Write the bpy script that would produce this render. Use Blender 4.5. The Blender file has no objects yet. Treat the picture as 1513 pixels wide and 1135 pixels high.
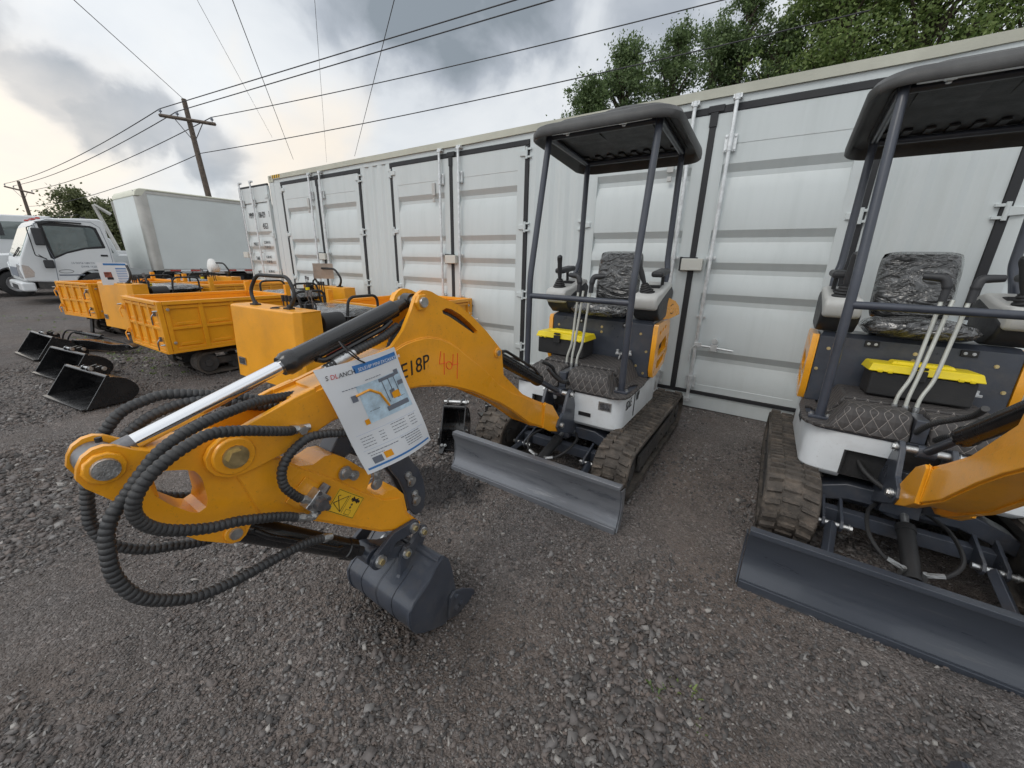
import bpy, bmesh, math, random
import numpy as np
from mathutils import Vector, Matrix, noise
from mathutils.geometry import tessellate_polygon
random.seed(7); rng = np.random.default_rng(11)
S = bpy.context.scene
COL = S.collection
PI = math.pi
R = math.radians

# ------------------------------------------------------------------ materials
def nodes_of(name):
    m = bpy.data.materials.new(name); m.use_nodes = True
    nt = m.node_tree; b = nt.nodes['Principled BSDF']
    return m, nt, b
def N(nt, kind, **kw):
    n = nt.nodes.new(kind)
    for k, v in kw.items():
        if k in ('op',): n.operation = v
        elif k == 'inp':
            for i, x in v.items(): n.inputs[i].default_value = x
        else: setattr(n, k, v)
    return n
def L(nt, a, b): nt.links.new(a, b)
def ramp(nt, fac, stops):
    r = nt.nodes.new('ShaderNodeValToRGB'); cr = r.color_ramp
    while len(cr.elements) > 1: cr.elements.remove(cr.elements[-1])
    for i, (p, c) in enumerate(stops):
        e = cr.elements[0] if i == 0 else cr.elements.new(p)
        e.position = p; e.color = (c[0], c[1], c[2], 1) if not isinstance(c, (int, float)) else (c, c, c, 1)
    L(nt, fac, r.inputs[0]); return r
def paint(name, col, rough=0.45, metal=0.0, var=0.06, scale=6.0, bump=0.0, bscale=60.0, dirt=0.0, dirtcol=(0.16, 0.14, 0.12), coat=0.0, spec=0.5, dscale=3.0, speck=0.0):
    m, nt, b = nodes_of(name)
    tc = N(nt, 'ShaderNodeTexCoord')
    n1 = N(nt, 'ShaderNodeTexNoise', inp={'Scale': scale, 'Detail': 6.0, 'Roughness': 0.6}); L(nt, tc.outputs['Object'], n1.inputs['Vector'])
    lo = [max(0, c*(1-var*2)) for c in col]; hi = [min(1, c*(1+var)) for c in col]
    r = ramp(nt, n1.outputs['Fac'], [(0.3, lo), (0.65, hi)])
    out = r.outputs['Color']
    if dirt > 0:
        n2 = N(nt, 'ShaderNodeTexNoise', inp={'Scale': dscale, 'Detail': 8.0, 'Roughness': 0.7}); L(nt, tc.outputs['Object'], n2.inputs['Vector'])
        r2 = ramp(nt, n2.outputs['Fac'], [(0.48, 0.0), (0.72, dirt)])
        mx = N(nt, 'ShaderNodeMix', data_type='RGBA'); L(nt, r2.outputs['Color'], mx.inputs[0]); L(nt, out, mx.inputs[6]); mx.inputs[7].default_value = (*dirtcol, 1)
        out = mx.outputs[2]
    if speck > 0:
        n5 = N(nt, 'ShaderNodeTexNoise', inp={'Scale': 75.0, 'Detail': 5.0, 'Roughness': 0.75}); L(nt, tc.outputs['Object'], n5.inputs['Vector'])
        r5 = ramp(nt, n5.outputs['Fac'], [(0.60, 0.0), (0.70, speck)])
        mx = N(nt, 'ShaderNodeMix', data_type='RGBA'); L(nt, r5.outputs['Color'], mx.inputs[0]); L(nt, out, mx.inputs[6]); mx.inputs[7].default_value = (*[c*0.8 for c in dirtcol], 1)
        out = mx.outputs[2]
    L(nt, out, b.inputs['Base Color'])
    rr = ramp(nt, n1.outputs['Fac'], [(0.3, max(0.02, rough-0.08)), (0.7, min(1, rough+0.1))]); L(nt, rr.outputs['Color'], b.inputs['Roughness'])
    b.inputs['Metallic'].default_value = metal
    b.inputs['Coat Weight'].default_value = coat; b.inputs['Coat Roughness'].default_value = 0.08
    b.inputs['Specular IOR Level'].default_value = spec
    if bump > 0:
        n3 = N(nt, 'ShaderNodeTexNoise', inp={'Scale': bscale, 'Detail': 4.0}); L(nt, tc.outputs['Object'], n3.inputs['Vector'])
        bp = N(nt, 'ShaderNodeBump', inp={'Strength': bump, 'Distance': 0.01}); L(nt, n3.outputs['Fac'], bp.inputs['Height']); L(nt, bp.outputs['Normal'], b.inputs['Normal'])
    m.diffuse_color = (*col, 1)
    return m
M = {}
M['orange'] = paint('orange_paint', (0.88, 0.375, 0.014), 0.32, var=0.05, scale=3, bump=0.09, bscale=140, coat=0.4, dirt=0.30, dirtcol=(0.34, 0.17, 0.05), dscale=5, speck=0.5)
M['orange_d'] = paint('dumper_orange_paint', (0.86, 0.365, 0.014), 0.38, var=0.06, scale=2, bump=0.08, bscale=90, coat=0.1, dirt=0.25, dirtcol=(0.36, 0.17, 0.05), speck=0.45)
M['charcoal'] = paint('charcoal_paint', (0.052, 0.060, 0.078), 0.34, var=0.12, scale=5, bump=0.06, bscale=120, coat=0.2, dirt=0.5, dirtcol=(0.115, 0.105, 0.095), dscale=6, speck=0.6)
M['post'] = paint('post_paint', (0.045, 0.052, 0.070), 0.38, var=0.1, scale=9, coat=0.15, bump=0.05, bscale=100, dirt=0.25, dirtcol=(0.10, 0.10, 0.10))
M['black'] = paint('black_gloss_paint', (0.012, 0.012, 0.013), 0.24, var=0.1, scale=8, coat=0.3, dirt=0.35, dirtcol=(0.045, 0.042, 0.04), dscale=12)
M['blackmat'] = paint('black_matt', (0.018, 0.018, 0.019), 0.6, var=0.15, scale=15, bump=0.15, bscale=140, dirt=0.3, dirtcol=(0.06, 0.055, 0.05))
M['grip'] = paint('grip_plastic', (0.032, 0.033, 0.036), 0.5, var=0.1, scale=20, bump=0.08, bscale=300)
M['roofp'] = paint('canopy_plastic', (0.055, 0.055, 0.055), 0.5, var=0.15, scale=3, bump=0.12, bscale=260, dirt=0.45, dirtcol=(0.13, 0.13, 0.125), dscale=2.0)
M['rubber'] = paint('track_rubber', (0.075, 0.065, 0.056), 0.85, var=0.25, scale=14, bump=0.6, bscale=90, dirt=0.85, dirtcol=(0.19, 0.155, 0.125), dscale=9)
M['hose'] = paint('hose_wrap', (0.030, 0.031, 0.033), 0.5, var=0.12, scale=12, bump=0.1, bscale=200, dirt=0.4, dirtcol=(0.085, 0.08, 0.075), dscale=10)
M['chrome'] = paint('chrome_rod', (0.82, 0.83, 0.85), 0.09, metal=1.0, var=0.01)
M['zinc'] = paint('zinc_steel', (0.55, 0.56, 0.56), 0.33, metal=0.9, var=0.12, scale=40, bump=0.2, bscale=200)
M['brass'] = paint('yellow_zinc', (0.62, 0.50, 0.26), 0.35, metal=0.9, var=0.12, scale=40)
M['galv'] = paint('galvanised_bar', (0.72, 0.74, 0.745), 0.42, metal=0.55, var=0.12, scale=20, bump=0.1)
M['body'] = paint('white_body_paint', (0.66, 0.69, 0.71), 0.4, var=0.03, scale=3, coat=0.15, dirt=0.3, dirtcol=(0.42, 0.40, 0.37), dscale=5, speck=0.5)
M['console'] = paint('console_plastic', (0.52, 0.52, 0.50), 0.5, var=0.03, scale=10, bump=0.1, bscale=300, dirt=0.25, dirtcol=(0.3, 0.29, 0.27))
M['yellow'] = paint('yellow_plastic', (0.86, 0.66, 0.01), 0.4, var=0.03, scale=10)
M['stickery'] = paint('yellow_sticker', (0.82, 0.50, 0.03), 0.5, var=0.02)
M['white'] = paint('white_truck_paint', (0.72, 0.74, 0.75), 0.35, var=0.02, scale=1.5, coat=0.2, dirt=0.2, dirtcol=(0.5, 0.49, 0.46), dscale=1.5)
M['boxwhite'] = paint('box_panel_white', (0.66, 0.70, 0.69), 0.5, var=0.03, scale=0.8, dirt=0.15, dirtcol=(0.5, 0.5, 0.48), dscale=1.2)
M['alu'] = paint('aluminium', (0.50, 0.49, 0.46), 0.42, metal=0.6, var=0.1, scale=2)
M['cream'] = paint('fibreglass_cap', (0.66, 0.66, 0.55), 0.6, var=0.05, scale=2)
M['tyre'] = paint('tyre_rubber', (0.022, 0.022, 0.023), 0.75, var=0.15, scale=12, bump=0.2, dirt=0.5, dirtcol=(0.08, 0.075, 0.07))
M['rim'] = paint('wheel_rim', (0.45, 0.45, 0.46), 0.4, metal=0.6, var=0.1, scale=10, dirt=0.6, dirtcol=(0.2, 0.14, 0.1), dscale=10)
M['red'] = paint('red_plastic', (0.45, 0.03, 0.02), 0.35, var=0.05)
M['redeng'] = paint('engine_red', (0.16, 0.01, 0.012), 0.45, var=0.1)
M['cream_pl'] = paint('frosted_plastic', (0.72, 0.72, 0.70), 0.55, var=0.04)
M['paper'] = paint('poster_paper', (0.76, 0.79, 0.82), 0.35, var=0.02, scale=5, coat=0.5)
M['blue'] = paint('poster_blue', (0.05, 0.20, 0.50), 0.4, var=0.02)
M['ltblue'] = paint('poster_light_blue', (0.52, 0.68, 0.80), 0.4, var=0.15, scale=30)
M['ink'] = paint('ink_black', (0.015, 0.015, 0.017), 0.5, var=0.02)
M['inkgrey'] = paint('ink_grey', (0.16, 0.18, 0.22), 0.5, var=0.02)
M['inkred'] = paint('ink_red', (0.55, 0.04, 0.05), 0.5, var=0.02)
M['chalk'] = paint('crayon_red', (0.85, 0.10, 0.03), 0.8, var=0.05, scale=60)
M['brown_paper'] = paint('weathered_board', (0.40, 0.34, 0.29), 0.7, var=0.1, scale=10)
M['lamp'] = paint('lamp_lens', (0.55, 0.58, 0.60), 0.1, metal=0.3, var=0.1, scale=30, coat=0.8)
M['gasket'] = paint('door_gasket', (0.020, 0.021, 0.024), 0.6, var=0.1, bump=0.05)
M['wood'] = paint('pole_wood', (0.11, 0.085, 0.066), 0.85, var=0.25, scale=6, bump=0.5, bscale=30)
M['wire'] = paint('wire_dark', (0.05, 0.05, 0.055), 0.6)
M['bark'] = paint('bark', (0.085, 0.068, 0.052), 0.9, var=0.25, scale=8, bump=0.6, bscale=25)
M['plate'] = paint('printed_plate', (0.12, 0.12, 0.13), 0.35, metal=0.4, var=0.6, scale=70)
M['mud'] = paint('mud_metal', (0.050, 0.048, 0.047), 0.7, var=0.2, scale=10, bump=0.2, dirt=0.6, dirtcol=(0.13, 0.11, 0.09), dscale=6)
def container_paint():
    m, nt, b = nodes_of('container_paint')
    tc = N(nt, 'ShaderNodeTexCoord')
    mp = N(nt, 'ShaderNodeMapping'); mp.inputs['Scale'].default_value = (5, 5, 0.35); L(nt, tc.outputs['Object'], mp.inputs['Vector'])
    n1 = N(nt, 'ShaderNodeTexNoise', inp={'Scale': 1.6, 'Detail': 7.0, 'Roughness': 0.65}); L(nt, mp.outputs[0], n1.inputs['Vector'])
    r = ramp(nt, n1.outputs['Fac'], [(0.30, (0.555, 0.598, 0.598)), (0.52, (0.595, 0.638, 0.64)), (0.75, (0.61, 0.652, 0.655))])
    n2 = N(nt, 'ShaderNodeTexNoise', inp={'Scale': 2.2, 'Detail': 10.0, 'Roughness': 0.75}); L(nt, tc.outputs['Object'], n2.inputs['Vector'])
    r2 = ramp(nt, n2.outputs['Fac'], [(0.60, 0.0), (0.78, 0.35)])
    mx = N(nt, 'ShaderNodeMix', data_type='RGBA'); L(nt, r2.outputs['Color'], mx.inputs[0]); L(nt, r.outputs['Color'], mx.inputs[6]); mx.inputs[7].default_value = (0.50, 0.48, 0.44, 1)
    L(nt, mx.outputs[2], b.inputs['Base Color'])
    b.inputs['Roughness'].default_value = 0.42
    n3 = N(nt, 'ShaderNodeTexNoise', inp={'Scale': 110.0, 'Detail': 3.0}); L(nt, tc.outputs['Object'], n3.inputs['Vector'])
    n4 = N(nt, 'ShaderNodeTexNoise', inp={'Scale': 1.3, 'Detail': 2.0}); L(nt, tc.outputs['Object'], n4.inputs['Vector'])
    b1 = N(nt, 'ShaderNodeBump', inp={'Strength': 0.12, 'Distance': 0.004}); L(nt, n3.outputs['Fac'], b1.inputs['Height'])
    b2 = N(nt, 'ShaderNodeBump', inp={'Strength': 0.35, 'Distance': 0.02}); L(nt, n4.outputs['Fac'], b2.inputs['Height']); L(nt, b1.outputs[0], b2.inputs['Normal'])
    L(nt, b2.outputs[0], b.inputs['Normal'])
    return m
M['cont'] = container_paint()
M['rail'] = paint('container_roof_rail', (0.50, 0.50, 0.42), 0.55, var=0.1, scale=1.2, bump=0.1, dirt=0.3, dirtcol=(0.34, 0.33, 0.25), dscale=1.5)
def film():
    m, nt, b = nodes_of('plastic_film_cover')
    tc = N(nt, 'ShaderNodeTexCoord')
    mp = N(nt, 'ShaderNodeMapping'); mp.inputs['Scale'].default_value = (1.0, 1.0, 2.2); L(nt, tc.outputs['Object'], mp.inputs['Vector'])
    n = N(nt, 'ShaderNodeTexNoise', inp={'Scale': 5.5, 'Detail': 3.5, 'Roughness': 0.5, 'Distortion': 1.9}); L(nt, mp.outputs[0], n.inputs['Vector'])
    ab = N(nt, 'ShaderNodeMath', operation='SUBTRACT', inp={1: 0.5}); L(nt, n.outputs['Fac'], ab.inputs[0])
    ab2 = N(nt, 'ShaderNodeMath', operation='ABSOLUTE'); L(nt, ab.outputs[0], ab2.inputs[0])
    r = ramp(nt, ab2.outputs[0], [(0.0, 0.17), (0.014, 0.085), (0.04, 0.050), (0.12, 0.032)])  # pale crease lines: glints on the wrinkled film painted into the base colour
    L(nt, r.outputs['Color'], b.inputs['Base Color'])
    b.inputs['Roughness'].default_value = 0.16; b.inputs['Coat Weight'].default_value = 0.9; b.inputs['Coat Roughness'].default_value = 0.06
    bp = N(nt, 'ShaderNodeBump', inp={'Strength': 0.7, 'Distance': 0.05}); L(nt, n.outputs['Fac'], bp.inputs['Height']); L(nt, bp.outputs[0], b.inputs['Normal']); L(nt, bp.outputs[0], b.inputs['Coat Normal'])
    return m
M['film'] = film()
def quilt():
    m, nt, b = nodes_of('quilted_mat')
    uv = N(nt, 'ShaderNodeTexCoord')
    sp = N(nt, 'ShaderNodeSeparateXYZ'); L(nt, uv.outputs['Object'], sp.inputs[0])
    # diagonal stitch grid laid on the mat surface
    yz = N(nt, 'ShaderNodeMath', operation='SUBTRACT'); L(nt, sp.outputs['Y'], yz.inputs[0]); L(nt, sp.outputs['Z'], yz.inputs[1])
    outs = []
    for op in ('ADD', 'SUBTRACT'):
        a = N(nt, 'ShaderNodeMath', operation=op); L(nt, sp.outputs['X'], a.inputs[0]); L(nt, yz.outputs[0], a.inputs[1])
        s = N(nt, 'ShaderNodeMath', operation='MULTIPLY', inp={1: 19.0}); L(nt, a.outputs[0], s.inputs[0])
        f = N(nt, 'ShaderNodeMath', operation='FRACT'); L(nt, s.outputs[0], f.inputs[0])
        c = N(nt, 'ShaderNodeMath', operation='SUBTRACT', inp={1: 0.5}); L(nt, f.outputs[0], c.inputs[0])
        g = N(nt, 'ShaderNodeMath', operation='ABSOLUTE'); L(nt, c.outputs[0], g.inputs[0]); outs.append(g)
    mn = N(nt, 'ShaderNodeMath', operation='MINIMUM'); L(nt, outs[0].outputs[0], mn.inputs[0]); L(nt, outs[1].outputs[0], mn.inputs[1])
    nz = N(nt, 'ShaderNodeTexNoise', inp={'Scale': 160.0, 'Detail': 2.0}); L(nt, uv.outputs['Object'], nz.inputs['Vector'])
    ad = N(nt, 'ShaderNodeMath', operation='MULTIPLY_ADD', inp={1: 0.05, 2: -0.02}); L(nt, nz.outputs['Fac'], ad.inputs[0])
    sm = N(nt, 'ShaderNodeMath', operation='ADD'); L(nt, mn.outputs[0], sm.inputs[0]); L(nt, ad.outputs[0], sm.inputs[1])
    r = ramp(nt, sm.outputs[0], [(0.0, (0.27, 0.245, 0.225)), (0.022, (0.20, 0.18, 0.165)), (0.036, (0.048, 0.044, 0.043)), (1.0, (0.062, 0.056, 0.054))])
    L(nt, r.outputs['Color'], b.inputs['Base Color']); b.inputs['Roughness'].default_value = 0.62
    bp = N(nt, 'ShaderNodeBump', inp={'Strength': 0.8, 'Distance': 0.012}); L(nt, mn.outputs[0], bp.inputs['Height']); L(nt, bp.outputs[0], b.inputs['Normal'])
    return m
M['quilt'] = quilt()
def glass(name, col, rough=0.05):
    m, nt, b = nodes_of(name)
    b.inputs['Base Color'].default_value = (*col, 1); b.inputs['Roughness'].default_value = rough
    b.inputs['Specular IOR Level'].default_value = 0.9; b.inputs['Coat Weight'].default_value = 0.6; b.inputs['Metallic'].default_value = 0.45
    return m
M['glass'] = glass('window_glass_dark', (0.16, 0.19, 0.19))
M['glass2'] = glass('windscreen_glass', (0.36, 0.44, 0.42))
def leafmat(name, a, b_):
    m, nt, b = nodes_of(name)
    g = N(nt, 'ShaderNodeNewGeometry')
    r = ramp(nt, g.outputs['Random Per Island'], [(0.0, a), (0.55, [(x+y)/2 for x, y in zip(a, b_)]), (1.0, b_)])
    L(nt, r.outputs['Color'], b.inputs['Base Color']); b.inputs['Roughness'].default_value = 0.55
    t = N(nt, 'ShaderNodeBsdfTranslucent'); L(nt, r.outputs['Color'], t.inputs['Color'])
    mx = N(nt, 'ShaderNodeMixShader', inp={0: 0.42}); L(nt, b.outputs[0], mx.inputs[1]); L(nt, t.outputs[0], mx.inputs[2])
    L(nt, mx.outputs[0], nt.nodes['Material Output'].inputs['Surface'])
    return m
M['leafA'] = leafmat('leaf_poplar', (0.070, 0.115, 0.045), (0.205, 0.28, 0.115))
M['leafB'] = leafmat('leaf_maple', (0.090, 0.150, 0.038), (0.28, 0.36, 0.12))
M['leafC'] = leafmat('leaf_far', (0.085, 0.105, 0.045), (0.20, 0.22, 0.10))

# ------------------------------------------------------------------ mesh builder
def V3(p): return Vector(p)
class MB:
    def __init__(s): s.v = []; s.f = []; s.m = []; s.g = []; s.cur = 0; s.hold = False
    def add(s, vs, fs, mi=0):
        o = len(s.v); s.v += [tuple(x) for x in vs]
        if not s.hold: s.cur += 1
        for f in fs: s.f.append([i+o for i in f]); s.m.append(mi); s.g.append(s.cur)
        return s
    def box(s, c, d, rot=None, mi=0, taper=None):
        hx, hy, hz = d[0]/2, d[1]/2, d[2]/2
        P = [Vector((x*hx, y*hy, z*hz)) for z in (-1, 1) for y in (-1, 1) for x in (-1, 1)]
        if taper: P = [Vector((p.x*(taper[0] if p.z > 0 else 1), p.y*(taper[1] if p.z > 0 else 1), p.z)) for p in P]
        if rot is not None: P = [rot @ p for p in P]
        c = Vector(c)
        return s.add([p+c for p in P], [(0, 2, 3, 1), (4, 5, 7, 6), (0, 1, 5, 4), (2, 6, 7, 3), (0, 4, 6, 2), (1, 3, 7, 5)], mi)
    def bb(s, x0, x1, y0, y1, z0, z1, mi=0): return s.box(((x0+x1)/2, (y0+y1)/2, (z0+z1)/2), (x1-x0, y1-y0, z1-z0), None, mi)
    def prism(s, pts, fn, t0, t1, holes=(), mi=0, caps=(1, 1)):
        """pts: 2-D outline, fn(u, v, t) -> 3-D"""
        loops = [list(pts)]+[list(h) for h in holes]
        flat = [p for l in loops for p in l]; n = len(flat)
        vs = [fn(p[0], p[1], t0) for p in flat]+[fn(p[0], p[1], t1) for p in flat]
        tri = tessellate_polygon([[Vector((p[0], p[1], 0)) for p in l] for l in loops])
        fs = []
        if not holes:
            if caps[0]: fs.append(list(range(n))[::-1])
            if caps[1]: fs.append([i+n for i in range(n)])
        else:
            for t in tri:
                fs.append(list(t)[::-1]); fs.append([i+n for i in t])
        k = 0
        for l in loops:
            for i in range(len(l)):
                a, b = k+i, k+(i+1) % len(l); fs.append([a, b, b+n, a+n])
            k += len(l)
        return s.add(vs, fs, mi)
    def rings(s, rs, closed=True, caps=True, mi=0):
        n = len(rs[0]); vs = [p for r in rs for p in r]; fs = []
        for i in range(len(rs)-1):
            for j in range(n if closed else n-1):
                a, b = i*n+j, i*n+(j+1) % n; fs.append([a, b, b+n, a+n])
        if caps: fs.append(list(range(n))[::-1]); fs.append([(len(rs)-1)*n+j for j in range(n)])
        return s.add(vs, fs, mi)
    def tube(s, path, r, n=10, caps=True, mi=0):
        P = [Vector(p) for p in path]; rs = []; up = None
        for i, p in enumerate(P):
            t = (P[min(i+1, len(P)-1)]-P[max(i-1, 0)])
            if t.length < 1e-9: t = Vector((0, 0, 1))
            t.normalize()
            if up is None:
                up = Vector((0, 0, 1)) if abs(t.z) < 0.9 else Vector((1, 0, 0))
            a = t.cross(up); a.normalize(); b = a.cross(t); b.normalize(); up = b
            rr = r[i] if isinstance(r, (list, tuple)) else r
            rs.append([p+a*(rr*math.cos(2*PI*k/n))+b*(rr*math.sin(2*PI*k/n)) for k in range(n)])
        return s.rings(rs, True, caps, mi)
    def cyl(s, p0, p1, r, n=16, mi=0, r1=None): return s.tube([p0, p1], [r, r if r1 is None else r1], n, True, mi)
    def disc(s, c, ax, r, h, n=16, mi=0, bev=0.15):
        c = Vector(c); a = Vector(ax).normalized()
        return s.tube([c, c+a*h*0.75, c+a*h], [r, r, r*(1-bev)], n, True, mi)
    def hexbolt(s, c, ax, r, h, mi=0):
        c = Vector(c); a = Vector(ax).normalized(); s.tube([c, c+a*h*0.3], r*1.35, 14, True, mi); h0 = s.hold; s.hold = True; s.tube([c+a*h*0.3, c+a*h], r, 6, True, mi); s.hold = h0; return s
    def each(s, name, mats, parent=None, **k):
        """every piece an object of its own"""
        r = []
        for g in sorted(set(s.g)):
            q = MB(); fs = [f for f, h in zip(s.f, s.g) if h == g]; used = sorted({i for f in fs for i in f}); mp = {i: j for j, i in enumerate(used)}
            q.add([s.v[i] for i in used], [[mp[i] for i in f] for f in fs]); r.append(q.build(name, mats, parent, **k))
        return r
    def build(s, name, mats, parent=None, bevel=0.0, seg=2, smooth=True, ang=38, loc=None):
        me = bpy.data.meshes.new(name); me.from_pydata([tuple(v) for v in s.v], [], s.f); 
        if not isinstance(mats, (list, tuple)): mats = [mats]
        for m in mats: me.materials.append(M[m] if isinstance(m, str) else m)
        if len(mats) > 1: me.polygons.foreach_set('material_index', s.m)
        bm = bmesh.new(); bm.from_mesh(me); bmesh.ops.recalc_face_normals(bm, faces=bm.faces); bm.to_mesh(me); bm.free()
        me.validate(); me.update()
        o = bpy.data.objects.new(name, me); COL.objects.link(o)
        if smooth:
            me.polygons.foreach_set('use_smooth', [True]*len(me.polygons))
            if bevel <= 0: me.set_sharp_from_angle(angle=R(ang))
        if bevel > 0:
            b = o.modifiers.new('Bevel', 'BEVEL'); b.width = bevel; b.segments = seg; b.limit_method = 'ANGLE'; b.angle_limit = R(ang)
            b.harden_normals = smooth; b.use_clamp_overlap = True
        if parent is not None: o.parent = parent
        if loc is not None: o.location = loc
        return o
def empty(name, loc=(0, 0, 0), rz=0.0):
    o = bpy.data.objects.new(name, None); COL.objects.link(o); o.location = loc; o.rotation_euler = (0, 0, rz); o.empty_display_size = 0.2
    return o
def tag(o, label=None, cat=None, group=None, kind=None):
    for k, v in (('label', label), ('category', cat), ('group', group), ('kind', kind)):
        if v: o[k] = v
    return o
def copy_tree(o, parent=None):
    c = o.copy(); COL.objects.link(c); c.parent = parent
    for ch in [x for x in bpy.data.objects if x.parent == o and x is not c]: copy_tree(ch, c)
    return c
def smoothpath(P, n=10, closed=False):
    """Catmull-Rom through points"""
    P = [Vector(p) for p in P]; out = []
    for i in range(len(P)-1):
        a, b, c, d = P[max(i-1, 0)], P[i], P[i+1], P[min(i+2, len(P)-1)]
        for k in range(n):
            t = k/n
            out.append(0.5*((2*b)+(c-a)*t+(2*a-5*b+4*c-d)*t*t+(3*b-a-3*c+d)*t*t*t))
    out.append(P[-1]); return out
def resample(P, step):
    out = [P[0]]; acc = 0.0
    for i in range(1, len(P)):
        a, b = P[i-1], P[i]; l = (b-a).length
        while acc+l >= step and l > 1e-9:
            t = (step-acc)/l; a = a.lerp(b, t); out.append(a.copy()); l = (b-a).length; acc = 0.0
        acc += l
    out.append(P[-1]); return out
def spiralhose(mb, pts, r=0.0125, pitch=0.0125, mi=0):
    P = resample(smoothpath(pts, 12), pitch/6); prof = [0.96, 1.03, 1.06, 1.05, 1.0, 0.87]
    mb.tube(P, [r*prof[i % 6] for i in range(len(P))], 12, True, mi)
def bent(pts, rad=0.05, n=6):
    """polyline with rounded corners"""
    P = [Vector(p) for p in pts]; out = [P[0]]
    for i in range(1, len(P)-1):
        a, b, c = P[i-1], P[i], P[i+1]; d1 = (a-b); d2 = (c-b); q = min(rad, d1.length*0.45, d2.length*0.45)
        s, e = b+d1.normalized()*q, b+d2.normalized()*q
        for k in range(n+1):
            t = k/n; out.append((1-t)**2*s+2*t*(1-t)*b+t*t*e)
    out.append(P[-1]); return out
def textmesh(name, body, mat, parent, org, ex, ey, size, ext=0.0008, align='LEFT', shear=0.0, spacing=1.0, xs=1.0):
    """flat lettering: org = lower-left point, ex = writing direction, ey = up direction"""
    cu = bpy.data.curves.new(name, 'FONT'); cu.body = body; cu.size = size; cu.extrude = ext; cu.align_x = align; cu.shear = shear; cu.space_character = spacing
    cu.resolution_u = 3
    t = bpy.data.objects.new(name+'_tmp', cu); COL.objects.link(t)
    dg = bpy.context.evaluated_depsgraph_get(); dg.update()
    me = bpy.data.meshes.new_from_object(t.evaluated_get(dg)); me.name = name
    bpy.data.objects.remove(t)
    ex = Vector(ex).normalized(); ey = Vector(ey); ey = (ey-ex*ey.dot(ex)).normalized(); ez = ex.cross(ey)
    mt = Matrix(((ex.x*xs, ey.x, ez.x, org[0]), (ex.y*xs, ey.y, ez.y, org[1]), (ex.z*xs, ey.z, ez.z, org[2]), (0, 0, 0, 1)))
    me.transform(mt); me.materials.clear(); me.materials.append(M[mat]); me.update()
    o = bpy.data.objects.new(name, me); COL.objects.link(o)
    if parent is not None: o.parent = parent
    return o
def arc(c, r, a0, a1, n):
    return [(c[0]+r*math.cos(R(a0+(a1-a0)*i/n)), c[1]+r*math.sin(R(a0+(a1-a0)*i/n))) for i in range(n+1)]
def rrect(x0, x1, y0, y1, r, n=5):
    return arc((x1-r, y1-r), r, 0, 90, n)+arc((x0+r, y1-r), r, 90, 180, n)+arc((x0+r, y0+r), r, 180, 270, n)+arc((x1-r, y0+r), r, 270, 360, n)
# ------------------------------------------------------------------ mini excavator (local frame: x to its left-hand side, front = -y)
def bw(u, z, w): return (w, -0.5-u, z)
BOOM = [(1.862,1.056),(1.78,1.072),(1.65,1.105),(1.511,1.141),(1.46,1.189),(1.419,1.253),(1.394,1.301),(1.378,1.315),(1.359,1.323),(1.338,1.322),(1.315,1.316),(1.268,1.294),(1.164,1.255),(1.081,1.201),(0.98,1.124),(0.858,1.014),(0.838,0.884),(0.654,0.732),(0.514,0.658),(0.321,0.565),(0.222,0.455),(0.163,0.40),(0.163,0.367),(0.222,0.358),(0.339,0.402),(0.583,0.534),(0.76,0.667),(0.87,0.74),(0.978,0.801),(1.08,0.858),(1.174,0.90),(1.255,0.932),(1.335,0.952),(1.40,0.966),(1.474,0.974),(1.60,0.967),(1.761,0.948),(1.877,0.912)]
LEDGE = [(1.56,1.108),(1.505,1.128),(1.46,1.142),(1.414,1.148),(1.37,1.150),(1.333,1.146),(1.28,1.132),(1.236,1.112),(1.18,1.078),(1.127,1.036),(1.05,0.982),(0.984,0.93),(0.865,0.83),(0.76,0.765),(0.654,0.715),(0.514,0.640),(0.40,0.585)]
LOW = [(1.862,1.046),(1.78,1.062),(1.65,1.088)]+LEDGE+[(0.40,0.445),(0.583,0.540),(0.76,0.673),(0.87,0.746),(0.978,0.807),(1.08,0.864),(1.174,0.906),(1.255,0.938),(1.335,0.958),(1.40,0.972),(1.474,0.980),(1.60,0.973),(1.761,0.954),(1.872,0.920)]
FORK = [(1.877,0.912),(1.937,0.902),(1.985,0.894),(2.02,0.891),(2.05,0.895),(2.075,0.912),(2.088,0.937),(2.088,0.963),(2.075,0.985),(2.051,1.001),(1.982,1.021),(1.862,1.056),(1.80,1.070),(1.80,0.94)]
SLOT = [(1.262,1.243),(1.238,1.25),(1.21,1.243),(1.157,1.217),(1.10,1.178),(1.046,1.134),(1.052,1.124),(1.077,1.130),(1.125,1.158),(1.179,1.190),(1.225,1.216),(1.258,1.230)]
STICK = [(2.282,1.022),(2.271,1.041),(2.254,1.052),(2.237,1.054),(2.221,1.048),(2.196,1.028),(2.172,1.014),(2.076,1.007),(2.023,0.994),(1.98,0.95),(1.937,0.904),(1.869,0.839),(1.83,0.826),(1.79,0.838),(1.76,0.832),(1.727,0.805),(1.662,0.732),(1.640,0.712),(1.635,0.69),(1.659,0.650),(1.63,0.612),(1.597,0.591),(1.565,0.595),(1.534,0.592),(1.50,0.545),(1.487,0.452),(1.423,0.366),(1.446,0.352),(1.517,0.387),(1.622,0.447),(1.867,0.65),(1.99,0.725),(2.017,0.731),(2.035,0.705),(2.050,0.696),(2.070,0.700),(2.132,0.752),(2.174,0.805),(2.226,0.868),(2.242,0.92),(2.26,0.948),(2.280,0.977),(2.288,1.0)]
HOLE = [(2.190,0.939),(2.178,0.956),(2.158,0.960),(2.125,0.947),(2.107,0.935),(2.099,0.918),(2.096,0.90),(2.096,0.850),(2.102,0.832),(2.119,0.826),(2.134,0.836),(2.164,0.873),(2.185,0.908)]
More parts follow.
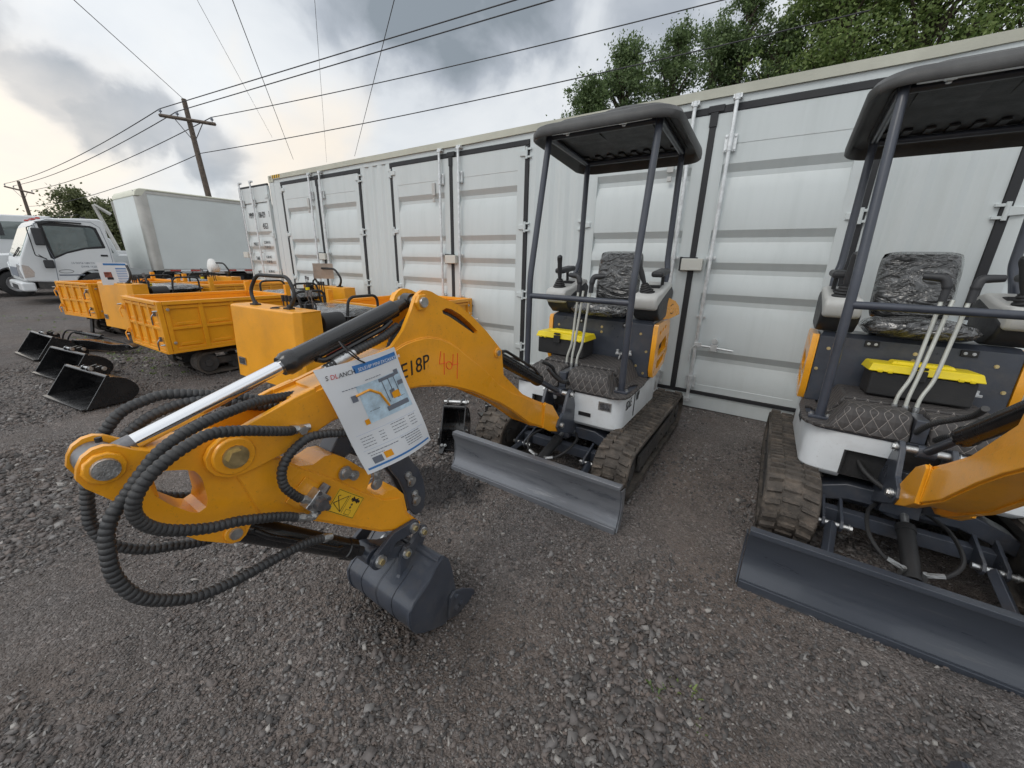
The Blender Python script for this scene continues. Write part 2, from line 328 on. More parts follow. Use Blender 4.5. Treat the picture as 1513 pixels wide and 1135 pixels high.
def zf(z): return z if z > 0.05 else 0.05+(z-0.05)*0.8
BK = [(1.491,.252),(1.462,.272),(1.436,.276),(1.410,.243),(1.392,.18),(1.381,.115),(1.369,.013),(1.378,-.03),(1.40,-.075),(1.447,-.104),(1.49,-.08),(1.533,-.05),(1.575,-.015),(1.609,.021),(1.627,.06),(1.635,.10),(1.633,.145),(1.605,.178),(1.559,.200),(1.52,.222)]
BK = [(u, zf(z)) for u, z in BK]

M['weld'] = paint('weld_line', (0.028, 0.032, 0.042), 0.4, var=0.2, scale=60)
def make_undercarriage(root):
    cx = 0.02
    # belts
    def stad(r0, r1, y0, y1, zc, off, n=14):
        pts = []
        for i in range(n+1):
            a = R(90+180*i/n); pts.append((y0+(r0+off)*math.cos(a), zc+(r0+off)*math.sin(a)))
        for i in range(n+1):
            a = R(270+180*i/n); pts.append((y1+(r1+off)*math.cos(a), zc+(r1+off)*math.sin(a)))
        return pts
    def dense(p, step):
        out = []; n = len(p)
        for i in range(n):
            a, b = Vector(p[i]), Vector(p[(i+1) % n]); k = max(1, int((b-a).length/step))
            out += [a.lerp(b, j/k) for j in range(k)]
        return out
    for sx in (-1, 1):
        mb = MB(); x0, x1 = cx+sx*0.345, cx+sx*0.575
        if x0 > x1: x0, x1 = x1, x0
        ys, ye, zc, r = -0.655, 0.655, 0.178, 0.142
        o = stad(r, r, ys, ye, zc, 0.014); i = stad(r, r, ys, ye, zc, -0.008)
        # slight sag of the top run
        def sag(p): 
            y, z = p
            return (y, z+(0.012*math.sin(y*9) if z > zc+0.1 else 0))
        o2 = [sag(p) for p in dense(o, 0.06)]
        vs = []; n = len(o2)
        xs = [x0, x0+0.012, (x0+x1)/2-0.012, (x0+x1)/2, (x0+x1)/2+0.012, x1-0.012, x1]
        rings_ = []
        C0 = Vector((0, zc))
        for x, d in zip(xs, (-0.006, 0, 0, -0.002, 0, 0, -0.006)):
            ring = []
            for (y, z) in o2:
                yy = min(max(y, ys), ye); dv = Vector((y-yy, z-zc)); l = dv.length; k = (l+d)/l
                ring.append((x, yy+dv.x*k, zc+dv.y*k))
            rings_.append(ring)
        mb.rings(rings_, True, False)
        ii = dense(i, 0.06)
        while len(ii) > n: ii.pop()
        mb.prism([(p[0], p[1]) for p in dense(i, 0.08)], lambda u, v, t: (t, u, v), x0+0.004, x1-0.004, caps=(0, 0))
        for x in (x0+0.002, x1-0.002):   # edge strips
            a = dense(o, 0.08); b_ = []
            for p in a:
                yy = min(max(p[0], ys), ye); dv = Vector((p[0]-yy, p[1]-zc)); k = (r-0.008)/dv.length
                b_.append((yy+dv.x*k, zc+dv.y*k))
            vs = [(x, p[0], p[1]) for p in a]+[(x, p[0], p[1]) for p in b_]; m_ = len(a)
            mb.add(vs, [[j, (j+1) % m_, (j+1) % m_+m_, j+m_] for j in range(m_)])
        # lugs
        path = [Vector((p[0], p[1])) for p in o]+[Vector(o[0])]
        P3 = resample([Vector((0, p.x, p.y)) for p in path], 0.031)[:-1]; tot = len(P3)
        half = (x1-x0)/2
        for k, p in enumerate(P3):
            y, z = p.y, p.z; yy = min(max(y, ys), ye); nv = Vector((0, y-yy, z-zc)).normalized(); tv = Vector((0, nv.z, -nv.y))
            side = k % 2
            if side == 0: spans = [(x0+0.012, x0+half*0.62), (x1-half*0.62, x1-0.012)]
            else: spans = [(x0+half*0.70, x1-half*0.70)]
            h = 0.021; q = Vector((0, y, z+(0.012*math.sin(y*9) if z > zc+0.1 else 0)))
            if side: h = 0.010
            for xa in spans:
                vs = []
                for (hh, wd) in ((-0.004, 0.0150), (h, 0.0105)):
                    for (xx, tt) in ((xa[0], -1), (xa[1], -1), (xa[1], 1), (xa[0], 1)):
                        inner = abs(xx-(x0+x1)/2) < half*0.5
                        vs.append(Vector((xx, 0, 0))+q+nv*hh+tv*(tt*wd*(1.0 if inner else 0.8)+(0.010 if inner and not side else -0.004)))
                mb.add(vs, [(0, 1, 2, 3), (7, 6, 5, 4), (0, 4, 5, 1), (1, 5, 6, 2), (2, 6, 7, 3), (3, 7, 4, 0)])
        mb.build('track', 'rubber', root, ang=30)
        tf = MB()
        tf.bb(min(x0, x1)+0.045, max(x0, x1)-0.045, -0.60, 0.60, 0.10, 0.24)
        tf.bb(x0+0.012 if sx < 0 else x1-0.03, x0+0.03 if sx < 0 else x1-0.012, -0.50, 0.50, 0.12, 0.225)
        for y in (-0.3, 0.05, 0.35): tf.hexbolt((x1-0.012 if sx > 0 else x0+0.012, y, 0.19), (sx, 0, 0), 0.010, 0.01)
        tf.build('track_frame', 'mud', root, bevel=0.006)
        for y, rr, nm in ((-0.655, 0.128, 'idler_wheel'), (0.655, 0.128, 'sprocket'), (-0.35, 0.062, 'roller'), (0.0, 0.062, 'roller'), (0.35, 0.062, 'roller')):
            w = MB(); z = zc if rr > 0.1 else 0.098
            w.tube([(x0+0.03, y, z), (x0+0.045, y, z), (x1-0.045, y, z), (x1-0.03, y, z)], [rr*0.9, rr, rr, rr*0.9], 22)
            w.tube([(x0+0.018, y, z), (x1-0.018, y, z)], rr*0.42, 14)
            w.build(nm, 'mud', root)
    # cross frame between the tracks
    f = MB()
    top = [(-0.50, 0.115), (-0.50, 0.165), (-0.36, 0.245), (-0.22, 0.30), (0.22, 0.30), (0.36, 0.245), (0.50, 0.165), (0.50, 0.115), (0.34, 0.17), (0.20, 0.215), (-0.20, 0.215), (-0.34, 0.17)]
    for y0, y1 in ((-0.46, -0.34), (0.20, 0.32)): f.prism([(a+cx, b) for a, b in top], lambda u, v, t: (u, t, v), y0, y1)
    f.bb(-0.25+cx, 0.25+cx, -0.335, 0.195, 0.15, 0.285)
    f.build('cross_frame', 'charcoal', root, bevel=0.008)
    f = MB(); f.tube([(cx, -0.05, 0.28), (cx, -0.05, 0.325)], 0.24, 40); f.tube([(cx, -0.05, 0.325), (cx, -0.05, 0.345)], 0.21, 40)
    for k in range(20): f.hexbolt((cx+0.222*math.cos(k*PI/10), -0.05+0.222*math.sin(k*PI/10), 0.325), (0, 0, 1), 0.009, 0.012)
    f.build('slew_ring', 'charcoal', root)
    # front cross bar + pivots
    b = MB(); b.bb(-0.33+cx, 0.33+cx, -0.56, -0.50, 0.12, 0.185)
    for x in (-0.27, 0.27):
        for dx in (-0.035, 0.035): b.prism([(-0.50, 0.10), (-0.66, 0.12), (-0.675, 0.145), (-0.66, 0.175), (-0.50, 0.23)], lambda u, v, t: (t, u, v), x+dx-0.007+cx, x+dx+0.007+cx)
    b.build('blade_mount', 'charcoal', root, bevel=0.003)
    b = MB()
    for x in (-0.27, 0.27): b.cyl((x-0.065+cx, -0.645, 0.145), (x+0.065+cx, -0.645, 0.145), 0.013, 14); b.hexbolt((x+0.065+cx, -0.645, 0.145), (1, 0, 0), 0.014, 0.015)
    b.each('pivot_pin', 'zinc', root)
    for x in (-0.27, 0.27):
        b = MB(); b.tube([(x+cx, -0.645, 0.145), (x+cx+(0.03 if x > 0 else -0.03), -0.98, 0.10)], [0.026, 0.024], 4)
        b.build('blade_arm', 'charcoal', root, bevel=0.004)
    # blade: curved plate swept between its ends
    b = MB()
    prof = [(-1.045, -0.012), (-1.035, 0.02), (-1.012, 0.06), (-0.998, 0.11), (-0.996, 0.16), (-1.006, 0.215), (-1.022, 0.255)]
    back = [(p[0]+0.014, p[1]) for p in prof]
    poly = prof+back[::-1]
    b.prism(poly, lambda u, v, t: (t, u, v), cx-0.605, cx+0.605)
    b.bb(cx-0.603, cx+0.603, -1.030, -0.985, 0.258, 0.282)
    b.bb(cx-0.603, cx+0.603, -1.052, -1.036, -0.014, 0.028)
    for s in (-1, 1):
        b.prism([(-1.04, 0.0), (-0.975, 0.02), (-0.955, 0.12), (-0.965, 0.25), (-1.025, 0.262), (-1.0, 0.2), (-0.998, 0.1)], lambda u, v, t: (t, u, v), cx+s*0.607, cx+s*0.615)
    b.bb(cx-0.595, cx+0.595, -0.980, -0.955, 0.10, 0.14)
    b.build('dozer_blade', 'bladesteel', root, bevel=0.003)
    # blade lift cylinder with hoses
    c = MB(); c.tube([(cx, -0.60, 0.225), (cx, -0.86, 0.165)], 0.032, 18); c.tube([(cx, -0.58, 0.23), (cx, -0.61, 0.222)], 0.037, 18)
    c.build('blade_cylinder', 'blackmat', root, bevel=0.003)
    c = MB(); c.tube([(cx, -0.46, 0.262), (cx, -0.62, 0.222)], 0.016, 14)
    c.cyl((cx-0.06, -0.47, 0.262), (cx+0.06, -0.47, 0.262), 0.014, 12); c.hexbolt((cx+0.06, -0.47, 0.262), (1, 0, 0), 0.016, 0.016); c.hexbolt((cx-0.06, -0.47, 0.262), (-1, 0, 0), 0.016, 0.016)
    c.build('cylinder_rod', 'zinc', root)
    for s in (-1, 1):
        h = MB(); h.tube(smoothpath([(cx+s*0.05, -0.83, 0.20), (cx+s*0.10, -0.82, 0.215), (cx+s*0.15, -0.74, 0.25), (cx+s*0.14, -0.58, 0.26), (cx+s*0.08, -0.46, 0.25)], 8), 0.0085, 8)
        h.build('hydraulic_hose', 'blackmat', root)
        h = MB(); h.cyl((cx+s*0.035, -0.835, 0.195), (cx+s*0.09, -0.825, 0.212), 0.0115, 6); h.cyl((cx+s*0.035, -0.835, 0.165), (cx+s*0.035, -0.835, 0.205), 0.012, 6); h.build('hose_fitting', 'zinc', root)

def strip(mb, path, z, th=0.018, inset=None):
    """vertical sheet following a plan path; z = list of (height, inward offset)"""
    n = len(path); P = [Vector((p[0], p[1], 0)) for p in path]; nr = []
    for i in range(n):
        t = (P[min(i+1, n-1)]-P[max(i-1, 0)]).normalized(); nr.append(Vector((-t.y, t.x, 0)))
    def row(off, zz): return [(P[i].x+nr[i].x*off, P[i].y+nr[i].y*off, zz) for i in range(n)]
    rs = [row(o, zz) for zz, o in z]+[row(o+th, zz) for zz, o in z[::-1]]
    vs = [p for r in rs for p in r]; fs = []; k = len(rs)
    for i in range(k):
        for j in range(n-1):
            a, b = i*n+j, ((i+1) % k)*n+j; fs.append([a, a+1, b+1, b])
    fs.append([i*n for i in range(k)]); fs.append([i*n+n-1 for i in range(k)][::-1])
    mb.add(vs, fs)

def make_upper(root):
    # plan path counter-clockwise seen from above, starting right of the boom bracket at the front
    foot = [(0.085, -0.5), (0.2, -0.5)]+arc((0.33, -0.41), 0.09, -90, 0, 7)+[(0.42, 0.0), (0.42, 0.22)]+arc((0.0, 0.10), 0.50, 20, 160, 16)[0:]
    foot = [(x, y) if abs(x) < 0.421 else (math.copysign(0.42, x), y) for x, y in foot]
    foot += [(-0.42, 0.0)]+arc((-0.33, -0.41), 0.09, 180, 270, 7)+[(-0.25, -0.5)]
    s = MB(); strip(s, foot, [(0.332, 0.030), (0.352, 0.006), (0.362, 0.0), (0.56, 0.0), (0.572, 0.004)])
    strip(s, [(-0.25, -0.5), (-0.06, -0.5)], [(0.49, 0.0), (0.56, 0.0), (0.572, 0.004)])
    s.build('body_shroud', 'body', root, ang=30)
    s = MB(); inner = [(x*0.93, y*0.93) for x, y in foot]
    s.prism(inner, lambda u, v, t: (u, v, t), 0.345, 0.57)
    s.build('frame_casting', 'blackmat', root)
    s = MB(); s.prism([(x*1.005, y*1.005) for x, y in foot], lambda u, v, t: (u, v, t), 0.574, 0.588); s.build('deck_plate', 'charcoal', root, bevel=0.003)
    s = MB(); s.tube([(-0.25, -0.50, 0.49), (-0.252, -0.50, 0.36)], 0.006, 8); s.tube(smoothpath([(-0.2, -0.42, 0.46), (-0.16, -0.5, 0.40), (-0.09, -0.56, 0.36), (0.0, -0.6, 0.33)], 8), 0.013, 10)
    s.build('swing_hose', 'blackmat', root)
    # data plate and step slot on the front
    s = MB(); s.bb(0.265, 0.355, -0.5035, -0.5005, 0.485, 0.545); s.build('data_plate', 'zinc', root)
    s = MB(); s.bb(0.277, 0.346, -0.5055, -0.5040, 0.492, 0.538); s.build('data_plate_print', 'plate', root)
    s = MB(); s.bb(0.125, 0.215, -0.5045, -0.4985, 0.415, 0.442); s.build('vent_slot', 'ink', root)
    textmesh('lettering', 'SDLE', 'ink', root, (0.4225, -0.40, 0.478), (0, 1, 0.06), (0, 0, 1), 0.090, xs=0.62)
    textmesh('lettering', '18P', 'ink', root, (0.4225, -0.185, 0.487), (0, 1, 0.06), (0, 0, 1), 0.090, xs=0.62)
    s = MB(); s.bb(0.4205, 0.4225, -0.215, -0.200, 0.385, 0.560); s.build('lettering_stroke', 'ink', root)
    textmesh('lettering', 'SDLE18P', 'ink', root, (-0.4225, 0.05, 0.49), (0, -1, 0), (0, 0, 1), 0.06, xs=0.8)
    # quilted floor mats
    def wedge(x0, x1, prof, name, slL=0.0, slR=0.0):
        m = MB(); n = len(prof); zmax = max(p[1] for p in prof)
        m.add([(x0-(slL*(zmax-z)/0.12), y, z) for y, z in prof]+[(x1+(slR*(zmax-z)/0.12), y, z) for y, z in prof],
              [list(range(n))[::-1], [i+n for i in range(n)]]+[[i, (i+1) % n, (i+1) % n+n, i+n] for i in range(n)])
        return m.build(name, 'quilt', root, bevel=0.012, seg=3)
    pf = [(-0.515, 0.580), (-0.512, 0.61), (-0.478, 0.700), (-0.43, 0.716), (-0.335, 0.720), (-0.335, 0.589)]
    wedge(-0.275, -0.045, pf, 'floor_mat', slL=0.075); wedge(0.015, 0.285, pf, 'floor_mat', slR=0.06)
    wedge(-0.275, 0.285, [(-0.285, 0.589), (-0.285, 0.722), (0.075, 0.728), (0.075, 0.589)], 'floor_mat', slL=0.07, slR=0.07)
    s = MB(); s.bb(-0.040, 0.010, -0.505, -0.336, 0.589, 0.700); s.bb(-0.27, 0.28, -0.333, -0.287, 0.60, 0.690); s.each('lever_tray', 'charcoal', root, bevel=0.004)
    for sx in (-1, 1):
        m = MB(); o = [(0.30, -0.515), (0.34, -0.535), (0.40, -0.53), (0.440, -0.495), (0.452, -0.44), (0.448, -0.10), (0.43, 0.06), (0.36, 0.07), (0.35, -0.2), (0.335, -0.42)]
        h = [(0.385, -0.34), (0.425, -0.33), (0.425, -0.16), (0.40, -0.14), (0.375, -0.20)]
        m.prism([(sx*a, b) for a, b in o], lambda u, v, t: (u, v, t), 0.5885, 0.604, holes=[[(sx*a, b) for a, b in h]])
        m.build('floor_mat', 'quilt', root, bevel=0.004)
    # pedestal under the seat
    s = MB(); s.bb(-0.415, 0.415, 0.08, 0.095, 0.60, 1.005); s.bb(-0.412, 0.412, 0.095, 0.52, 0.592, 0.985)
    s.add([(-0.415, 0.08, 1.005), (0.415, 0.08, 1.005), (0.40, 0.11, 1.03), (-0.40, 0.11, 1.03), (-0.415, 0.5, 0.985), (0.415, 0.5, 0.985), (0.40, 0.48, 1.03), (-0.40, 0.48, 1.03)], [(0, 1, 2, 3), (3, 2, 6, 7), (1, 5, 6, 2), (0, 3, 7, 4), (4, 7, 6, 5)])
    s.build('seat_pedestal', 'charcoal', root, bevel=0.004)
    s = MB()
    for x, z in ((-0.36, 0.93), (-0.33, 0.66), (-0.395, 0.80), (0.02, 0.95), (0.02, 0.91), (0.02, 0.68), (0.33, 0.93), (0.385, 0.80), (0.32, 0.68), (0.38, 0.63)): s.hexbolt((x, 0.08, z), (0, -1, 0), 0.0075, 0.008)
    s.each('panel_bolt', 'brass', root)
    for x in (-0.17, 0.22):
        s = MB(); s.bb(x-0.033, x+0.033, 0.070, 0.0795, 0.965, 1.0); s.build('hinge_block', 'blackmat', root, bevel=0.003)
        s = MB()
        for d in (-0.016, 0.016): s.hexbolt((x+d, 0.0705, 0.982), (0, -1, 0), 0.006, 0.006)
        s.each('hinge_bolt', 'zinc', root)
    for sx in (-1, 1):
        o = [(0.072, 0.665), (0.11, 0.60), (0.20, 0.60), (0.42, 0.66), (0.47, 0.74), (0.475, 0.88), (0.44, 1.00), (0.40, 1.025), (0.09, 1.01), (0.074, 0.98)]
        hs = [[(0.17, 0.845), (0.36, 0.895), (0.39, 0.855), (0.39, 0.79), (0.17, 0.755)], [(0.17, 0.715), (0.37, 0.755), (0.36, 0.70), (0.22, 0.655), (0.17, 0.66)]]
        hs += [[(y, 0.925+d), (y+0.035, 0.932+d), (y+0.035, 0.96+d), (y, 0.953+d)] for y, d in ((0.15, 0), (0.22, 0.014), (0.29, 0.028))]
        m = MB(); m.prism(o, lambda u, v, t: (t*sx, u, v), 0.418, 0.452, holes=hs); m.build('side_cover', 'orange', root, bevel=0.006)
        m = MB(); m.bb(min(sx*0.412, sx*0.420), max(sx*0.412, sx*0.420), 0.14, 0.42, 0.64, 0.985); m.build('vent_grille', 'blackmat', root)
    s = MB(); hood = [(-0.41, 0.50), (-0.41, 0.56)]+arc((0, 0.2), 0.50, 140, 40, 8)+[(0.41, 0.56), (0.41, 0.50)]
    hood = [(max(-0.41, min(0.41, x)), y) for x, y in hood]
    s.prism(hood[::-1], lambda u, v, t: (u, v, t), 0.60, 1.0); s.build('rear_hood', 'orange', root, bevel=0.02, seg=3)
    s = MB(); s.prism([(0.25, 1.03), (0.36, 1.03), (0.50, 1.055), (0.47, 1.12), (0.40, 1.165), (0.30, 1.19), (0.25, 1.10)], lambda u, v, t: (t+(u-0.25)*0.25, u, v), 0.43, 0.442); s.build('hood_flap', 'orange', root, bevel=0.003)
    s = MB(); s.tube(smoothpath([(0.464, 0.33, 1.13), (0.470, 0.37, 1.14), (0.476, 0.40, 1.10), (0.472, 0.37, 1.07), (0.467, 0.34, 1.075)], 5), 0.003, 6); s.build('latch_ring', 'ink', root)
    # seat wrapped in film
    def pillow(x0, x1, y0, y1, z0, z1, rot, c, name, seed, bul=0.02):
        nx, nz = 15, 15; ringsF = []; ringsB = []
        rnd = random.Random(seed)
        def P(i, j, side):
            u, v = i/(nx-1)*2-1, j/(nz-1)*2-1
            k = (1-abs(u)**5)*(1-abs(v)**5)
            uu, vv = u*(1-0.08*abs(v)**6), v*(1-0.08*abs(u)**6)
            x = x0+(x1-x0)*(uu+1)/2; z = z0+(z1-z0)*(vv+1)/2
            nn = noise.noise(Vector((x*14+seed, z*14, side*3)))*0.012
            seam = -0.010*math.exp(-((abs(u)-0.62)/0.06)**2)-0.008*sum(math.exp(-((v-c_)/0.05)**2) for c_ in (-0.35, 0.1, 0.5))*(abs(u) < 0.62)
            y = (y0+y1)/2+side*((y1-y0)/2*k**0.35+bul*k*(1-u*u)*(1-v*v)+(nn+seam)*k)
            return Vector((x, y, z))
        F = [[P(i, j, -1) for i in range(nx)] for j in range(nz)]; B = [[P(i, j, 1) for i in range(nx)] for j in range(nz)]
        vs = [p for r in F for p in r]+[p for r in B for p in r]; n = nx*nz; fs = []
        for j in range(nz-1):
            for i in range(nx-1):
                a = j*nx+i; fs.append([a, a+1, a+nx+1, a+nx]); fs.append([a+n, a+nx+n, a+nx+1+n, a+1+n])
        if rot is not None: vs = [rot @ (p-Vector(c))+Vector(c) for p in vs]
        m = MB(); m.add(vs, fs)
        o = m.build(name, 'film', root, ang=70)
        bm = bmesh.new(); bm.from_mesh(o.data); bmesh.ops.remove_doubles(bm, verts=bm.verts, dist=0.0008); bm.to_mesh(o.data); bm.free()
        o.data.polygons.foreach_set('use_smooth', [True]*len(o.data.polygons))
        return o
    pillow(-0.185, 0.185, 0.33, 0.43, 1.12, 1.535, Matrix.Rotation(R(-9), 3, 'X'), (0, 0.38, 1.12), 'backrest', 3)
    pillow(-0.235, 0.235, -0.045, 0.045, 0.02, 0.43, Matrix.Rotation(R(-90), 3, 'X'), (0, 0, 0), 'seat_cushion', 8).location = (0, -0.055, 1.085)
    s = MB(); s.bb(-0.16, 0.16, 0.10, 0.34, 1.03, 1.05); s.bb(-0.13, 0.13, 0.40, 0.44, 1.06, 1.3); s.build('seat_base', 'blackmat', root, bevel=0.005)
    # armrest consoles, joysticks
    for sx in (-1, 1):
        X = 0.355
        up = [(-0.020, 1.115), (-0.040, 1.150), (-0.045, 1.200), (-0.015, 1.230), (0.10, 1.245), (0.33, 1.305), (0.40, 1.300), (0.42, 1.26), (0.30, 1.19), (0.10, 1.130)]
        m = MB(); m.prism(up, lambda u, v, t: (t, u, v), sx*X-0.088, sx*X+0.088); m.build('control_console', 'console', root, bevel=0.022, seg=4)
        lo = [(-0.005, 1.150), (0.02, 1.09), (0.10, 1.035), (0.20, 1.032), (0.38, 1.06), (0.43, 1.24), (0.36, 1.28), (0.12, 1.20)]
        m = MB(); m.prism(lo, lambda u, v, t: (t, u, v), sx*X-0.094, sx*X+0.094); m.build('console_base', 'grip', root, bevel=0.018, seg=3)
        m = MB(); m.bb(sx*X-0.045, sx*X+0.045, 0.17, 0.235, 1.262, 1.285); m.build('switch_panel', 'ink', root, bevel=0.004)
        # joystick
        tilt = {1: Vector((-0.33, -0.12, 1)), -1: Vector((0.04, -0.10, 1))}[sx].normalized(); b0 = Vector((sx*X-0.01, 0.055, 1.222))
        m = MB(); path = []; rr = []
        for i in range(17):
            path.append(b0+tilt*(i*0.0052)); rr.append((0.062-0.038*(i/16))*(1.0 if i % 3 else 0.86))
        m.tube(path, rr, 22); m.build('joystick_boot', 'blackmat', root, ang=60)
        m = MB(); t2 = (tilt+Vector((0, -0.1, 0))).normalized(); a0 = b0+tilt*0.082
        pts = [a0, a0+t2*0.03, a0+t2*0.07, a0+t2*0.12, a0+t2*0.155, a0+t2*0.175+Vector((0.004, -0.006, 0)), a0+t2*0.184+Vector((0.004, -0.008, 0))]
        m.tube(pts, [0.014, 0.017, 0.0195, 0.018, 0.021, 0.020, 0.010], 14); m.build('joystick', 'grip', root)
        m = MB(); m.box((sx*(X+0.035), 0.20, 1.375), (0.085, 0.24, 0.042), Matrix.Rotation(R(6), 3, 'X')); m.build('armrest', 'grip', root, bevel=0.018, seg=4)
        m = MB(); m.cyl((sx*(X+0.04), 0.26, 1.26), (sx*(X+0.04), 0.25, 1.37), 0.012, 10); m.build('armrest_bracket', 'blackmat', root)
    # travel levers
    for k, (xb, xt, hd, d) in enumerate(((-0.085, -0.035, 1, -1), (-0.045, 0.00, 0, 0), (-0.005, 0.055, 1, 1))):
        zt = 1.29 if hd else 1.245
        m = MB(); m.tube(bent([(xb, -0.305, 0.68), (xb, -0.305, 0.765), (xb+0.030*(1 if k != 1 else 0.4), -0.30, 0.86), (xt, -0.29, zt)], 0.04), 0.0085, 10); m.build('travel_lever', 'galvlt', root)
        m = MB(); m.cyl((xb, -0.305, 0.70), (xb, -0.305, 0.725), 0.013, 10); m.build('lever_joint', 'zinc', root)
        if hd:
            m = MB(); m.tube(bent([(xt, -0.29, zt-0.055), (xt+0.003, -0.29, zt+0.015), (xt+d*0.012, -0.285, zt+0.052), (xt+d*0.085, -0.27, zt+0.058)], 0.03), [0.016]*3+[0.0195]*12+[0.016], 12); m.build('lever_grip', 'grip', root)
    m = MB(); m.box((0.235, 0.02, 0.775), (0.12, 0.05, 0.014), Matrix.Rotation(R(15), 3, 'Z')); m.box((0.19, 0.01, 0.79), (0.02, 0.02, 0.03)); m.box((0.28, 0.035, 0.79), (0.018, 0.02, 0.022)); m.tube([(0.21, -0.01, 0.73), (0.215, 0.0, 0.77)], 0.006, 8); m.build('pedal_latch', 'zinc', root, bevel=0.003)
    # canopy frame
    for sx in (-1, 1):
        m = MB(); m.tube(bent([(sx*0.375, -0.395, 0.60), (sx*0.375, -0.395, 1.32), (sx*0.368, -0.215, 2.255)], 0.06), 0.0215, 14)
        m.build('front_post', 'post', root, ang=60)
        m = MB(); m.box((sx*0.375, -0.395, 0.611), (0.10, 0.075, 0.014)); m.build('post_foot', 'post', root, bevel=0.003)
        m = MB()
        for dx in (-0.036, 0.036): m.hexbolt((sx*0.375+dx, -0.395, 0.618), (0, 0, 1), 0.009, 0.012)
        m.each('foot_bolt', 'zinc', root)
        m = MB(); m.tube(bent([(sx*0.392, 0.27, 1.16), (sx*0.388, 0.41, 1.37), (sx*0.370, 0.43, 1.45), (sx*0.365, 0.44, 2.222)], 0.05), 0.0215, 14); m.build('rear_post', 'post', root, ang=60)
        m = MB(); m.tube([(sx*0.368, -0.215, 2.245), (sx*0.365, 0.44, 2.205)], 0.020, 12); m.build('roof_rail', 'post', root)
    m = MB(); m.tube([(-0.375, -0.395, 1.195), (0.375, -0.395, 1.195)], 0.0195, 14)
    m.build('front_crossbar', 'post', root)
    for y, z in ((-0.20, 2.245), (0.43, 2.205)):
        m = MB(); m.tube([(-0.366, y, z), (0.366, y, z)], 0.018, 12); m.build('roof_crossbar', 'post', root)
    # moulded roof: an open shell, deeper behind
    def sst(a, b_, x): q = max(0, min(1, (x-a)/(b_-a))); return q*q*(3-2*q)
    def rim(y): return 2.245-0.02*(y+0.43)-0.045*sst(-0.10, 0.28, y)
    def top(y): return 2.245-0.055*(y+0.43)
    X0, X1, Y0, Y1 = -0.495, 0.495, -0.330, 0.620
    def ring(ins, h, r, fn, sx0=1.0):
        return [(x, y, fn(y)+h) for x, y in rrect(X0+ins*sx0, X1-ins, Y0+ins, Y1-ins, r, 8)]
    m = MB(); rs = [ring(0.16, 0.040, 0.05, top), ring(0.075, 0.036, 0.09, top), ring(0.040, 0.024, 0.11, top), ring(0.022, -0.012, 0.13, rim), ring(0.010, -0.020, 0.14, rim), ring(0.002, -0.012, 0.145, rim), ring(0.0, 0.02, 0.15, rim),
        ring(0.004, 0.030, 0.15, top), ring(0.018, 0.054, 0.14, top), ring(0.045, 0.068, 0.12, top), ring(0.075, 0.072, 0.11, top), ring(0.085, 0.078, 0.10, top, 1.6), ring(0.098, 0.096, 0.10, top, 1.7), ring(0.125, 0.104, 0.09, top, 1.6), ring(0.20, 0.108, 0.08, top)]
    m.rings(rs, True, True)
    c = (0.14, 0.02)
    dm = [[(c[0]+rr_*1.25*math.cos(k*PI/14), c[1]+rr_*math.sin(k*PI/14), top(c[1]+rr_*math.sin(k*PI/14))+h) for k in range(28)] for rr_, h in ((0.245, 0.100), (0.225, 0.118), (0.18, 0.130), (0.10, 0.136))]
    m.rings(dm, True, True)
    m.build('canopy_roof', 'roofp', root, ang=50)
    def rim2(y): return top(y)
    # ribbed underside and mounting strips
    m = MB(); m.prism(rrect(-0.40, 0.40, -0.24, 0.53, 0.1, 5), lambda u, v, t: (u, v, rim2(v)+t), 0.028, 0.0365)
    for i in range(8): m.box((-0.33+i*0.094, 0.40, rim2(0.40)+0.025), (0.040, 0.17, 0.012))
    for (a, b_, c2, d) in ((-0.30, -0.05, -0.25, 0.1), (0.05, 0.30, -0.25, 0.1)): m.box(((a+b_)/2, (c2+d)/2, rim2(-0.07)+0.026), (b_-a, d-c2, 0.010))
    m.build('roof_lining', 'blackmat', root, bevel=0.006)
    m = MB(); m.box((0.0, -0.262, rim2(-0.26)+0.010), (0.66, 0.028, 0.008))
    for x in (-0.22, 0.16): m.box((x, -0.27, rim2(-0.27)+0.006), (0.045, 0.03, 0.012)); m.hexbolt((x, -0.24, rim2(-0.24)+0.012), (0, 0, -1), 0.012, 0.015)
    m.build('roof_bracket', 'galv', root, bevel=0.002)
    # swing bracket
    m = MB()
    for w0, w1 in ((-0.095, -0.072), (0.072, 0.095)):
        m.prism([(-0.10, 0.22), (0.10, 0.30), (0.235, 0.36), (0.265, 0.40), (0.245, 0.44), (0.17, 0.47), (0.12, 0.585), (0.085, 0.612), (0.045, 0.60), (-0.02, 0.44), (-0.10, 0.40)], lambda u, v, t: bw(u, v, t), w0, w1)
    m.box(bw(-0.04, 0.31, 0), (0.143, 0.12, 0.17)); m.cyl(bw(-0.05, 0.20, 0), bw(-0.05, 0.44, 0), 0.055, 22)
    m.build('swing_bracket', 'charcoal', root, bevel=0.005)
    m = MB()
    for u, z, w in ((0.215, 0.400, 0.105), (0.082, 0.578, 0.10)): m.cyl(bw(u, z, -w), bw(u, z, w), 0.017, 16); m.hexbolt(bw(u, z, w), (1, 0, 0), 0.016, 0.014); m.hexbolt(bw(u, z, -w), (-1, 0, 0), 0.016, 0.014)
    m.each('bracket_pin', 'zinc', root)

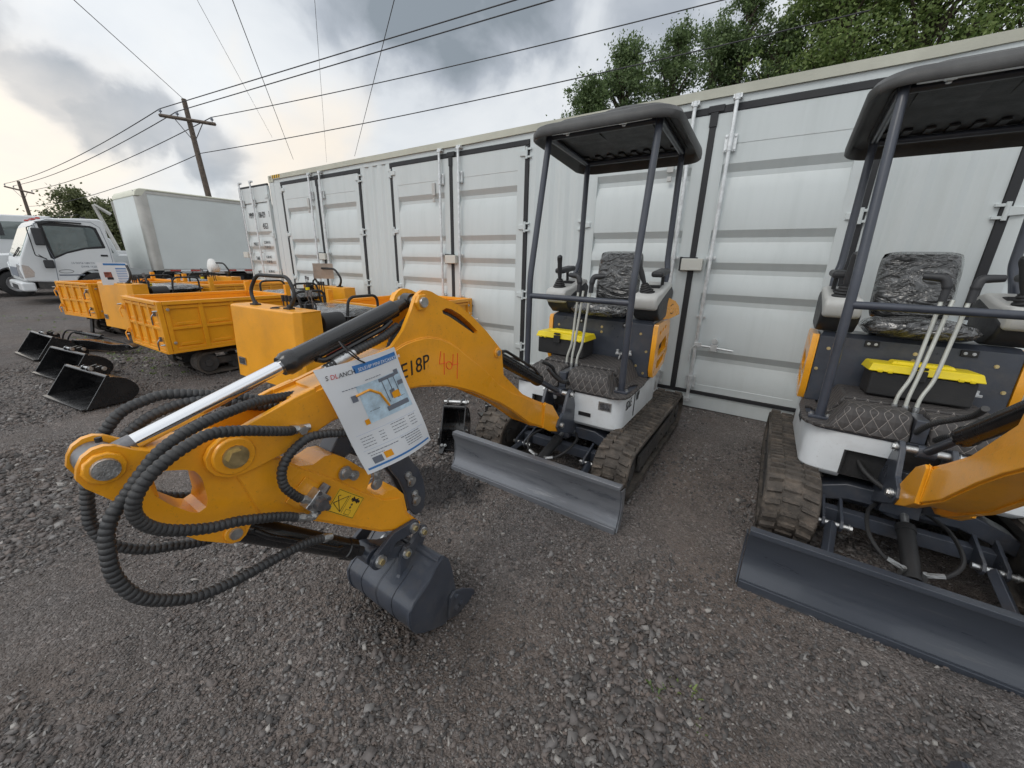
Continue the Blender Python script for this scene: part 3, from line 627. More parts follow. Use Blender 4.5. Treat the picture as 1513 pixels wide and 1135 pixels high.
def make_boom(root):
    m = MB()
    for w0, w1 in ((-0.062, -0.046), (0.046, 0.062)): m.prism(BOOM, bw, w0, w1, holes=[SLOT])
    m.each('boom_plate', 'orange', root, ang=30)
    m = MB()
    m.prism(LOW, bw, -0.071, 0.071)
    top = [(1.268, 1.294), (1.164, 1.255), (1.081, 1.201), (0.98, 1.124)]
    m.prism([(a, b-0.003) for a, b in top]+[(a-0.004, b-0.014) for a, b in top[::-1]], bw, -0.0455, 0.0455)
    tp = [(1.80, 1.066), (1.65, 1.100), (1.53, 1.128)]
    m.prism([(a, b) for a, b in tp]+[(a, b-0.012) for a, b in tp[::-1]], bw, -0.0455, 0.0455)
    for w0, w1 in ((-0.0705, -0.052), (0.052, 0.0705)): m.prism(FORK, bw, w0, w1)
    for s in (-1, 1):
        m.prism([(0.163, 0.367), (0.163, 0.40), (0.222, 0.459), (0.321, 0.569), (0.405, 0.61), (0.425, 0.60), (0.425, 0.45), (0.34, 0.398), (0.222, 0.353)], bw, min(s*0.0630, s*0.0835), max(s*0.0630, s*0.0835))
        m.tube([bw(2.030, 0.950, s*0.0706), bw(2.030, 0.950, s*0.080)], [0.050, 0.046], 26)
        m.tube([bw(1.371, 1.282, s*0.0615), bw(1.371, 1.282, s*0.074)], [0.033, 0.031], 6)
        m.tube([bw(0.897, 1.010, s*0.0615), bw(0.897, 1.010, s*0.070)], [0.026, 0.024], 20)
    m.build('boom', 'orange', root, bevel=0.0035, seg=2, ang=42)
    m = MB()
    for s in (-1, 1): m.tube([bw(1.371, 1.282, s*0.0742), bw(1.371, 1.282, s*0.083)], [0.019, 0.018], 20); m.tube([bw(0.897, 1.010, s*0.0702), bw(0.897, 1.010, s*0.076)], 0.014, 18); m.hexbolt(bw(0.215, 0.400, s*0.098), (s, 0, 0), 0.016, 0.012)
    m.tube([bw(1.371, 1.282, -0.074), bw(1.371, 1.282, 0.074)], 0.017, 16); m.tube([bw(0.897, 1.01, -0.07), bw(0.897, 1.01, 0.07)], 0.0135, 16)
    m.build('boom_pin', 'zinc', root)
    m = MB()
    for s in (-1, 1):
        m.hexbolt(bw(2.030, 0.950, s*0.0802), (s, 0, 0), 0.022, 0.018)
    m.each('stick_pivot_bolt', 'brass', root)
    # stick
    fill = [(min(u, 2.200), z) for u, z in STICK]
    fill = [p for i, p in enumerate(fill) if i == 0 or p != fill[i-1]]
    fill2 = []
    for u, z in STICK:
        if u <= 2.2: fill2.append((u, z))
    m = MB(); m.prism(fill2, bw, -0.0335, 0.0335, holes=[[(u, z) for u, z in HOLE]])
    m.build('stick_core', 'orange', root, ang=30); m = MB()
    for w0, w1 in ((-0.050, -0.0337), (0.0337, 0.050)): m.prism(STICK, bw, w0, w1, holes=[HOLE])
    m.each('stick_plate', 'orange', root, ang=30); m = MB()
    pl = [(2.045, 0.935), (2.020, 0.86), (2.00, 0.78), (1.993, 0.752), (1.965, 0.728), (1.90, 0.686), (1.83, 0.628), (1.622, 0.456), (1.517, 0.396), (1.46, 0.372), (1.452, 0.392), (1.50, 0.46), (1.52, 0.54), (1.60, 0.575), (1.69, 0.66), (1.76, 0.735), (1.90, 0.86), (1.98, 0.94), (2.02, 0.95)]
    for w0, w1 in ((-0.0565, -0.0502), (0.0502, 0.0565)): m.prism(pl, bw, w0, w1)
    for s in (-1, 1):
        m.tube([bw(2.246, 1.009, s*0.0502), bw(2.246, 1.009, s*0.060)], [0.036, 0.033], 10)
        m.tube([bw(2.059, 0.729, s*0.0502), bw(2.059, 0.729, s*0.058)], [0.026, 0.024], 18)
    m.build('stick', 'orange', root, bevel=0.003, seg=2, ang=42)
    def bead(nm, pts, w, r=0.0026):
        P = resample(smoothpath([bw(u, z, w) for u, z in pts], 8), 0.0035); q = MB(); rr = random.Random(len(pts)); q.tube(P, [r*rr.uniform(0.75, 1.2) for _ in P], 7); q.build(nm, 'orange', root, ang=80)
    for s in (-1, 1):
        bead('weld_bead', pl[0:4]+pl[4:9], s*0.0510); bead('weld_bead', pl[13:19][::-1], s*0.0510)
        bead('weld_bead', [(u, z+0.0015) for u, z in LEDGE[1:]], s*0.0635)
        bead('weld_bead', [(0.405, 0.612), (0.428, 0.60), (0.430, 0.52), (0.428, 0.452)], s*0.0725)
    m = MB()
    for s in (-1, 1): m.tube([bw(2.246, 1.009, s*0.0602), bw(2.246, 1.009, s*0.068)], [0.0235, 0.022], 22); m.tube([bw(2.059, 0.729, s*0.0582), bw(2.059, 0.729, s*0.065)], [0.016, 0.015], 18)
    m.tube([bw(2.246, 1.009, -0.06), bw(2.246, 1.009, 0.06)], 0.02, 16)
    m.each('stick_pin', 'zinc', root)
    # stick cylinder
    d0, d1 = Vector(bw(1.371, 1.282, 0)), Vector(bw(2.246, 1.009, 0))
    def lp(t): return d0.lerp(d1, t)
    m = MB(); m.tube([lp(0.03), lp(0.08), lp(0.085), lp(0.50), lp(0.505), lp(0.535), lp(0.54), lp(0.552)], [0.020, 0.024, 0.031, 0.031, 0.0345, 0.0345, 0.031, 0.028], 28)
    m.tube([d0+Vector((-0.02, 0, 0)), d0+Vector((0.02, 0, 0))], 0.028, 18)
    up = Vector((0, 0.28, 0.96)); dn = -up
    m.tube(bent([lp(0.10)+dn*0.036+Vector((0.012, 0, 0)), lp(0.14)+dn*0.047+Vector((0.016, 0, 0)), lp(0.40)+dn*0.047+Vector((0.016, 0, 0)), lp(0.43)+dn*0.030+Vector((0.012, 0, 0))], 0.02), 0.009, 10)
    m.build('stick_cylinder', 'black', root, ang=50)
    m = MB(); m.tube([lp(0.545), lp(0.962)], 0.0185, 28); m.build('cylinder_rod', 'chrome', root)
    m = MB(); m.tube([lp(0.93), lp(0.965)], 0.0205, 20); m.tube([bw(2.246, 1.009, -0.030), bw(2.246, 1.009, 0.030)], 0.035, 24); m.build('rod_eye', 'zincdark', root)
    m = MB(); m.tube([lp(0.988)+Vector((0, 0, 0.036)), lp(0.988)+Vector((0, 0, 0.046))], 0.006, 8); m.build('grease_nipple', 'ink', root)
    # boom cylinder
    b0, b1 = Vector(bw(0.082, 0.578, 0)), Vector(bw(0.897, 1.01, 0))
    m = MB(); q = lambda t: b0.lerp(b1, t)
    m.tube([q(0.36), q(0.362), q(0.40), q(0.405), q(0.95), q(1.0)], [0.030, 0.038, 0.038, 0.034, 0.034, 0.026], 24)
    m.tube(bent([q(0.42)+Vector((0.03, 0, 0.03)), q(0.5)+Vector((0.034, 0, 0.045)), q(0.86)+Vector((0.034, 0, 0.045)), q(0.92)+Vector((0.02, 0, 0.02))], 0.02), 0.008, 8); m.build('boom_cylinder', 'black', root, ang=50)
    m = MB(); m.tube([q(0.04), q(0.37)], 0.0175, 20); m.tube([b0+Vector((-0.03, 0, 0)), b0+Vector((0.03, 0, 0))], 0.028, 18); m.build('cylinder_rod', 'charcoal', root)
    # bucket cylinder
    c0, c1 = Vector(bw(2.059, 0.729, 0)), Vector(bw(1.653, 0.350, 0)); q2 = lambda t: c0.lerp(c1, t)
    m = MB(); m.tube([q2(0.0), q2(0.05), q2(0.09), q2(0.78), q2(0.785), q2(0.85), q2(0.855)], [0.022, 0.028, 0.036, 0.036, 0.040, 0.040, 0.03], 26)
    m.tube(bent([q2(0.12)+Vector((0.034, 0, 0.012)), q2(0.2)+Vector((0.044, 0, 0.004)), q2(0.66)+Vector((0.044, 0, 0.004)), q2(0.72)+Vector((0.03, 0, 0.01))], 0.02), 0.009, 10)
    m.build('bucket_cylinder', 'black', root, ang=50)
    m = MB(); m.tube([q2(0.84), q2(0.98)], 0.018, 18); m.tube([bw(1.653, 0.350, -0.035), bw(1.653, 0.350, 0.035)], 0.030, 18); m.build('cylinder_rod', 'blackmat', root)
    # bucket linkage
    def capsule(a, b, ra, rb, bow=0.0, n=8):
        a, b = Vector(a), Vector(b); d = (b-a).normalized(); nn = Vector((-d.y, d.x)); ang = math.atan2(d.y, d.x)
        pts = [(b.x+rb*math.cos(ang+t), b.y+rb*math.sin(ang+t)) for t in [(-PI/2+PI*i/n) for i in range(n+1)]]
        mid = (a+b)/2
        pts.append((mid.x+nn.x*(bow+min(ra, rb)*0.8), mid.y+nn.y*(bow+min(ra, rb)*0.8)))
        pts += [(a.x+ra*math.cos(ang+t), a.y+ra*math.sin(ang+t)) for t in [(PI/2+PI*i/n) for i in range(n+1)]]
        pts.append((mid.x+nn.x*(bow-min(ra, rb)*0.8), mid.y+nn.y*(bow-min(ra, rb)*0.8)))
        return pts
    for s in (-1, 1):
        m = MB(); m.prism(capsule((1.653, 0.350), (1.484, 0.392), 0.036, 0.030, -0.034), bw, min(s*0.062, s*0.080), max(s*0.062, s*0.080)); m.build('bucket_link', 'charcoal', root, bevel=0.003)
    m = MB(); m.prism(capsule((1.653, 0.350), (1.520, 0.285), 0.034, 0.028, 0.0), bw, -0.045, 0.045); m.build('push_link', 'charcoal', root, bevel=0.003)
    m = MB()
    for s in (-1, 1):
        for u, z, w, r in ((1.653, 0.350, 0.080, 0.024), (1.484, 0.392, 0.080, 0.022), (1.520, 0.285, 0.068, 0.021), (1.427, 0.330, 0.068, 0.021)):
            m.tube([bw(u, z, s*w), bw(u, z, s*(w+0.010))], [r, r*0.95], 22); 
    m.each('link_bush', 'zinc', root)
    m = MB()
    for s in (-1, 1):
        for u, z, w, r in ((1.653, 0.350, 0.0902, 0.012), (1.484, 0.392, 0.0902, 0.011), (1.520, 0.285, 0.0782, 0.011), (1.427, 0.330, 0.0782, 0.011)): m.tube([bw(u, z, s*w), bw(u, z, s*(w+0.006))], r, 6)
    m.each('link_pin', 'brass', root)
    # bucket
    m = MB(); W = 0.195
    for s in (-1, 1): m.prism(BK, bw, min(s*W, s*(W-0.012)), max(s*W, s*(W-0.012)))
    sh = [(1.400, -0.052), (1.447, -0.073), (1.49, -0.054), (1.533, -0.030), (1.575, -0.002), (1.605, 0.027), (1.621, 0.06), (1.629, 0.10), (1.627, 0.145), (1.60, 0.175), (1.555, 0.197), (1.52, 0.218), (1.491, 0.246), (1.462, 0.266), (1.44, 0.268)]
    P = smoothpath([(a, b, 0) for a, b in sh], 3)
    cx, cz = 1.50, 0.09
    inn = [(p.x+(cx-p.x)*0.07, p.y+(cz-p.y)*0.07) for p in P]
    m.prism([(p.x, p.y) for p in P]+inn[::-1], bw, -W+0.012, W-0.012)
    m.tube([bw(1.452, 0.262, -W+0.004), bw(1.452, 0.262, W-0.004)], 0.020, 18)
    for w in (-0.115, -0.03, 0.055): # wear bands on the shell
        m.prism([(cx+(p.x-cx)*1.012, cz+(p.y-cz)*1.012) for p in P[3:-6]]+[(p.x, p.y) for p in P[3:-6]][::-1], bw, w-0.030, w+0.030) if w == -0.03 else None
    for s in (-1, 1):
        m.prism([(1.60, 0.16), (1.558, 0.20), (1.548, 0.285), (1.520, 0.312), (1.49, 0.308), (1.462, 0.335), (1.432, 0.358), (1.405, 0.345), (1.398, 0.318), (1.432, 0.268), (1.49, 0.22)], bw, min(s*0.050, s*0.067), max(s*0.050, s*0.067))
    for k in range(3):
        w = -0.15+k*0.15; m.prism([(1.43, -0.066), (1.36, -0.072), (1.325, -0.062), (1.36, -0.048), (1.42, -0.044)], bw, w-0.022, w+0.022)
    m.build('bucket', 'charcoal', root, bevel=0.0025)
    for w in (-0.10, -0.005, 0.09):
        m = MB(); m.tube([bw(cx+(p.x-cx)*1.004, cz+(p.y-cz)*1.004, w) for p in P[2:-8]], 0.0020, 6); m.build('bucket_seam', 'weld', root)
    m = MB(); m.tube([bw(cx+(p.x-cx)*0.99, cz+(p.y-cz)*0.99, W+0.0005) for p in P], 0.0026, 6); m.build('bucket_seam', 'charcoal', root)
    for s in (-1, 1):
        m = MB(); m.prism([(1.418, zf(0.046)), (1.392, zf(0.062)), (1.33, zf(0.02)), (1.262, zf(-0.055)), (1.256, zf(-0.10)), (1.28, zf(-0.135)), (1.337, zf(-0.13)), (1.435, zf(-0.088))], bw, min(s*(W+0.001), s*(W+0.014)), max(s*(W+0.001), s*(W+0.014))); m.build('side_cutter', 'charcoal', root, bevel=0.003)
        m = MB()
        for u, z in ((1.385, 0.028), (1.385, -0.055), (1.355, -0.05)): m.hexbolt(bw(u, zf(z), s*(W+0.014)), (s, 0, 0), 0.010, 0.010)
        m.each('cutter_bolt', 'charcoal', root)
    # thumb attachment on the far side
    T1 = [(1.505, 0.677), (1.449, 0.676), (1.43, 0.665), (1.41, 0.672), (1.395, 0.63), (1.355, 0.57), (1.329, 0.50), (1.322, 0.42), (1.335, 0.358), (1.36, 0.345), (1.39, 0.352), (1.419, 0.398), (1.433, 0.484), (1.46, 0.56), (1.50, 0.63)]
    m = MB(); m.prism(T1, bw, -0.035, -0.018); m.prism(T1, bw, -0.085, -0.068); m.box(bw(1.40, 0.52, -0.0515), (0.032, 0.03, 0.10)); m.build('thumb_arm', 'charcoal', root, bevel=0.004)
    T2 = [(1.779, 0.788), (1.75, 0.83), (1.726, 0.862), (1.70, 0.874), (1.67, 0.86), (1.652, 0.832), (1.66, 0.80), (1.70, 0.79), (1.724, 0.765), (1.74, 0.74), (1.763, 0.736)]
    m = MB(); m.prism(T2, bw, -0.05, 0.02); m.prism([(1.70, 0.80), (1.66, 0.86), (1.50, 0.72), (1.47, 0.68), (1.49, 0.655), (1.53, 0.66)], bw, -0.045, -0.025); m.build('thumb_link', 'charcoal', root, bevel=0.004)
    for u, z, w, a in ((1.402, 0.530, -0.0175, 0), (1.381, 0.424, -0.0175, 0.2), (1.735, 0.755, 0.0565, 2.6), (1.618, 0.655, 0.0505, 0.5), (1.66, 0.83, 0.02, 2.4)):
        m = MB(); dx, dz = 0.026*math.cos(a+1.2), 0.026*math.sin(a+1.2)
        m.prism(capsule((u, z), (u+dx*1.5, z+dz*1.5), 0.024, 0.017), bw, w+0.0006, w+0.006); m.hexbolt(bw(u+dx*1.4, z+dz*1.4, w+0.006), (1, 0, 0), 0.009, 0.010); m.tube([bw(u, z, w+0.006), bw(u, z, w+0.014)], [0.016, 0.014], 16)
        m.build('keeper_plate', 'zinc', root)

def make_plumbing(root):
    """hoses, valve, stickers of the boom in the foreground"""
    H = {
     'a': [(1.888,.968,.075),(1.904,.979,.10),(1.96,1.006,.125),(2.028,1.036,.14),(2.089,1.053,.15),(2.137,1.046,.16),(2.179,1.028,.165),(2.211,1.004,.165),(2.233,.971,.16),(2.238,.933,.15),(2.223,.893,.14),(2.188,.855,.13),(2.124,.816,.12),(2.06,.794,.115),(1.963,.744,.105),(1.925,.716,.10)],
     'b': [(1.862,.600,.10),(1.90,.620,.11),(1.964,.637,.12),(2.047,.647,.13),(2.119,.655,.135),(2.183,.673,.14),(2.235,.708,.14),(2.272,.753,.14),(2.289,.812,.135),(2.287,.864,.13),(2.278,.909,.125),(2.258,.943,.12),(2.238,.962,.115),(2.208,.994,.11),(2.169,1.027,.10),(2.124,1.047,.09),(2.069,1.059,.08),(2.001,1.063,.06),(1.93,1.058,.03),(1.83,1.040,.0)],
     'c': [(1.80,1.010,-.02),(1.913,1.040,-.05),(1.98,1.062,-.09),(2.077,1.085,-.12),(2.129,1.078,-.13),(2.171,1.058,-.14),(2.201,1.024,-.145),(2.226,.990,-.145),(2.25,.94,-.14),(2.262,.894,-.14),(2.272,.843,-.135),(2.275,.799,-.13),(2.256,.742,-.12),(2.205,.694,-.115),(2.156,.673,-.11),(2.094,.647,-.105),(2.027,.640,-.10),(1.95,.64,-.09)],
     'd': [(1.80,.995,.0),(1.916,1.022,-.04),(1.97,1.044,-.06),(2.018,1.060,-.08),(2.073,1.062,-.09),(2.127,1.046,-.10),(2.167,1.020,-.105),(2.191,.994,-.105),(2.217,.947,-.10),(2.225,.903,-.095),(2.201,.875,-.09),(2.165,.851,-.085),(2.137,.828,-.085),(2.074,.800,-.08),(1.98,.78,-.075)],
     'e': [(1.63,.875,.09),(1.698,.896,.10),(1.766,.921,.10),(1.808,.934,.10),(1.859,.940,.10),(1.911,.914,.10),(1.939,.875,.10),(1.941,.829,.10),(1.924,.795,.10),(1.903,.765,.095)]}
    for k, P in H.items():
        m = MB(); spiralhose(m, [bw(*p) for p in P], 0.0128 if k != 'e' else 0.0122); m.build('hydraulic_hose', 'hose', root, ang=60)
    def fit(pts, name='hose_fitting'):
        m = MB(); P = [Vector(bw(*p)) for p in pts]
        for i in range(len(P)-1):
            d = (P[i+1]-P[i]); m.cyl(P[i], P[i+1], 0.0105, 14); m.cyl(P[i]+d*0.25, P[i]+d*0.6, 0.0135, 6)
        m.build(name, 'zinc', root)
    fit([(1.90, .976, .085), (1.86, .963, .078)]); m = MB(); m.cyl(bw(1.862, .963, .060), bw(1.862, .963, .094), 0.013, 6); m.cyl(bw(1.862, .963, .07), bw(1.835, .960, .072), 0.011, 10); m.build('hose_elbow', 'zinc', root)
    fit([(1.930, .720, .10), (1.885, .690, .10), (1.865, .692, .095)]); fit([(1.866, .602, .10), (1.83, .585, .095)])
    fit([(1.905, .768, .095), (1.878, .742, .09)])
    m = MB(); vc = Vector(bw(1.852, 0.722, 0.075)); rot = Matrix.Rotation(R(38), 3, 'X')
    m.box(vc, (0.045, 0.062, 0.055), rot); m.build('valve_block', 'zinc', root, bevel=0.003)
    m = MB(); m.tube([vc+Vector((0.022, 0, 0)), vc+Vector((0.045, 0, 0))], [0.021, 0.018], 18); m.tube([vc+rot @ Vector((0.0, 0.03, 0)), vc+rot @ Vector((0, 0.055, 0))], [0.016, 0.014], 8); m.tube([vc+rot @ Vector((0.0, 0, -0.03)), vc+rot @ Vector((0, 0, -0.06))], 0.011, 8)
    for a in (-1, 1):
        for b_ in (-1, 1): m.hexbolt(vc+rot @ Vector((0.0225, a*0.023, b_*0.020)), (1, 0, 0), 0.005, 0.006)
    m.build('valve_cap', 'zincdark', root)
    m = MB(); m.box(bw(1.875, 0.752, 0.0595), (0.005, 0.085, 0.065), rot); m.build('valve_mount', 'orange', root, bevel=0.001)
    # warning sticker (follows the stick)
    ex = Vector(bw(1.700, 0.640, 0))-Vector(bw(1.786, 0.723, 0)); exn = ex.normalized(); eyn = Vector((0, exn.z*-1, exn.y)); eyn = Vector((1, 0, 0)).cross(exn)*1
    eyn = Vector((0, -exn.z, exn.y)); o0 = Vector(bw(1.815, 0.655, 0.0575))
    LW, LH = 0.118, 0.078
    def sp(a, b, t=0): return o0+exn*a+eyn*b+Vector((t, 0, 0))
    def quad(mb, a0, a1, b0, b1, t, mi=0, th=0.0006): mb.add([sp(a0, b0, t), sp(a1, b0, t), sp(a1, b1, t), sp(a0, b1, t), sp(a0, b0, t+th), sp(a1, b0, t+th), sp(a1, b1, t+th), sp(a0, b1, t+th)], [(4, 5, 6, 7), (0, 4, 7, 3), (1, 2, 6, 5), (0, 1, 5, 4), (3, 7, 6, 2)], mi)
    m = MB(); quad(m, 0, LW, 0, LH, 0); m.build('warning_sticker', 'stickery', root)
    m = MB(); P = 0.0014
    def ln(pts, w=0.0011): m.tube([sp(a, b, P) for a, b in pts], w, 5)
    ln([(0.003, 0.003), (LW-0.003, 0.003), (LW-0.003, LH-0.003), (0.003, LH-0.003), (0.003, 0.003)], 0.0008)
    ln([(0.008, 0.030), (0.052, 0.066), (0.050, 0.010), (0.008, 0.030)], 0.0012); ln([(0.05, 0.010), (0.012, 0.055), (0.02, 0.06)], 0.0012)
    ln([(0.058, 0.008), (0.058, LH-0.008)], 0.0005)
    ln([(0.070, 0.008), (0.092, 0.008), (0.092, 0.024), (0.070, 0.024), (0.070, 0.008)], 0.0006)
    ln([(0.082, 0.030), (0.082, 0.046)], 0.0012); ln([(0.078, 0.034), (0.082, 0.029), (0.086, 0.034)], 0.001); ln([(0.078, 0.042), (0.082, 0.047), (0.086, 0.042)], 0.001)
    ln([(0.070, 0.060), (0.104, 0.060)], 0.004); ln([(0.074, 0.068), (0.098, 0.053)], 0.0022); ln([(0.076, 0.053), (0.096, 0.068)], 0.0022)
    m.build('sticker_print', 'ink', root)
    textmesh('lettering', 'SDLE18P', 'ink', root, bw(1.612, 1.004, 0.0716), bd(1.655, 1.004, 1.352, 1.040), (0, 0, 1), 0.079, xs=0.90, shear=0.12)
    # crayon lot number
    m = MB()
    def st(pts): m.tube([Vector(bw(1.300-a*0.115, 0.985+b*0.105-a*0.03, 0.0722)) for a, b in pts], 0.0017, 5)
    st([(0.10, 1.0), (0.02, 0.5), (0.32, 0.58)]); st([(0.26, 0.95), (0.24, 0.1)]); st(arc((0.5, 0.48), 0.15, 90, 450, 12)); st([(0.72, 0.95), (0.68, 0.5), (0.98, 0.58)]); st([(0.95, 1.0), (0.90, -0.05)])
    m.each('lot_number', 'chalk', root)
def bd(u0, z0, u1, z1): return Vector(bw(u1, z1, 0))-Vector(bw(u0, z0, 0))

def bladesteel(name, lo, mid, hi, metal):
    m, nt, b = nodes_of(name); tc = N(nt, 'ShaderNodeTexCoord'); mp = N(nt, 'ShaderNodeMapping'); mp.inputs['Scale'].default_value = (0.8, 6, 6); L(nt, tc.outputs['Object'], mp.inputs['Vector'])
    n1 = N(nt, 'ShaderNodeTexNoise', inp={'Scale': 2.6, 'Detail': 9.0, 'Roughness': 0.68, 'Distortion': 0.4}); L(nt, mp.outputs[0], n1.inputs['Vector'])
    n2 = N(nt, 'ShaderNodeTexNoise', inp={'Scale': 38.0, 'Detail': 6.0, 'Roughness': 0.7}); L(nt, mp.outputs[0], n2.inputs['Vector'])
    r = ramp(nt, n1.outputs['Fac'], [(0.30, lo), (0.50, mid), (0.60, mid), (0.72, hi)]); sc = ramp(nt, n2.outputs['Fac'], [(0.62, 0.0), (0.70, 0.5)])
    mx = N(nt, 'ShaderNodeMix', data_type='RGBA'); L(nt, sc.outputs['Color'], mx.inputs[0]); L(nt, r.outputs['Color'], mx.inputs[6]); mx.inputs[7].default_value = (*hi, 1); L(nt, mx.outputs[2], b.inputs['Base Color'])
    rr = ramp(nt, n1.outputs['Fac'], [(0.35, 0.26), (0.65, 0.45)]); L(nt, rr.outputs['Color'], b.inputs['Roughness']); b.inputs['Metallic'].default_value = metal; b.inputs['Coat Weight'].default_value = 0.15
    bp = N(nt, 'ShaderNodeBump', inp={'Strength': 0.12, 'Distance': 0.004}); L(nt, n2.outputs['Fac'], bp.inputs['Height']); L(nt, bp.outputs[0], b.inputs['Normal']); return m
M['bladesteel'] = bladesteel('blade_steel_worn_skylit', (0.11, 0.12, 0.14), (0.19, 0.20, 0.22), (0.36, 0.365, 0.375), 0.35)  # worn bare steel, lightened further with the reflected sky painted into the colour
M['bladedark'] = bladesteel('blade_steel_dark', (0.040, 0.047, 0.062), (0.052, 0.060, 0.076), (0.085, 0.09, 0.10), 0.1)  # same steel kept dark, no sky reflection in its colour
M['galvlt'] = paint('lever_steel', (0.62, 0.63, 0.58), 0.35, metal=0.4, var=0.06)
M['zincdark'] = paint('dull_steel', (0.22, 0.22, 0.23), 0.4, metal=0.8, var=0.15, scale=30)

ex1 = empty('mini_excavator', (7.47, -1.40, 0))
tag(ex1, 'orange and white mini excavator with the spec sheet hanging on its boom', 'excavator', 'mini excavators parked by the container')
make_undercarriage(ex1)
for o in bpy.data.objects:
    k = o.name.split('.')[0]
    if o.parent == ex1 and k in ('dozer_blade', 'blade_arm', 'blade_cylinder', 'cylinder_rod', 'hydraulic_hose', 'hose_fitting'): o['lowers'] = k
make_upper(ex1)
have = set(bpy.data.objects); make_boom(ex1)
for o in bpy.data.objects:
    if o not in have or (o.parent == ex1 and o.name.split('.')[0] in ('swing_bracket', 'bracket_pin')): o['swings'] = 1
ex2 = copy_tree(ex1); ex2.location = (9.28, -1.40, 0.043); ex2.rotation_euler = (R(-3.8), 0, 0); ex2['label'] = 'orange and white mini excavator cut off by the right edge, dark blade'
piv = Vector((0, -0.5, 0)); fp = Vector(bw(0.215, 0.40, 0)); SW = Matrix.Translation(fp) @ Matrix.Rotation(R(-1.5), 4, 'X') @ Matrix.Translation(-fp)
def turn(p, deg): return Matrix.Translation(Vector(p)) @ Matrix.Rotation(R(deg), 4, 'X') @ Matrix.Translation(-Vector(p))
for o in list(bpy.data.objects):
    if o.get('lowers'):
        k = o['lowers']; del o['lowers']
        if o.parent == ex2: o.matrix_basis = (Matrix.Translation((0, -0.01, -0.105)) if k == 'dozer_blade' else turn((0, -0.645, 0.145), 16) if k == 'blade_arm' else turn((0, -0.46, 0.262), 13)) @ o.matrix_basis
for o in list(bpy.data.objects):
    if o.get('swings'):
        del o['swings']
        if o.parent == ex2 and o.name.split('.')[0] not in ('swing_bracket', 'bracket_pin'): o.matrix_basis = SW @ o.matrix_basis
for o in bpy.data.objects:
    if o.parent == ex2 and o.name.split('.')[0] in ('canopy_roof', 'roof_lining', 'roof_bracket', 'roof_rail', 'roof_crossbar'): o.matrix_basis = Matrix.Translation((0, 0.03, -0.045)) @ o.matrix_basis
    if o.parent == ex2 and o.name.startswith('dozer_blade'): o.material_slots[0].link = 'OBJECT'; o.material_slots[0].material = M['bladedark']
make_plumbing(ex1)
# plain hoses at the foot of the boom on both machines
for e in (ex1, ex2):
    m = MB(); spiralhose(m, [(0.05, -0.86, 0.82), (0.075, -0.78, 0.74), (0.07, -0.66, 0.68), (0.05, -0.56, 0.66), (0.03, -0.48, 0.60)], 0.0115); spiralhose(m, [(0.02, -0.88, 0.86), (0.03, -0.76, 0.80), (-0.02, -0.62, 0.72), (-0.03, -0.50, 0.64)], 0.0115); m.build('hydraulic_hose', 'hose', e, ang=60)
    m = MB(); spiralhose(m, [bw(1.50, 1.10, 0.02), bw(1.46, 1.17, 0.02), bw(1.36, 1.235, 0.02), bw(1.24, 1.225, 0.03), bw(1.14, 1.18, 0.03), bw(1.0, 1.08, 0.03)], 0.014); spiralhose(m, [bw(1.74, 1.105, 0.03), bw(1.64, 1.14, 0.03), bw(1.53, 1.17, 0.03), bw(1.45, 1.20, 0.02)], 0.014); h2 = m.build('boom_hose', 'hose', e, ang=60)
    if e is ex2: h2.matrix_basis = SW
    m = MB(); m.cyl(bw(1.71, 1.115, 0.03), bw(1.64, 1.138, 0.03), 0.016, 16); m.cyl(bw(1.745, 1.103, 0.03), bw(1.715, 1.113, 0.03), 0.014, 6); h2 = m.build('hose_crimp', 'zinc', e)
    if e is ex2: h2.matrix_basis = SW
# toolboxes
def toolbox():
    t = empty('toolbox')
    m = MB(); m.box((0, 0, 0.065), (0.40, 0.19, 0.13), None, 0, None); m.build('toolbox_body', 'blackmat', t, bevel=0.012, seg=3)
    m = MB(); m.box((0, 0, 0.152), (0.435, 0.215, 0.042), None, 0, (0.94, 0.85)); m.box((0, 0, 0.180), (0.25, 0.10, 0.018), None, 0, (0.9, 0.8))
    for x in (-0.17, -0.13, 0.13, 0.17): m.box((x, -0.106, 0.135), (0.022, 0.012, 0.018))
    m.build('toolbox_lid', 'yellow', t, bevel=0.010, seg=3)
    m = MB(); m.box((-0.02, -0.112, 0.13), (0.055, 0.014, 0.055)); m.box((-0.02, -0.110, 0.170), (0.05, 0.02, 0.012)); m.build('toolbox_latch', 'blackmat', t, bevel=0.003)
    return t
tb = toolbox(); tb.location = (7.255, -1.475, 0.729); tb.rotation_euler = (0, 0, R(-2))
tag(tb, 'black toolbox with yellow lid and black centre latch on the left excavator floor', 'toolbox', 'yellow lidded toolboxes')
tb2 = copy_tree(tb); tb2.location = (9.295, -1.435, 0.779); tb2.rotation_euler = (R(-3.8), 0, R(1)); tb2['label'] = 'black toolbox with long yellow lid in front of the right excavator seat'

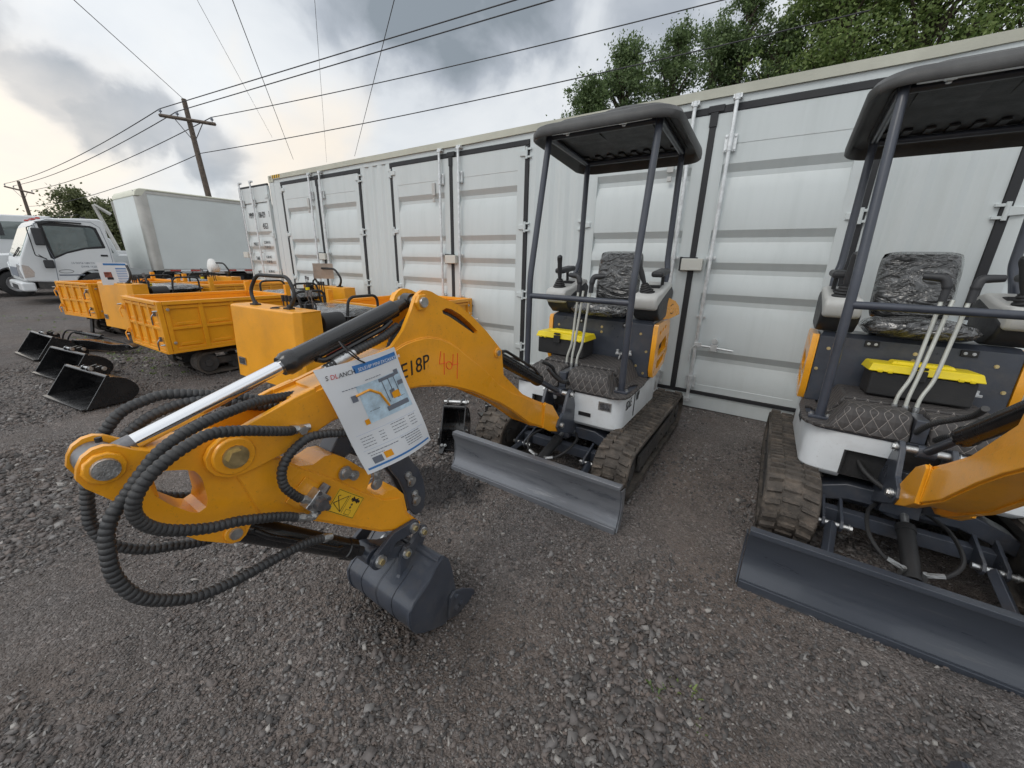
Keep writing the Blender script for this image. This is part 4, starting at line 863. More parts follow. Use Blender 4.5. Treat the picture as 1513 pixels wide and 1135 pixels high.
# hanging spec sheet
ps = empty('spec_sheet', (0, 0, 0)); tag(ps, 'laminated white and blue mini excavator spec sheet tied to the boom cylinder', 'sheet', 'laminated spec sheets')
TL, TR_, BL = [Vector((7.47+w, -1.9-u, z)) for u, z, w in ((1.818, 1.129, 0.110), (1.552, 1.151, 0.118), (1.693, 0.755, 0.125))]
def P2(a, b, t=0.0):
    """a across 0..1, b down 0..1"""
    curl = 0.012*math.sin(a*PI)+0.006*math.sin(b*6+a*3)
    return TL+(TR_-TL)*a+(BL-TL)*b+Vector((curl+t, 0, 0))
def pq(mb, a0, a1, b0, b1, t, n=6, mi=0, sh=0.0):
    ka = max(1, int((a1-a0)*14)); kb = max(1, int((b1-b0)*14)); vs = []
    for j in range(kb+1):
        for i in range(ka+1): vs.append(P2(a0+(a1-a0)*i/ka+sh*(j/kb), b0+(b1-b0)*j/kb, t))
    fs = []
    for j in range(kb):
        for i in range(ka): q = j*(ka+1)+i; fs.append([q, q+1, q+ka+2, q+ka+1])
    mb.add(vs, fs, mi)
m = MB(); pq(m, -0.012, 1.012, -0.008, 1.008, -0.0008); pq(m, -0.012, 1.012, -0.008, 1.008, 0.0004); m.build('laminate', 'paper', ps)
m = MB(); pq(m, 0.36, 0.985, 0.03, 0.095, 0.0012); pq(m, 0.02, 0.98, 0.952, 0.972, 0.0012); m.each('blue_band', 'blue', ps)
m = MB(); pq(m, 0.30, 0.95, 0.20, 0.56, 0.0010, sh=0.0); m.build('sky_photo', 'ltblue', ps)
def ptext(body, a, b, size, mat, t=0.0018):
    p0 = P2(a, b, t); textmesh('print', body, mat, ps, p0, P2(a+0.3, b, t)-p0, P2(a, b-0.1, t)-p0, size, ext=0.0001, xs=0.9)
ptext('S', 0.045, 0.090, 0.020, 'ink'); ptext('DL', 0.092, 0.090, 0.020, 'inkred', 0.0030); ptext('ANCH', 0.175, 0.090, 0.020, 'ink', 0.0050)
ptext('SDLE18P MINI EXCAVATOR', 0.40, 0.082, 0.0148, 'paper', 0.0045)
m = MB()
def pbar(a0, b0, ln_, h=0.006):
    rr = random.Random(int(a0*1000+b0*7919)); a = a0
    while a < a0+ln_: w = rr.uniform(0.02, 0.055); pq(m, a, min(a+w, a0+ln_), b0, b0+h, 0.0016); a += w+0.008
for a, b, l in ((0.14, 0.20, 0.17), (0.44, 0.17, 0.22), (0.35, 0.45, 0.14), (0.10, 0.62, 0.0), (0.78, 0.43, 0.12)): pbar(a, b, l)
for i in range(4): pbar(0.10, 0.66+i*0.030, 0.16); pbar(0.34, 0.66+i*0.030, 0.07); pbar(0.52, 0.66+i*0.030-0.02, 0.22); pbar(0.80, 0.64+i*0.030, 0.11)
for i in range(4): pbar(0.62, 0.825+i*0.025, 0.26, 0.007)
pbar(0.10, 0.815, 0.42, 0.007); pbar(0.12, 0.845, 0.18, 0.006); pbar(0.57, 0.80, 0.3, 0.008)
m.build('small_print', 'inkgrey', ps)
m = MB(); pq(m, 0.12, 0.24, 0.865, 0.935, 0.0014); pq(m, 0.265, 0.39, 0.855, 0.925, 0.0014); pq(m, 0.22, 0.33, 0.50, 0.57, 0.0016); m.build('inset_photo', 'printphoto', ps) if False else None
def pline(mb, pts, w): mb.tube([P2(a, b, 0.0022) for a, b in pts], w, 5)
m = MB(); pline(m, [(0.26, 0.275), (0.44, 0.262)], 0.0042); pline(m, [(0.44, 0.262), (0.56, 0.33), (0.62, 0.47)], 0.0042); pq(m, 0.72, 0.84, 0.365, 0.43, 0.0020); pq(m, 0.275, 0.385, 0.86, 0.925, 0.0014); pq(m, 0.24, 0.30, 0.51, 0.56, 0.0020); m.each('printed_machine', 'orange', ps)
m = MB(); pq(m, 0.60, 0.86, 0.205, 0.235, 0.0020); pline(m, [(0.64, 0.235), (0.655, 0.44)], 0.0012); pline(m, [(0.74, 0.23), (0.75, 0.36)], 0.0012); pline(m, [(0.83, 0.23), (0.84, 0.38)], 0.0012); pq(m, 0.58, 0.92, 0.475, 0.520, 0.0020); pq(m, 0.20, 0.27, 0.265, 0.325, 0.0020); pq(m, 0.70, 0.78, 0.34, 0.42, 0.0018); pq(m, 0.86, 0.93, 0.18, 0.23, 0.002); pq(m, 0.86, 0.95, 0.29, 0.33, 0.002); pq(m, 0.12, 0.245, 0.87, 0.935, 0.0014); m.each('printed_outline', 'inkgrey', ps)
m = MB(); 
for (a0, a1, b0, b1) in ((0.07, 0.95, 0.625, 0.6262), (0.07, 0.95, 0.785, 0.7862)): pq(m, a0, a1, b0, b1, 0.0013)
m.each('printed_frame', 'blue', ps)
m = MB(); m.tube(smoothpath([P2(0.52, 0.03, 0.002), P2(0.44, -0.02, 0.012), P2(0.38, -0.09, 0.01), P2(0.40, -0.16, -0.02), P2(0.46, -0.10, -0.03), P2(0.52, 0.03, -0.003)], 8), 0.0024, 8); m.build('tie', 'ink', ps)
M['printred'] = paint('print_brick_red', (0.30, 0.10, 0.07), 0.4, var=0.5, scale=40)
M['boxcover'] = paint('lock_cover', (0.60, 0.60, 0.55), 0.45, var=0.03, dirt=0.2, dirtcol=(0.4, 0.4, 0.38))
# ------------------------------------------------------------------ container
cont = empty('shipping_container', (0, 0, 0)); tag(cont, 'pale grey multi door shipping container with black door gaskets behind the excavators', 'container')
CL, CH = 12.586, 2.896; OFF, PT, DW = 0.4463, 3.1134, 2.3537
m = MB(); m.bb(0.16, CL-0.16, 0.0, 0.12, 0.0, 0.132); m.bb(0.16, CL-0.16, -0.004, 0.06, 0.132, 0.150); m.build('bottom_rail', 'cont', cont, bevel=0.004)
m = MB(); m.bb(0.16, CL-0.16, 0.0, 0.10, 2.762, 2.838)
m.build('header', 'cont', cont, bevel=0.003)
rail = MB()
n = 200; top = []; bot = []; topb = []; botb = []
for i in range(n+1):
    x = 0.17+(CL-0.34)*i/n
    d = 0.010*noise.noise(Vector((x*0.9, 3, 1)))+0.012*math.exp(-((x-9.6)/0.25)**2)-0.020*math.exp(-((x-9.95)/0.18)**2)
    bot.append((x, -0.022+d*0.6, 2.822+d)); top.append((x, -0.020, CH+0.3*d)); topb.append((x, 0.09, CH+0.3*d)); botb.append((x, 0.09, 2.822))
rail.rings([bot, top, topb, botb, bot], closed=False, caps=False); rail.build('roof_rail', 'rail', cont, ang=50)
m = MB(); m.bb(0.0, CL, 0.09, 2.438, CH-0.03, CH-0.006); m.build('roof', 'rail', cont)
for x in (0.0, CL-0.16):
    m = MB(); m.bb(x, x+0.16, -0.006, 0.17, 0.122, CH-0.118); m.bb(x, x+0.16, 2.27, 2.438, 0.122, CH-0.118); m.each('corner_post', 'cont', cont, bevel=0.006)
    for z in (0.0, CH-0.116):
        for y in (-0.012, 2.27):
            m = MB(); ho = [(x+0.08+0.03*math.cos(a*PI/8), z+0.06+0.042*math.sin(a*PI/8)) for a in range(16)]
            m.prism([(x-0.004, z), (x+0.174, z), (x+0.174, z+0.118), (x-0.004, z+0.118)], lambda u, v, t: (u, t, v), y, y+0.010, holes=[ho]); m.bb(x-0.004, x+0.174, y+0.012, y+0.17, z, z+0.118); m.build('corner_casting', 'rail', cont, bevel=0.002)
m = MB(); m.bb(0.17, CL-0.16, 0.12, 2.40, 0.05, 0.13); m.bb(0.0, 0.03, 0.17, 2.27, 0.1, 2.8); m.bb(CL-0.03, CL, 0.17, 2.27, 0.1, 2.8)
pts = []
x = 0.16
while x < CL-0.2: pts += [(x, 2.438), (x+0.07, 2.438), (x+0.12, 2.404), (x+0.21, 2.404), (x+0.26, 2.438)]; x += 0.27
m.add([(a, b, 0.12) for a, b in pts]+[(a, b, 2.85) for a, b in pts], [[i, i+1, i+1+len(pts), i+len(pts)] for i in range(len(pts)-1)]); m.build('rear_wall', 'cont', cont)
# hazard stripes at the top corner
m = MB(); m.bb(0.172, 0.46, -0.026, -0.0225, 2.836, CH-0.004); m.build('hazard_strip', 'stickery', cont)
m = MB()
for k in range(4): m.add([(0.185+k*0.07, -0.0275, 2.838), (0.215+k*0.07, -0.0275, 2.838), (0.245+k*0.07, -0.0275, CH-0.006), (0.215+k*0.07, -0.0275, CH-0.006)], [(0, 1, 2, 3)])
m.each('hazard_stripe', 'ink', cont)
# corrugated infill panels
edges = [(0.16, OFF-0.03)]+[(OFF+i*PT+DW+0.03, OFF+(i+1)*PT-0.03) for i in range(3)]+[(OFF+3*PT+DW+0.03, CL-0.16)]
for a, b in edges:
    m = MB(); w = b-a; prof = [(a, 0.0), (a+0.055, 0.0)]
    if w > 0.5:
        k = 3; s = (w-0.11)/k
        for i in range(k):
            x = a+0.055+i*s; prof += [(x+0.03, 0.0), (x+0.075, 0.018), (x+s-0.075, 0.018), (x+s-0.03, 0.0)]
    prof += [(b-0.055, 0.0), (b, 0.0)]
    m.add([(p, q, 0.150) for p, q in prof]+[(p, q, 2.762) for p, q in prof], [[i, i+1, i+1+len(prof), i+len(prof)] for i in range(len(prof)-1)]); m.build('side_panel', 'cont', cont, ang=20)
RID = (2.19, 1.64, 1.355, 1.065, 0.505)
def leaf(root, x0, x1, y=-0.010, z0=0.19, z1=2.70, name='side_door', rid=RID, inner=0.10):
    """one door leaf: flat frame, pressed horizontal recesses"""
    d = MB()
    d.bb(x0, x0+inner, y, y+0.05, z0, z1); d.bb(x1-inner, x1, y, y+0.05, z0, z1)
    prof = [(y, z1)]; prof += [(y, 2.455), (y+0.003, 2.45)]
    for zc in rid:
        prof += [(y+0.003, zc+0.108), (y+0.040, zc+0.044), (y+0.041, zc+0.002), (y+0.003, zc-0.110)]
    prof += [(y+0.003, z0+0.07), (y, z0+0.067), (y, z0)]
    a, b = x0+inner+0.0, x1-inner
    d.add([(a, p, q) for p, q in prof]+[(b, p, q) for p, q in prof], [[i, i+1, i+1+len(prof), i+len(prof)] for i in range(len(prof)-1)])
    return d.build(name, 'cont', root, ang=20)
def rod(root, x, y=-0.055, z0=0.085, z1=2.80):
    r = MB(); r.cyl((x, y, z0), (x, y, z1), 0.0165, 14); o = r.build('locking_bar', 'galv', root)
    for z, h in ((2.455, 0.135), (0.285, 0.135)):
        b = MB(); b.bb(x-0.048, x+0.048, y+0.018, y+0.032, z-h/2, z+h/2); b.tube([(x, y, z-h/2), (x, y, z+h/2)], 0.021, 14)
        for dx in (-0.036, 0.036):
            for dz in (-0.05, 0.05): b.hexbolt((x+dx, y+0.018, z+dz), (0, -1, 0), 0.009, 0.009)
        b.build('bar_bracket', 'galv', o, bevel=0.002)
    for z in (1.50, 0.95):
        b = MB(); b.bb(x-0.040, x+0.040, y+0.016, y+0.032, z-0.016, z+0.016); b.tube([(x, y, z-0.016), (x, y, z+0.016)], 0.022, 14)
        for dx in (-0.032, 0.032): b.hexbolt((x+dx, y+0.016, z), (0, -1, 0), 0.009, 0.01)
        b.build('bar_bracket', 'galv', o, bevel=0.002)
    for z, s in ((z1-0.01, 1), (z0+0.01, -1)):
        b = MB(); b.tube([(x, y, z-0.022), (x, y, z+0.022)], 0.023, 12); b.bb(x-0.034, x+0.034, y+0.0, y+0.05, z+s*0.012-0.014, z+s*0.012+0.014); b.cyl((x-0.026, y-0.008, z), (x-0.026, y+0.04, z), 0.010, 8); b.cyl((x+0.026, y-0.008, z), (x+0.026, y+0.04, z), 0.010, 8)
        b.build('cam_lock', 'galv', o, bevel=0.002)
def hinge(root, x, z, s, y=-0.010):
    h = MB(); h.tube([(x, y-0.014, z-0.06), (x, y-0.014, z+0.06)], 0.014, 12)
    h.add([(x+s*0.010, y-0.022, z-0.030), (x+s*0.085, y-0.018, z-0.022), (x+s*0.085, y-0.018, z+0.022), (x+s*0.010, y-0.022, z+0.030), (x+s*0.010, y+0.002, z-0.034), (x+s*0.095, y+0.002, z-0.028), (x+s*0.095, y+0.002, z+0.028), (x+s*0.010, y+0.002, z+0.034)], [(0, 1, 2, 3), (4, 7, 6, 5), (0, 4, 5, 1), (1, 5, 6, 2), (2, 6, 7, 3), (3, 7, 4, 0)])
    h.bb(min(x-s*0.06, x-s*0.012), max(x-s*0.06, x-s*0.012), y-0.016, y+0.012, z-0.05, z-0.03); h.bb(min(x-s*0.06, x-s*0.012), max(x-s*0.06, x-s*0.012), y-0.016, y+0.012, z+0.03, z+0.05)
    h.build('hinge', 'cont', root, bevel=0.002)
GW = 0.027
for i in range(4):
    a = OFF+i*PT; b = a+DW; c = (a+b)/2
    m = MB(); m.bb(a-GW, a+GW, -0.016, 0.03, 0.188, 2.702); m.bb(b-GW, b+GW, -0.016, 0.03, 0.188, 2.702); m.bb(a-GW, b+GW, -0.017, 0.03, 2.702, 2.756); m.bb(a-GW, b+GW, -0.017, 0.03, 0.150, 0.187); m.bb(c-GW, c+GW, -0.020, 0.03, 0.188, 2.701)
    m.bb(c-0.055, c+0.075, -0.026, -0.012, 2.712, 2.766); m.bb(c-0.032, c+0.032, -0.026, -0.012, 2.60, 2.712)
    m.build('door_gasket', 'gasket', cont, bevel=0.005)
    leaf(cont, a+GW, c-GW); leaf(cont, c+GW, b-GW)
    rod(cont, c-0.165); rod(cont, c+0.165)
    for z in (2.62, 1.83, 1.03, 0.36): hinge(cont, a, z, 1); hinge(cont, b, z, -1)
    m = MB(); m.bb(c-0.085, c+0.105, -0.085, -0.021, 1.385, 1.495); m.build('lock_box', 'boxcover', cont, bevel=0.006)
    m = MB(); m.bb(c-0.105, c-0.0855, -0.060, -0.012, 1.38, 1.51); m.bb(c-0.10, c+0.05, -0.070, -0.021, 1.4955, 1.506); m.build('lock_box_seal', 'gasket', cont)
    m = MB(); m.bb(c-0.345, c-0.285, -0.030, -0.011, 2.27, 2.43); m.bb(c-0.335, c-0.295, -0.034, -0.011, 2.19, 2.235); m.build('vent_cover', 'console', cont, bevel=0.005)
    m = MB(); m.tube(bent([(c+0.165, -0.070, 0.67), (c+0.30, -0.075, 0.66), (c+0.50, -0.072, 0.652)], 0.04), [0.014]*8+[0.012], 8) if False else m.cyl((c+0.165, -0.072, 0.675), (c+0.50, -0.076, 0.655), 0.011, 10); m.bb(c+0.15, c+0.22, -0.082, -0.06, 0.655, 0.70); m.bb(c+0.30, c+0.36, -0.086, -0.008, 0.63, 0.70); m.cyl((c+0.33, -0.09, 0.73), (c+0.33, -0.02, 0.73), 0.028, 8); m.tube(smoothpath([(c+0.17, -0.085, 0.68), (c+0.13, -0.09, 0.63), (c+0.12, -0.085, 0.54), (c+0.13, -0.08, 0.49)], 5), 0.006, 6); m.build('door_handle', 'galv', cont, bevel=0.002)
# the end door swung right round, hinged on the near corner post
od = empty('end_door_pivot_tmp'); bpy.data.objects.remove(od)
X0, X1 = -1.215, -0.035
def oend(name, mb, mat, **k): return mb.build(name, mat, cont, **k)
rid2 = (2.42, 1.80, 1.50, 1.20, 0.90, 0.60)
d = leaf(cont, X0, X1, y=-0.045, z0=0.17, z1=2.735, name='end_door', rid=(2.50, 1.80, 1.51, 1.22, 0.93, 0.62), inner=0.07)
m = MB(); m.bb(X0, X1, 0.0, 0.004, 0.17, 2.735); m.bb(X0+0.0, X1, -0.002, 0.0, 0.17, 0.2); oend('door_backing', m, 'cont')
m = MB(); m.bb(X0-0.035, X0-0.0005, -0.040, -0.004, 0.135, 2.775); m.bb(X0-0.0005, X1, -0.040, -0.004, 2.7355, 2.775); m.bb(X0, X1, -0.040, -0.004, 0.135, 0.1695); oend('door_gasket', m, 'gasket', bevel=0.005)
rod(cont, X0+0.14, y=-0.09, z0=0.07, z1=2.84); rod(cont, X0+0.62, y=-0.09, z0=0.07, z1=2.84)
m = MB(); m.bb(X0-0.15, X0+0.05, -0.11, -0.0465, 1.38, 1.50); oend('lock_box', m, 'boxcover', bevel=0.006)
for z in (2.55, 1.83, 1.1, 0.4):
    m = MB(); m.tube([(-0.016, -0.03, z-0.07), (-0.016, -0.03, z+0.07)], 0.015, 12); m.bb(-0.16, -0.03, -0.058, -0.046, z-0.035, z+0.035); oend('hinge', m, 'cont', bevel=0.002)
def ct(s, x, z, h, xs=0.75): textmesh('lettering', s, 'ink', cont, (x, -0.047, z), (1, 0, 0), (0, 0, 1), h, xs=xs)
ct('MMPU', -0.94, 2.17, 0.155, 0.62); ct('186429', -0.55, 2.17, 0.155, 0.62); ct('1', -0.125, 2.17, 0.155, 0.62); ct('45G3', -0.43, 1.955, 0.155, 0.62)
for k, (a, b, b2, z) in enumerate((('MAX.GR.', '32.500 KG', '71.650 LB', 1.66), ('TARE', '4.200 KG', '9.260 LB', 1.37), ('NET', '28.300 KG', '62.390 LB', 1.08), ('CU.CAP.', '76.4 CU.M', '2.700 CU.FT', 0.79))):
    ct(a, -0.94, z-0.03, 0.10, 0.72); ct(b, -0.49, z+0.01, 0.075, 0.8); ct(b2, -0.49, z-0.085, 0.075, 0.8)

# ------------------------------------------------------------------ tracked dumpers
def make_dumper(root):
    O = 'orange_d'
    def recess(mb, a0, a1, z0, z1, fn, cols, rows, th):
        """pressed panel: frame bars and sunk pans between, thickness th"""
        bar = 0.045
        mb.prism([(a0, z0), (a1, z0), (a1, z1), (a0, z1)], fn, 0.0, 0.006)
        cw = (a1-a0-bar)/cols; rh = (z1-z0-bar)/rows
        for i in range(cols+1): x = a0+i*cw; mb.prism([(x, z0), (x+bar, z0), (x+bar, z1), (x, z1)], fn, 0.0065, th)
        for i in range(cols):
            for j in range(rows+1):
                z = z0+j*rh; x = a0+i*cw+bar
                mb.prism([(x+0.0005, z), (x+cw-bar-0.0005, z), (x+cw-bar-0.0005, z+bar*0.7), (x+0.0005, z+bar*0.7)], fn, 0.0065, th-0.004)
                if j < rows: mb.prism([(x+0.03, z+bar*0.8+0.01), (x+cw-bar-0.03, z+bar*0.8+0.01), (x+cw-bar-0.05, z+bar*0.7+0.045), (x+0.05, z+bar*0.7+0.045)], fn, 0.0065, 0.016)
    W, LT, z0, z1 = 0.55, 1.42, 0.35, 0.93
    m = MB(); recess(m, -W+0.03, W-0.03, z0+0.03, z1-0.035, lambda u, v, t: (u, 0.03-t, v), 4, 2, 0.028); m.bb(-W+0.028, W-0.028, -0.012, 0.045, z1-0.034, z1); m.bb(-W+0.028, W-0.028, -0.004, 0.04, z0, z0+0.029); m.build('tailgate', O, root, bevel=0.003)
    for s in (-1, 1):
        m = MB(); recess(m, 0.05, LT-0.03, z0+0.03, z1-0.04, lambda u, v, t: (s*(W-0.03+t), u, v), 4, 2, 0.028); m.bb(min(s*(W-0.035), s*(W+0.012)), max(s*(W-0.035), s*(W+0.012)), 0.046, LT-0.03, z1-0.0395, z1); m.bb(min(s*(W-0.03), s*(W+0.002)), max(s*(W-0.03), s*(W+0.002)), 0.046, LT-0.03, z0, z0+0.029)
        m.build('side_wall', O, root, bevel=0.003)
        m = MB(); m.bb(min(s*(W-0.030), s*(W+0.004)), max(s*(W-0.030), s*(W+0.004)), 0.0, 0.045, z0, z1-0.001); m.bb(min(s*(W-0.035), s*(W+0.015)), max(s*(W-0.035), s*(W+0.015)), LT-0.028, LT+0.035, z0, 1.06); m.each('corner_post', O, root, bevel=0.003)
        m = MB()
        for z in (0.84, 0.47): m.hexbolt((s*(W+0.004), 0.085, z), (s, 0, 0), 0.012, 0.014); m.tube([(s*(W+0.0), -0.012, z-0.01), (s*(W+0.0), -0.05, z-0.01)], [0.012, 0.007], 8)
        m.each('gate_bolt', 'zinc', root)
        m = MB(); 
        for z in (0.80, 0.52): m.box((s*(W-0.05), -0.020, z), (0.03, 0.02, 0.05)); m.tube(bent([(s*(W-0.05), -0.03, z), (s*(W-0.045), -0.055, z-0.03), (s*(W-0.065), -0.05, z-0.12)], 0.02), 0.007, 8)
        m.each('gate_latch', 'zincdark' if s > 0 else O, root)
    m = MB(); m.bb(-W+0.036, W-0.036, 0.035, LT-0.03, z0+0.012, z0+0.03); m.build('tray_floor', O, root)
    m = MB(); recess(m, -W+0.036, W-0.036, z0+0.03, z1-0.04, lambda u, v, t: (u, LT-0.005+t, v), 4, 1, 0.03); m.bb(-W+0.036, W-0.036, LT-0.01, LT+0.035, z1-0.0395, z1); m.build('headboard', O, root, bevel=0.003)
    m = MB()
    for s in (-1, 1): m.bb(s*0.22-0.03, s*0.22+0.03, 0.15, 2.25, 0.27, 0.348)
    m.bb(-0.22, 0.22, 0.5, 0.58, 0.25, 0.32); m.bb(-0.30, 0.30, 1.5, 2.3, 0.24, 0.34); m.build('chassis', 'mud', root, bevel=0.005)
    for s in (-1, 1):
        x0, x1 = s*0.36-0.09, s*0.36+0.09; r = 0.13; ya, yb, zc = 0.40, 2.05, 0.155
        def stad(o): return [(ya+(r+o)*math.cos(R(90+180*i/12)), zc+(r+o)*math.sin(R(90+180*i/12))) for i in range(13)]+[(yb+(r+o)*math.cos(R(270+180*i/12)), zc+(r+o)*math.sin(R(270+180*i/12))) for i in range(13)]
        m = MB(); m.prism(stad(0.005), lambda u, v, t: (t, u, v), x0, x1, holes=[stad(-0.018)])
        path = [Vector((0, a, b)) for a, b in stad(0.005)]; path.append(path[0].copy())
        for p in resample(path, 0.062)[:-1]:
            yy = min(max(p.y, ya), yb); nv = Vector((0, p.y-yy, p.z-zc)).normalized(); ang = math.atan2(nv.y, nv.z)
            m.box(p+nv*0.009, (x1-x0-0.004, 0.030, 0.024), Matrix.Rotation(-ang, 3, 'X'))
        m.build('track', 'rubber', root, ang=30)
        m = MB()
        for y, rr in ((ya, 0.108), (yb, 0.108)): m.cyl((x0+0.02, y, zc), (x1-0.02, y, zc), rr, 22); m.cyl((x0+0.005, y, zc), (x1-0.005, y, zc), 0.045, 12)
        for y in (0.7, 0.95, 1.2, 1.45, 1.7): m.cyl((x0+0.02, y, 0.085), (x1-0.02, y, 0.085), 0.05, 14)
        m.bb(x0+0.05, x1-0.05, ya, yb, 0.12, 0.20); m.build('running_gear', 'mud', root, bevel=0.003)
    # cowl at the driving end
    m = MB(); cp = [(-0.55, 2.30), (-0.55, 2.52), (-0.50, 2.57), (0.50, 2.57), (0.55, 2.52), (0.55, 2.30)]
    vs = []
    for z, e in ((0.27, 0.0), (0.62, 0.0), (0.965, 0.0), (0.975, -0.008)):
        for x, y in cp: vs.append((x+(math.copysign(e, x)), y+(e if y > 2.4 else 0)-(0.035*(z-0.27)/0.7 if y > 2.4 else 0), z))
    m.rings([vs[i*6:(i+1)*6] for i in range(4)], True, True); m.build('cowl', O, root, bevel=0.008, seg=3, ang=25)
    m = MB(); m.bb(0.34, 0.46, 2.5665, 2.5720, 0.395, 0.47); m.build('data_plate', 'zinc', root); m = MB(); m.bb(0.35, 0.45, 2.5722, 2.5732, 0.405, 0.46); m.build('data_plate_print', 'plate', root)
    m = MB(); m.tube(smoothpath([(-0.08, 2.46, 0.979), (-0.12, 2.50, 0.980), (-0.17, 2.47, 0.980), (-0.14, 2.43, 0.980), (-0.08, 2.46, 0.981), (-0.25, 2.36, 1.0)], 6), 0.0035, 6); m.build('loose_cable', 'ink', root)
    m = MB(); m.tube(smoothpath([(-0.30, 2.30, 0.92), (-0.26, 2.24, 1.02), (-0.30, 2.18, 1.0), (-0.34, 2.22, 0.86)], 6), 0.008, 8); m.tube(smoothpath([(-0.20, 2.28, 0.90), (-0.16, 2.20, 0.98), (-0.22, 2.12, 0.94)], 6), 0.007, 8); m.build('control_hose', 'ink', root)
    m = MB(); m.tube([(-0.30, 2.20, 0.90), (-0.31, 2.22, 1.10)], 0.006, 8); m.tube([(-0.31, 2.22, 1.08), (-0.31, 2.22, 1.13)], 0.014, 10); m.tube([(-0.22, 2.16, 0.92), (-0.22, 2.20, 1.08)], 0.006, 8); m.tube([(-0.22, 2.2, 1.07), (-0.22, 2.2, 1.12)], 0.014, 10); m.build('valve_lever', 'zincdark', root)
    m = MB(); m.tube(bent([(-0.27, 2.42, 0.97), (-0.37, 2.40, 1.10), (-0.25, 2.38, 1.255), (0.25, 2.38, 1.255), (0.37, 2.40, 1.10), (0.27, 2.42, 0.97)], 0.07), 0.0165, 12)
    for s in (-1, 1): m.box((s*0.272, 2.42, 0.982), (0.09, 0.055, 0.016)); m.tube([(s*0.27, 2.42, 0.976), (s*0.285, 2.418, 1.01)], [0.028, 0.018], 12)
    m.build('grab_handle', 'blackmat', root, ang=60)
    # engine, levers, seat, arm hoops
    m = MB(); m.bb(-0.50, -0.12, 1.98, 2.28, 0.42, 0.70); m.build('engine', 'redeng', root, bevel=0.02, seg=3)
    m = MB(); m.box((-0.36, 2.13, 0.80), (0.24, 0.22, 0.20)); m.tube([(-0.42, 2.02, 0.84), (-0.42, 2.24, 0.84)], 0.09, 18); m.box((-0.22, 2.20, 0.94), (0.06, 0.08, 0.12)); m.tube([(-0.20, 2.24, 0.90), (-0.16, 2.25, 1.06), (-0.10, 2.25, 1.09)], 0.014, 8); m.build('control_valve', 'blackmat', root, bevel=0.01)
    m = MB(); m.cyl((-0.10, 2.10, 0.92), (-0.10, 2.10, 0.96), 0.03, 14); m.cyl((-0.10, 2.10, 0.86), (-0.10, 2.10, 0.925), 0.02, 12); m.build('fuel_cap', 'yellow', root)
    for k in range(3):
        m = MB(); m.tube([(0.05+k*0.06, 2.22, 0.70), (0.06+k*0.06, 2.20, 1.02)], 0.007, 8); m.tube([(0.06+k*0.06, 2.20, 1.0), (0.062+k*0.06, 2.20, 1.06)], 0.015, 10); m.build('drive_lever', 'blackmat', root)
    m = MB(); m.bb(-0.45, 0.45, 1.50, 1.98, 0.35, 0.80); m.build('seat_box', 'blackmat', root, bevel=0.01)
    vs = MB(); 
    def pz(i, j, s, nx=16, ny=10):
        u, v = i/(nx-1)*2-1, j/(ny-1)*2-1; k = (1-abs(u)**6)*(1-abs(v)**6)
        x = 0.46*u; y = 1.76+0.25*v
        return Vector((x, y, 0.872+s*(0.065*k**0.4+0.012*k*noise.noise(Vector((x*12, y*12, s*2.0))))))
    nx, ny = 16, 10; F = [pz(i, j, 1) for j in range(ny) for i in range(nx)]+[pz(i, j, -1) for j in range(ny) for i in range(nx)]; n = nx*ny; fs = []
    for j in range(ny-1):
        for i in range(nx-1): a = j*nx+i; fs.append([a, a+1, a+nx+1, a+nx]); fs.append([a+n, a+nx+n, a+nx+1+n, a+1+n])
    vs.add(F, fs); vs.build('seat', 'film', root, ang=80)
    for s in (-1, 1):
        m = MB(); m.tube(bent([(s*0.44, 1.56, 0.80), (s*0.44, 1.56, 1.06), (s*0.44, 1.92, 1.06), (s*0.44, 1.96, 0.80)], 0.08), 0.014, 10); m.build('arm_hoop', 'blackmat', root, ang=60)
G = 'tracked dumpers parked in a row'
dA = empty('tracked_dumper', (4.54, -0.07, 0), PI+R(4)); make_dumper(dA)
tag(dA, 'orange tracked dumper nearest the boom, its cowl and black grab handle facing out', 'dumper', G)
dB = copy_tree(dA); dB.location = (2.53, -2.92, 0); dB.rotation_euler = (0, 0, R(2)); dB['label'] = 'orange tracked dumper with its empty tray facing out beside the nearest cowl'
dC = copy_tree(dA); dC.location = (-0.28, -0.10, 0); dC.rotation_euler = (0, 0, PI+R(7)); dC['label'] = 'orange tracked dumper with a printed sheet tied to its grab handle'
dD = copy_tree(dA); dD.location = (-1.35, -2.84, 0); dD.rotation_euler = (0, 0, R(11)); dD['label'] = 'orange tracked dumper farthest left, its tailgate in front of the white truck'
# warning triangle on the headboards
for e in (dA, dB):
    m = MB(); m.add([(0.20, 1.4535, 0.70), (0.28, 1.4535, 0.70), (0.24, 1.4535, 0.77)], [(0, 1, 2)]); m.build('warning_sign', 'inkred', e)
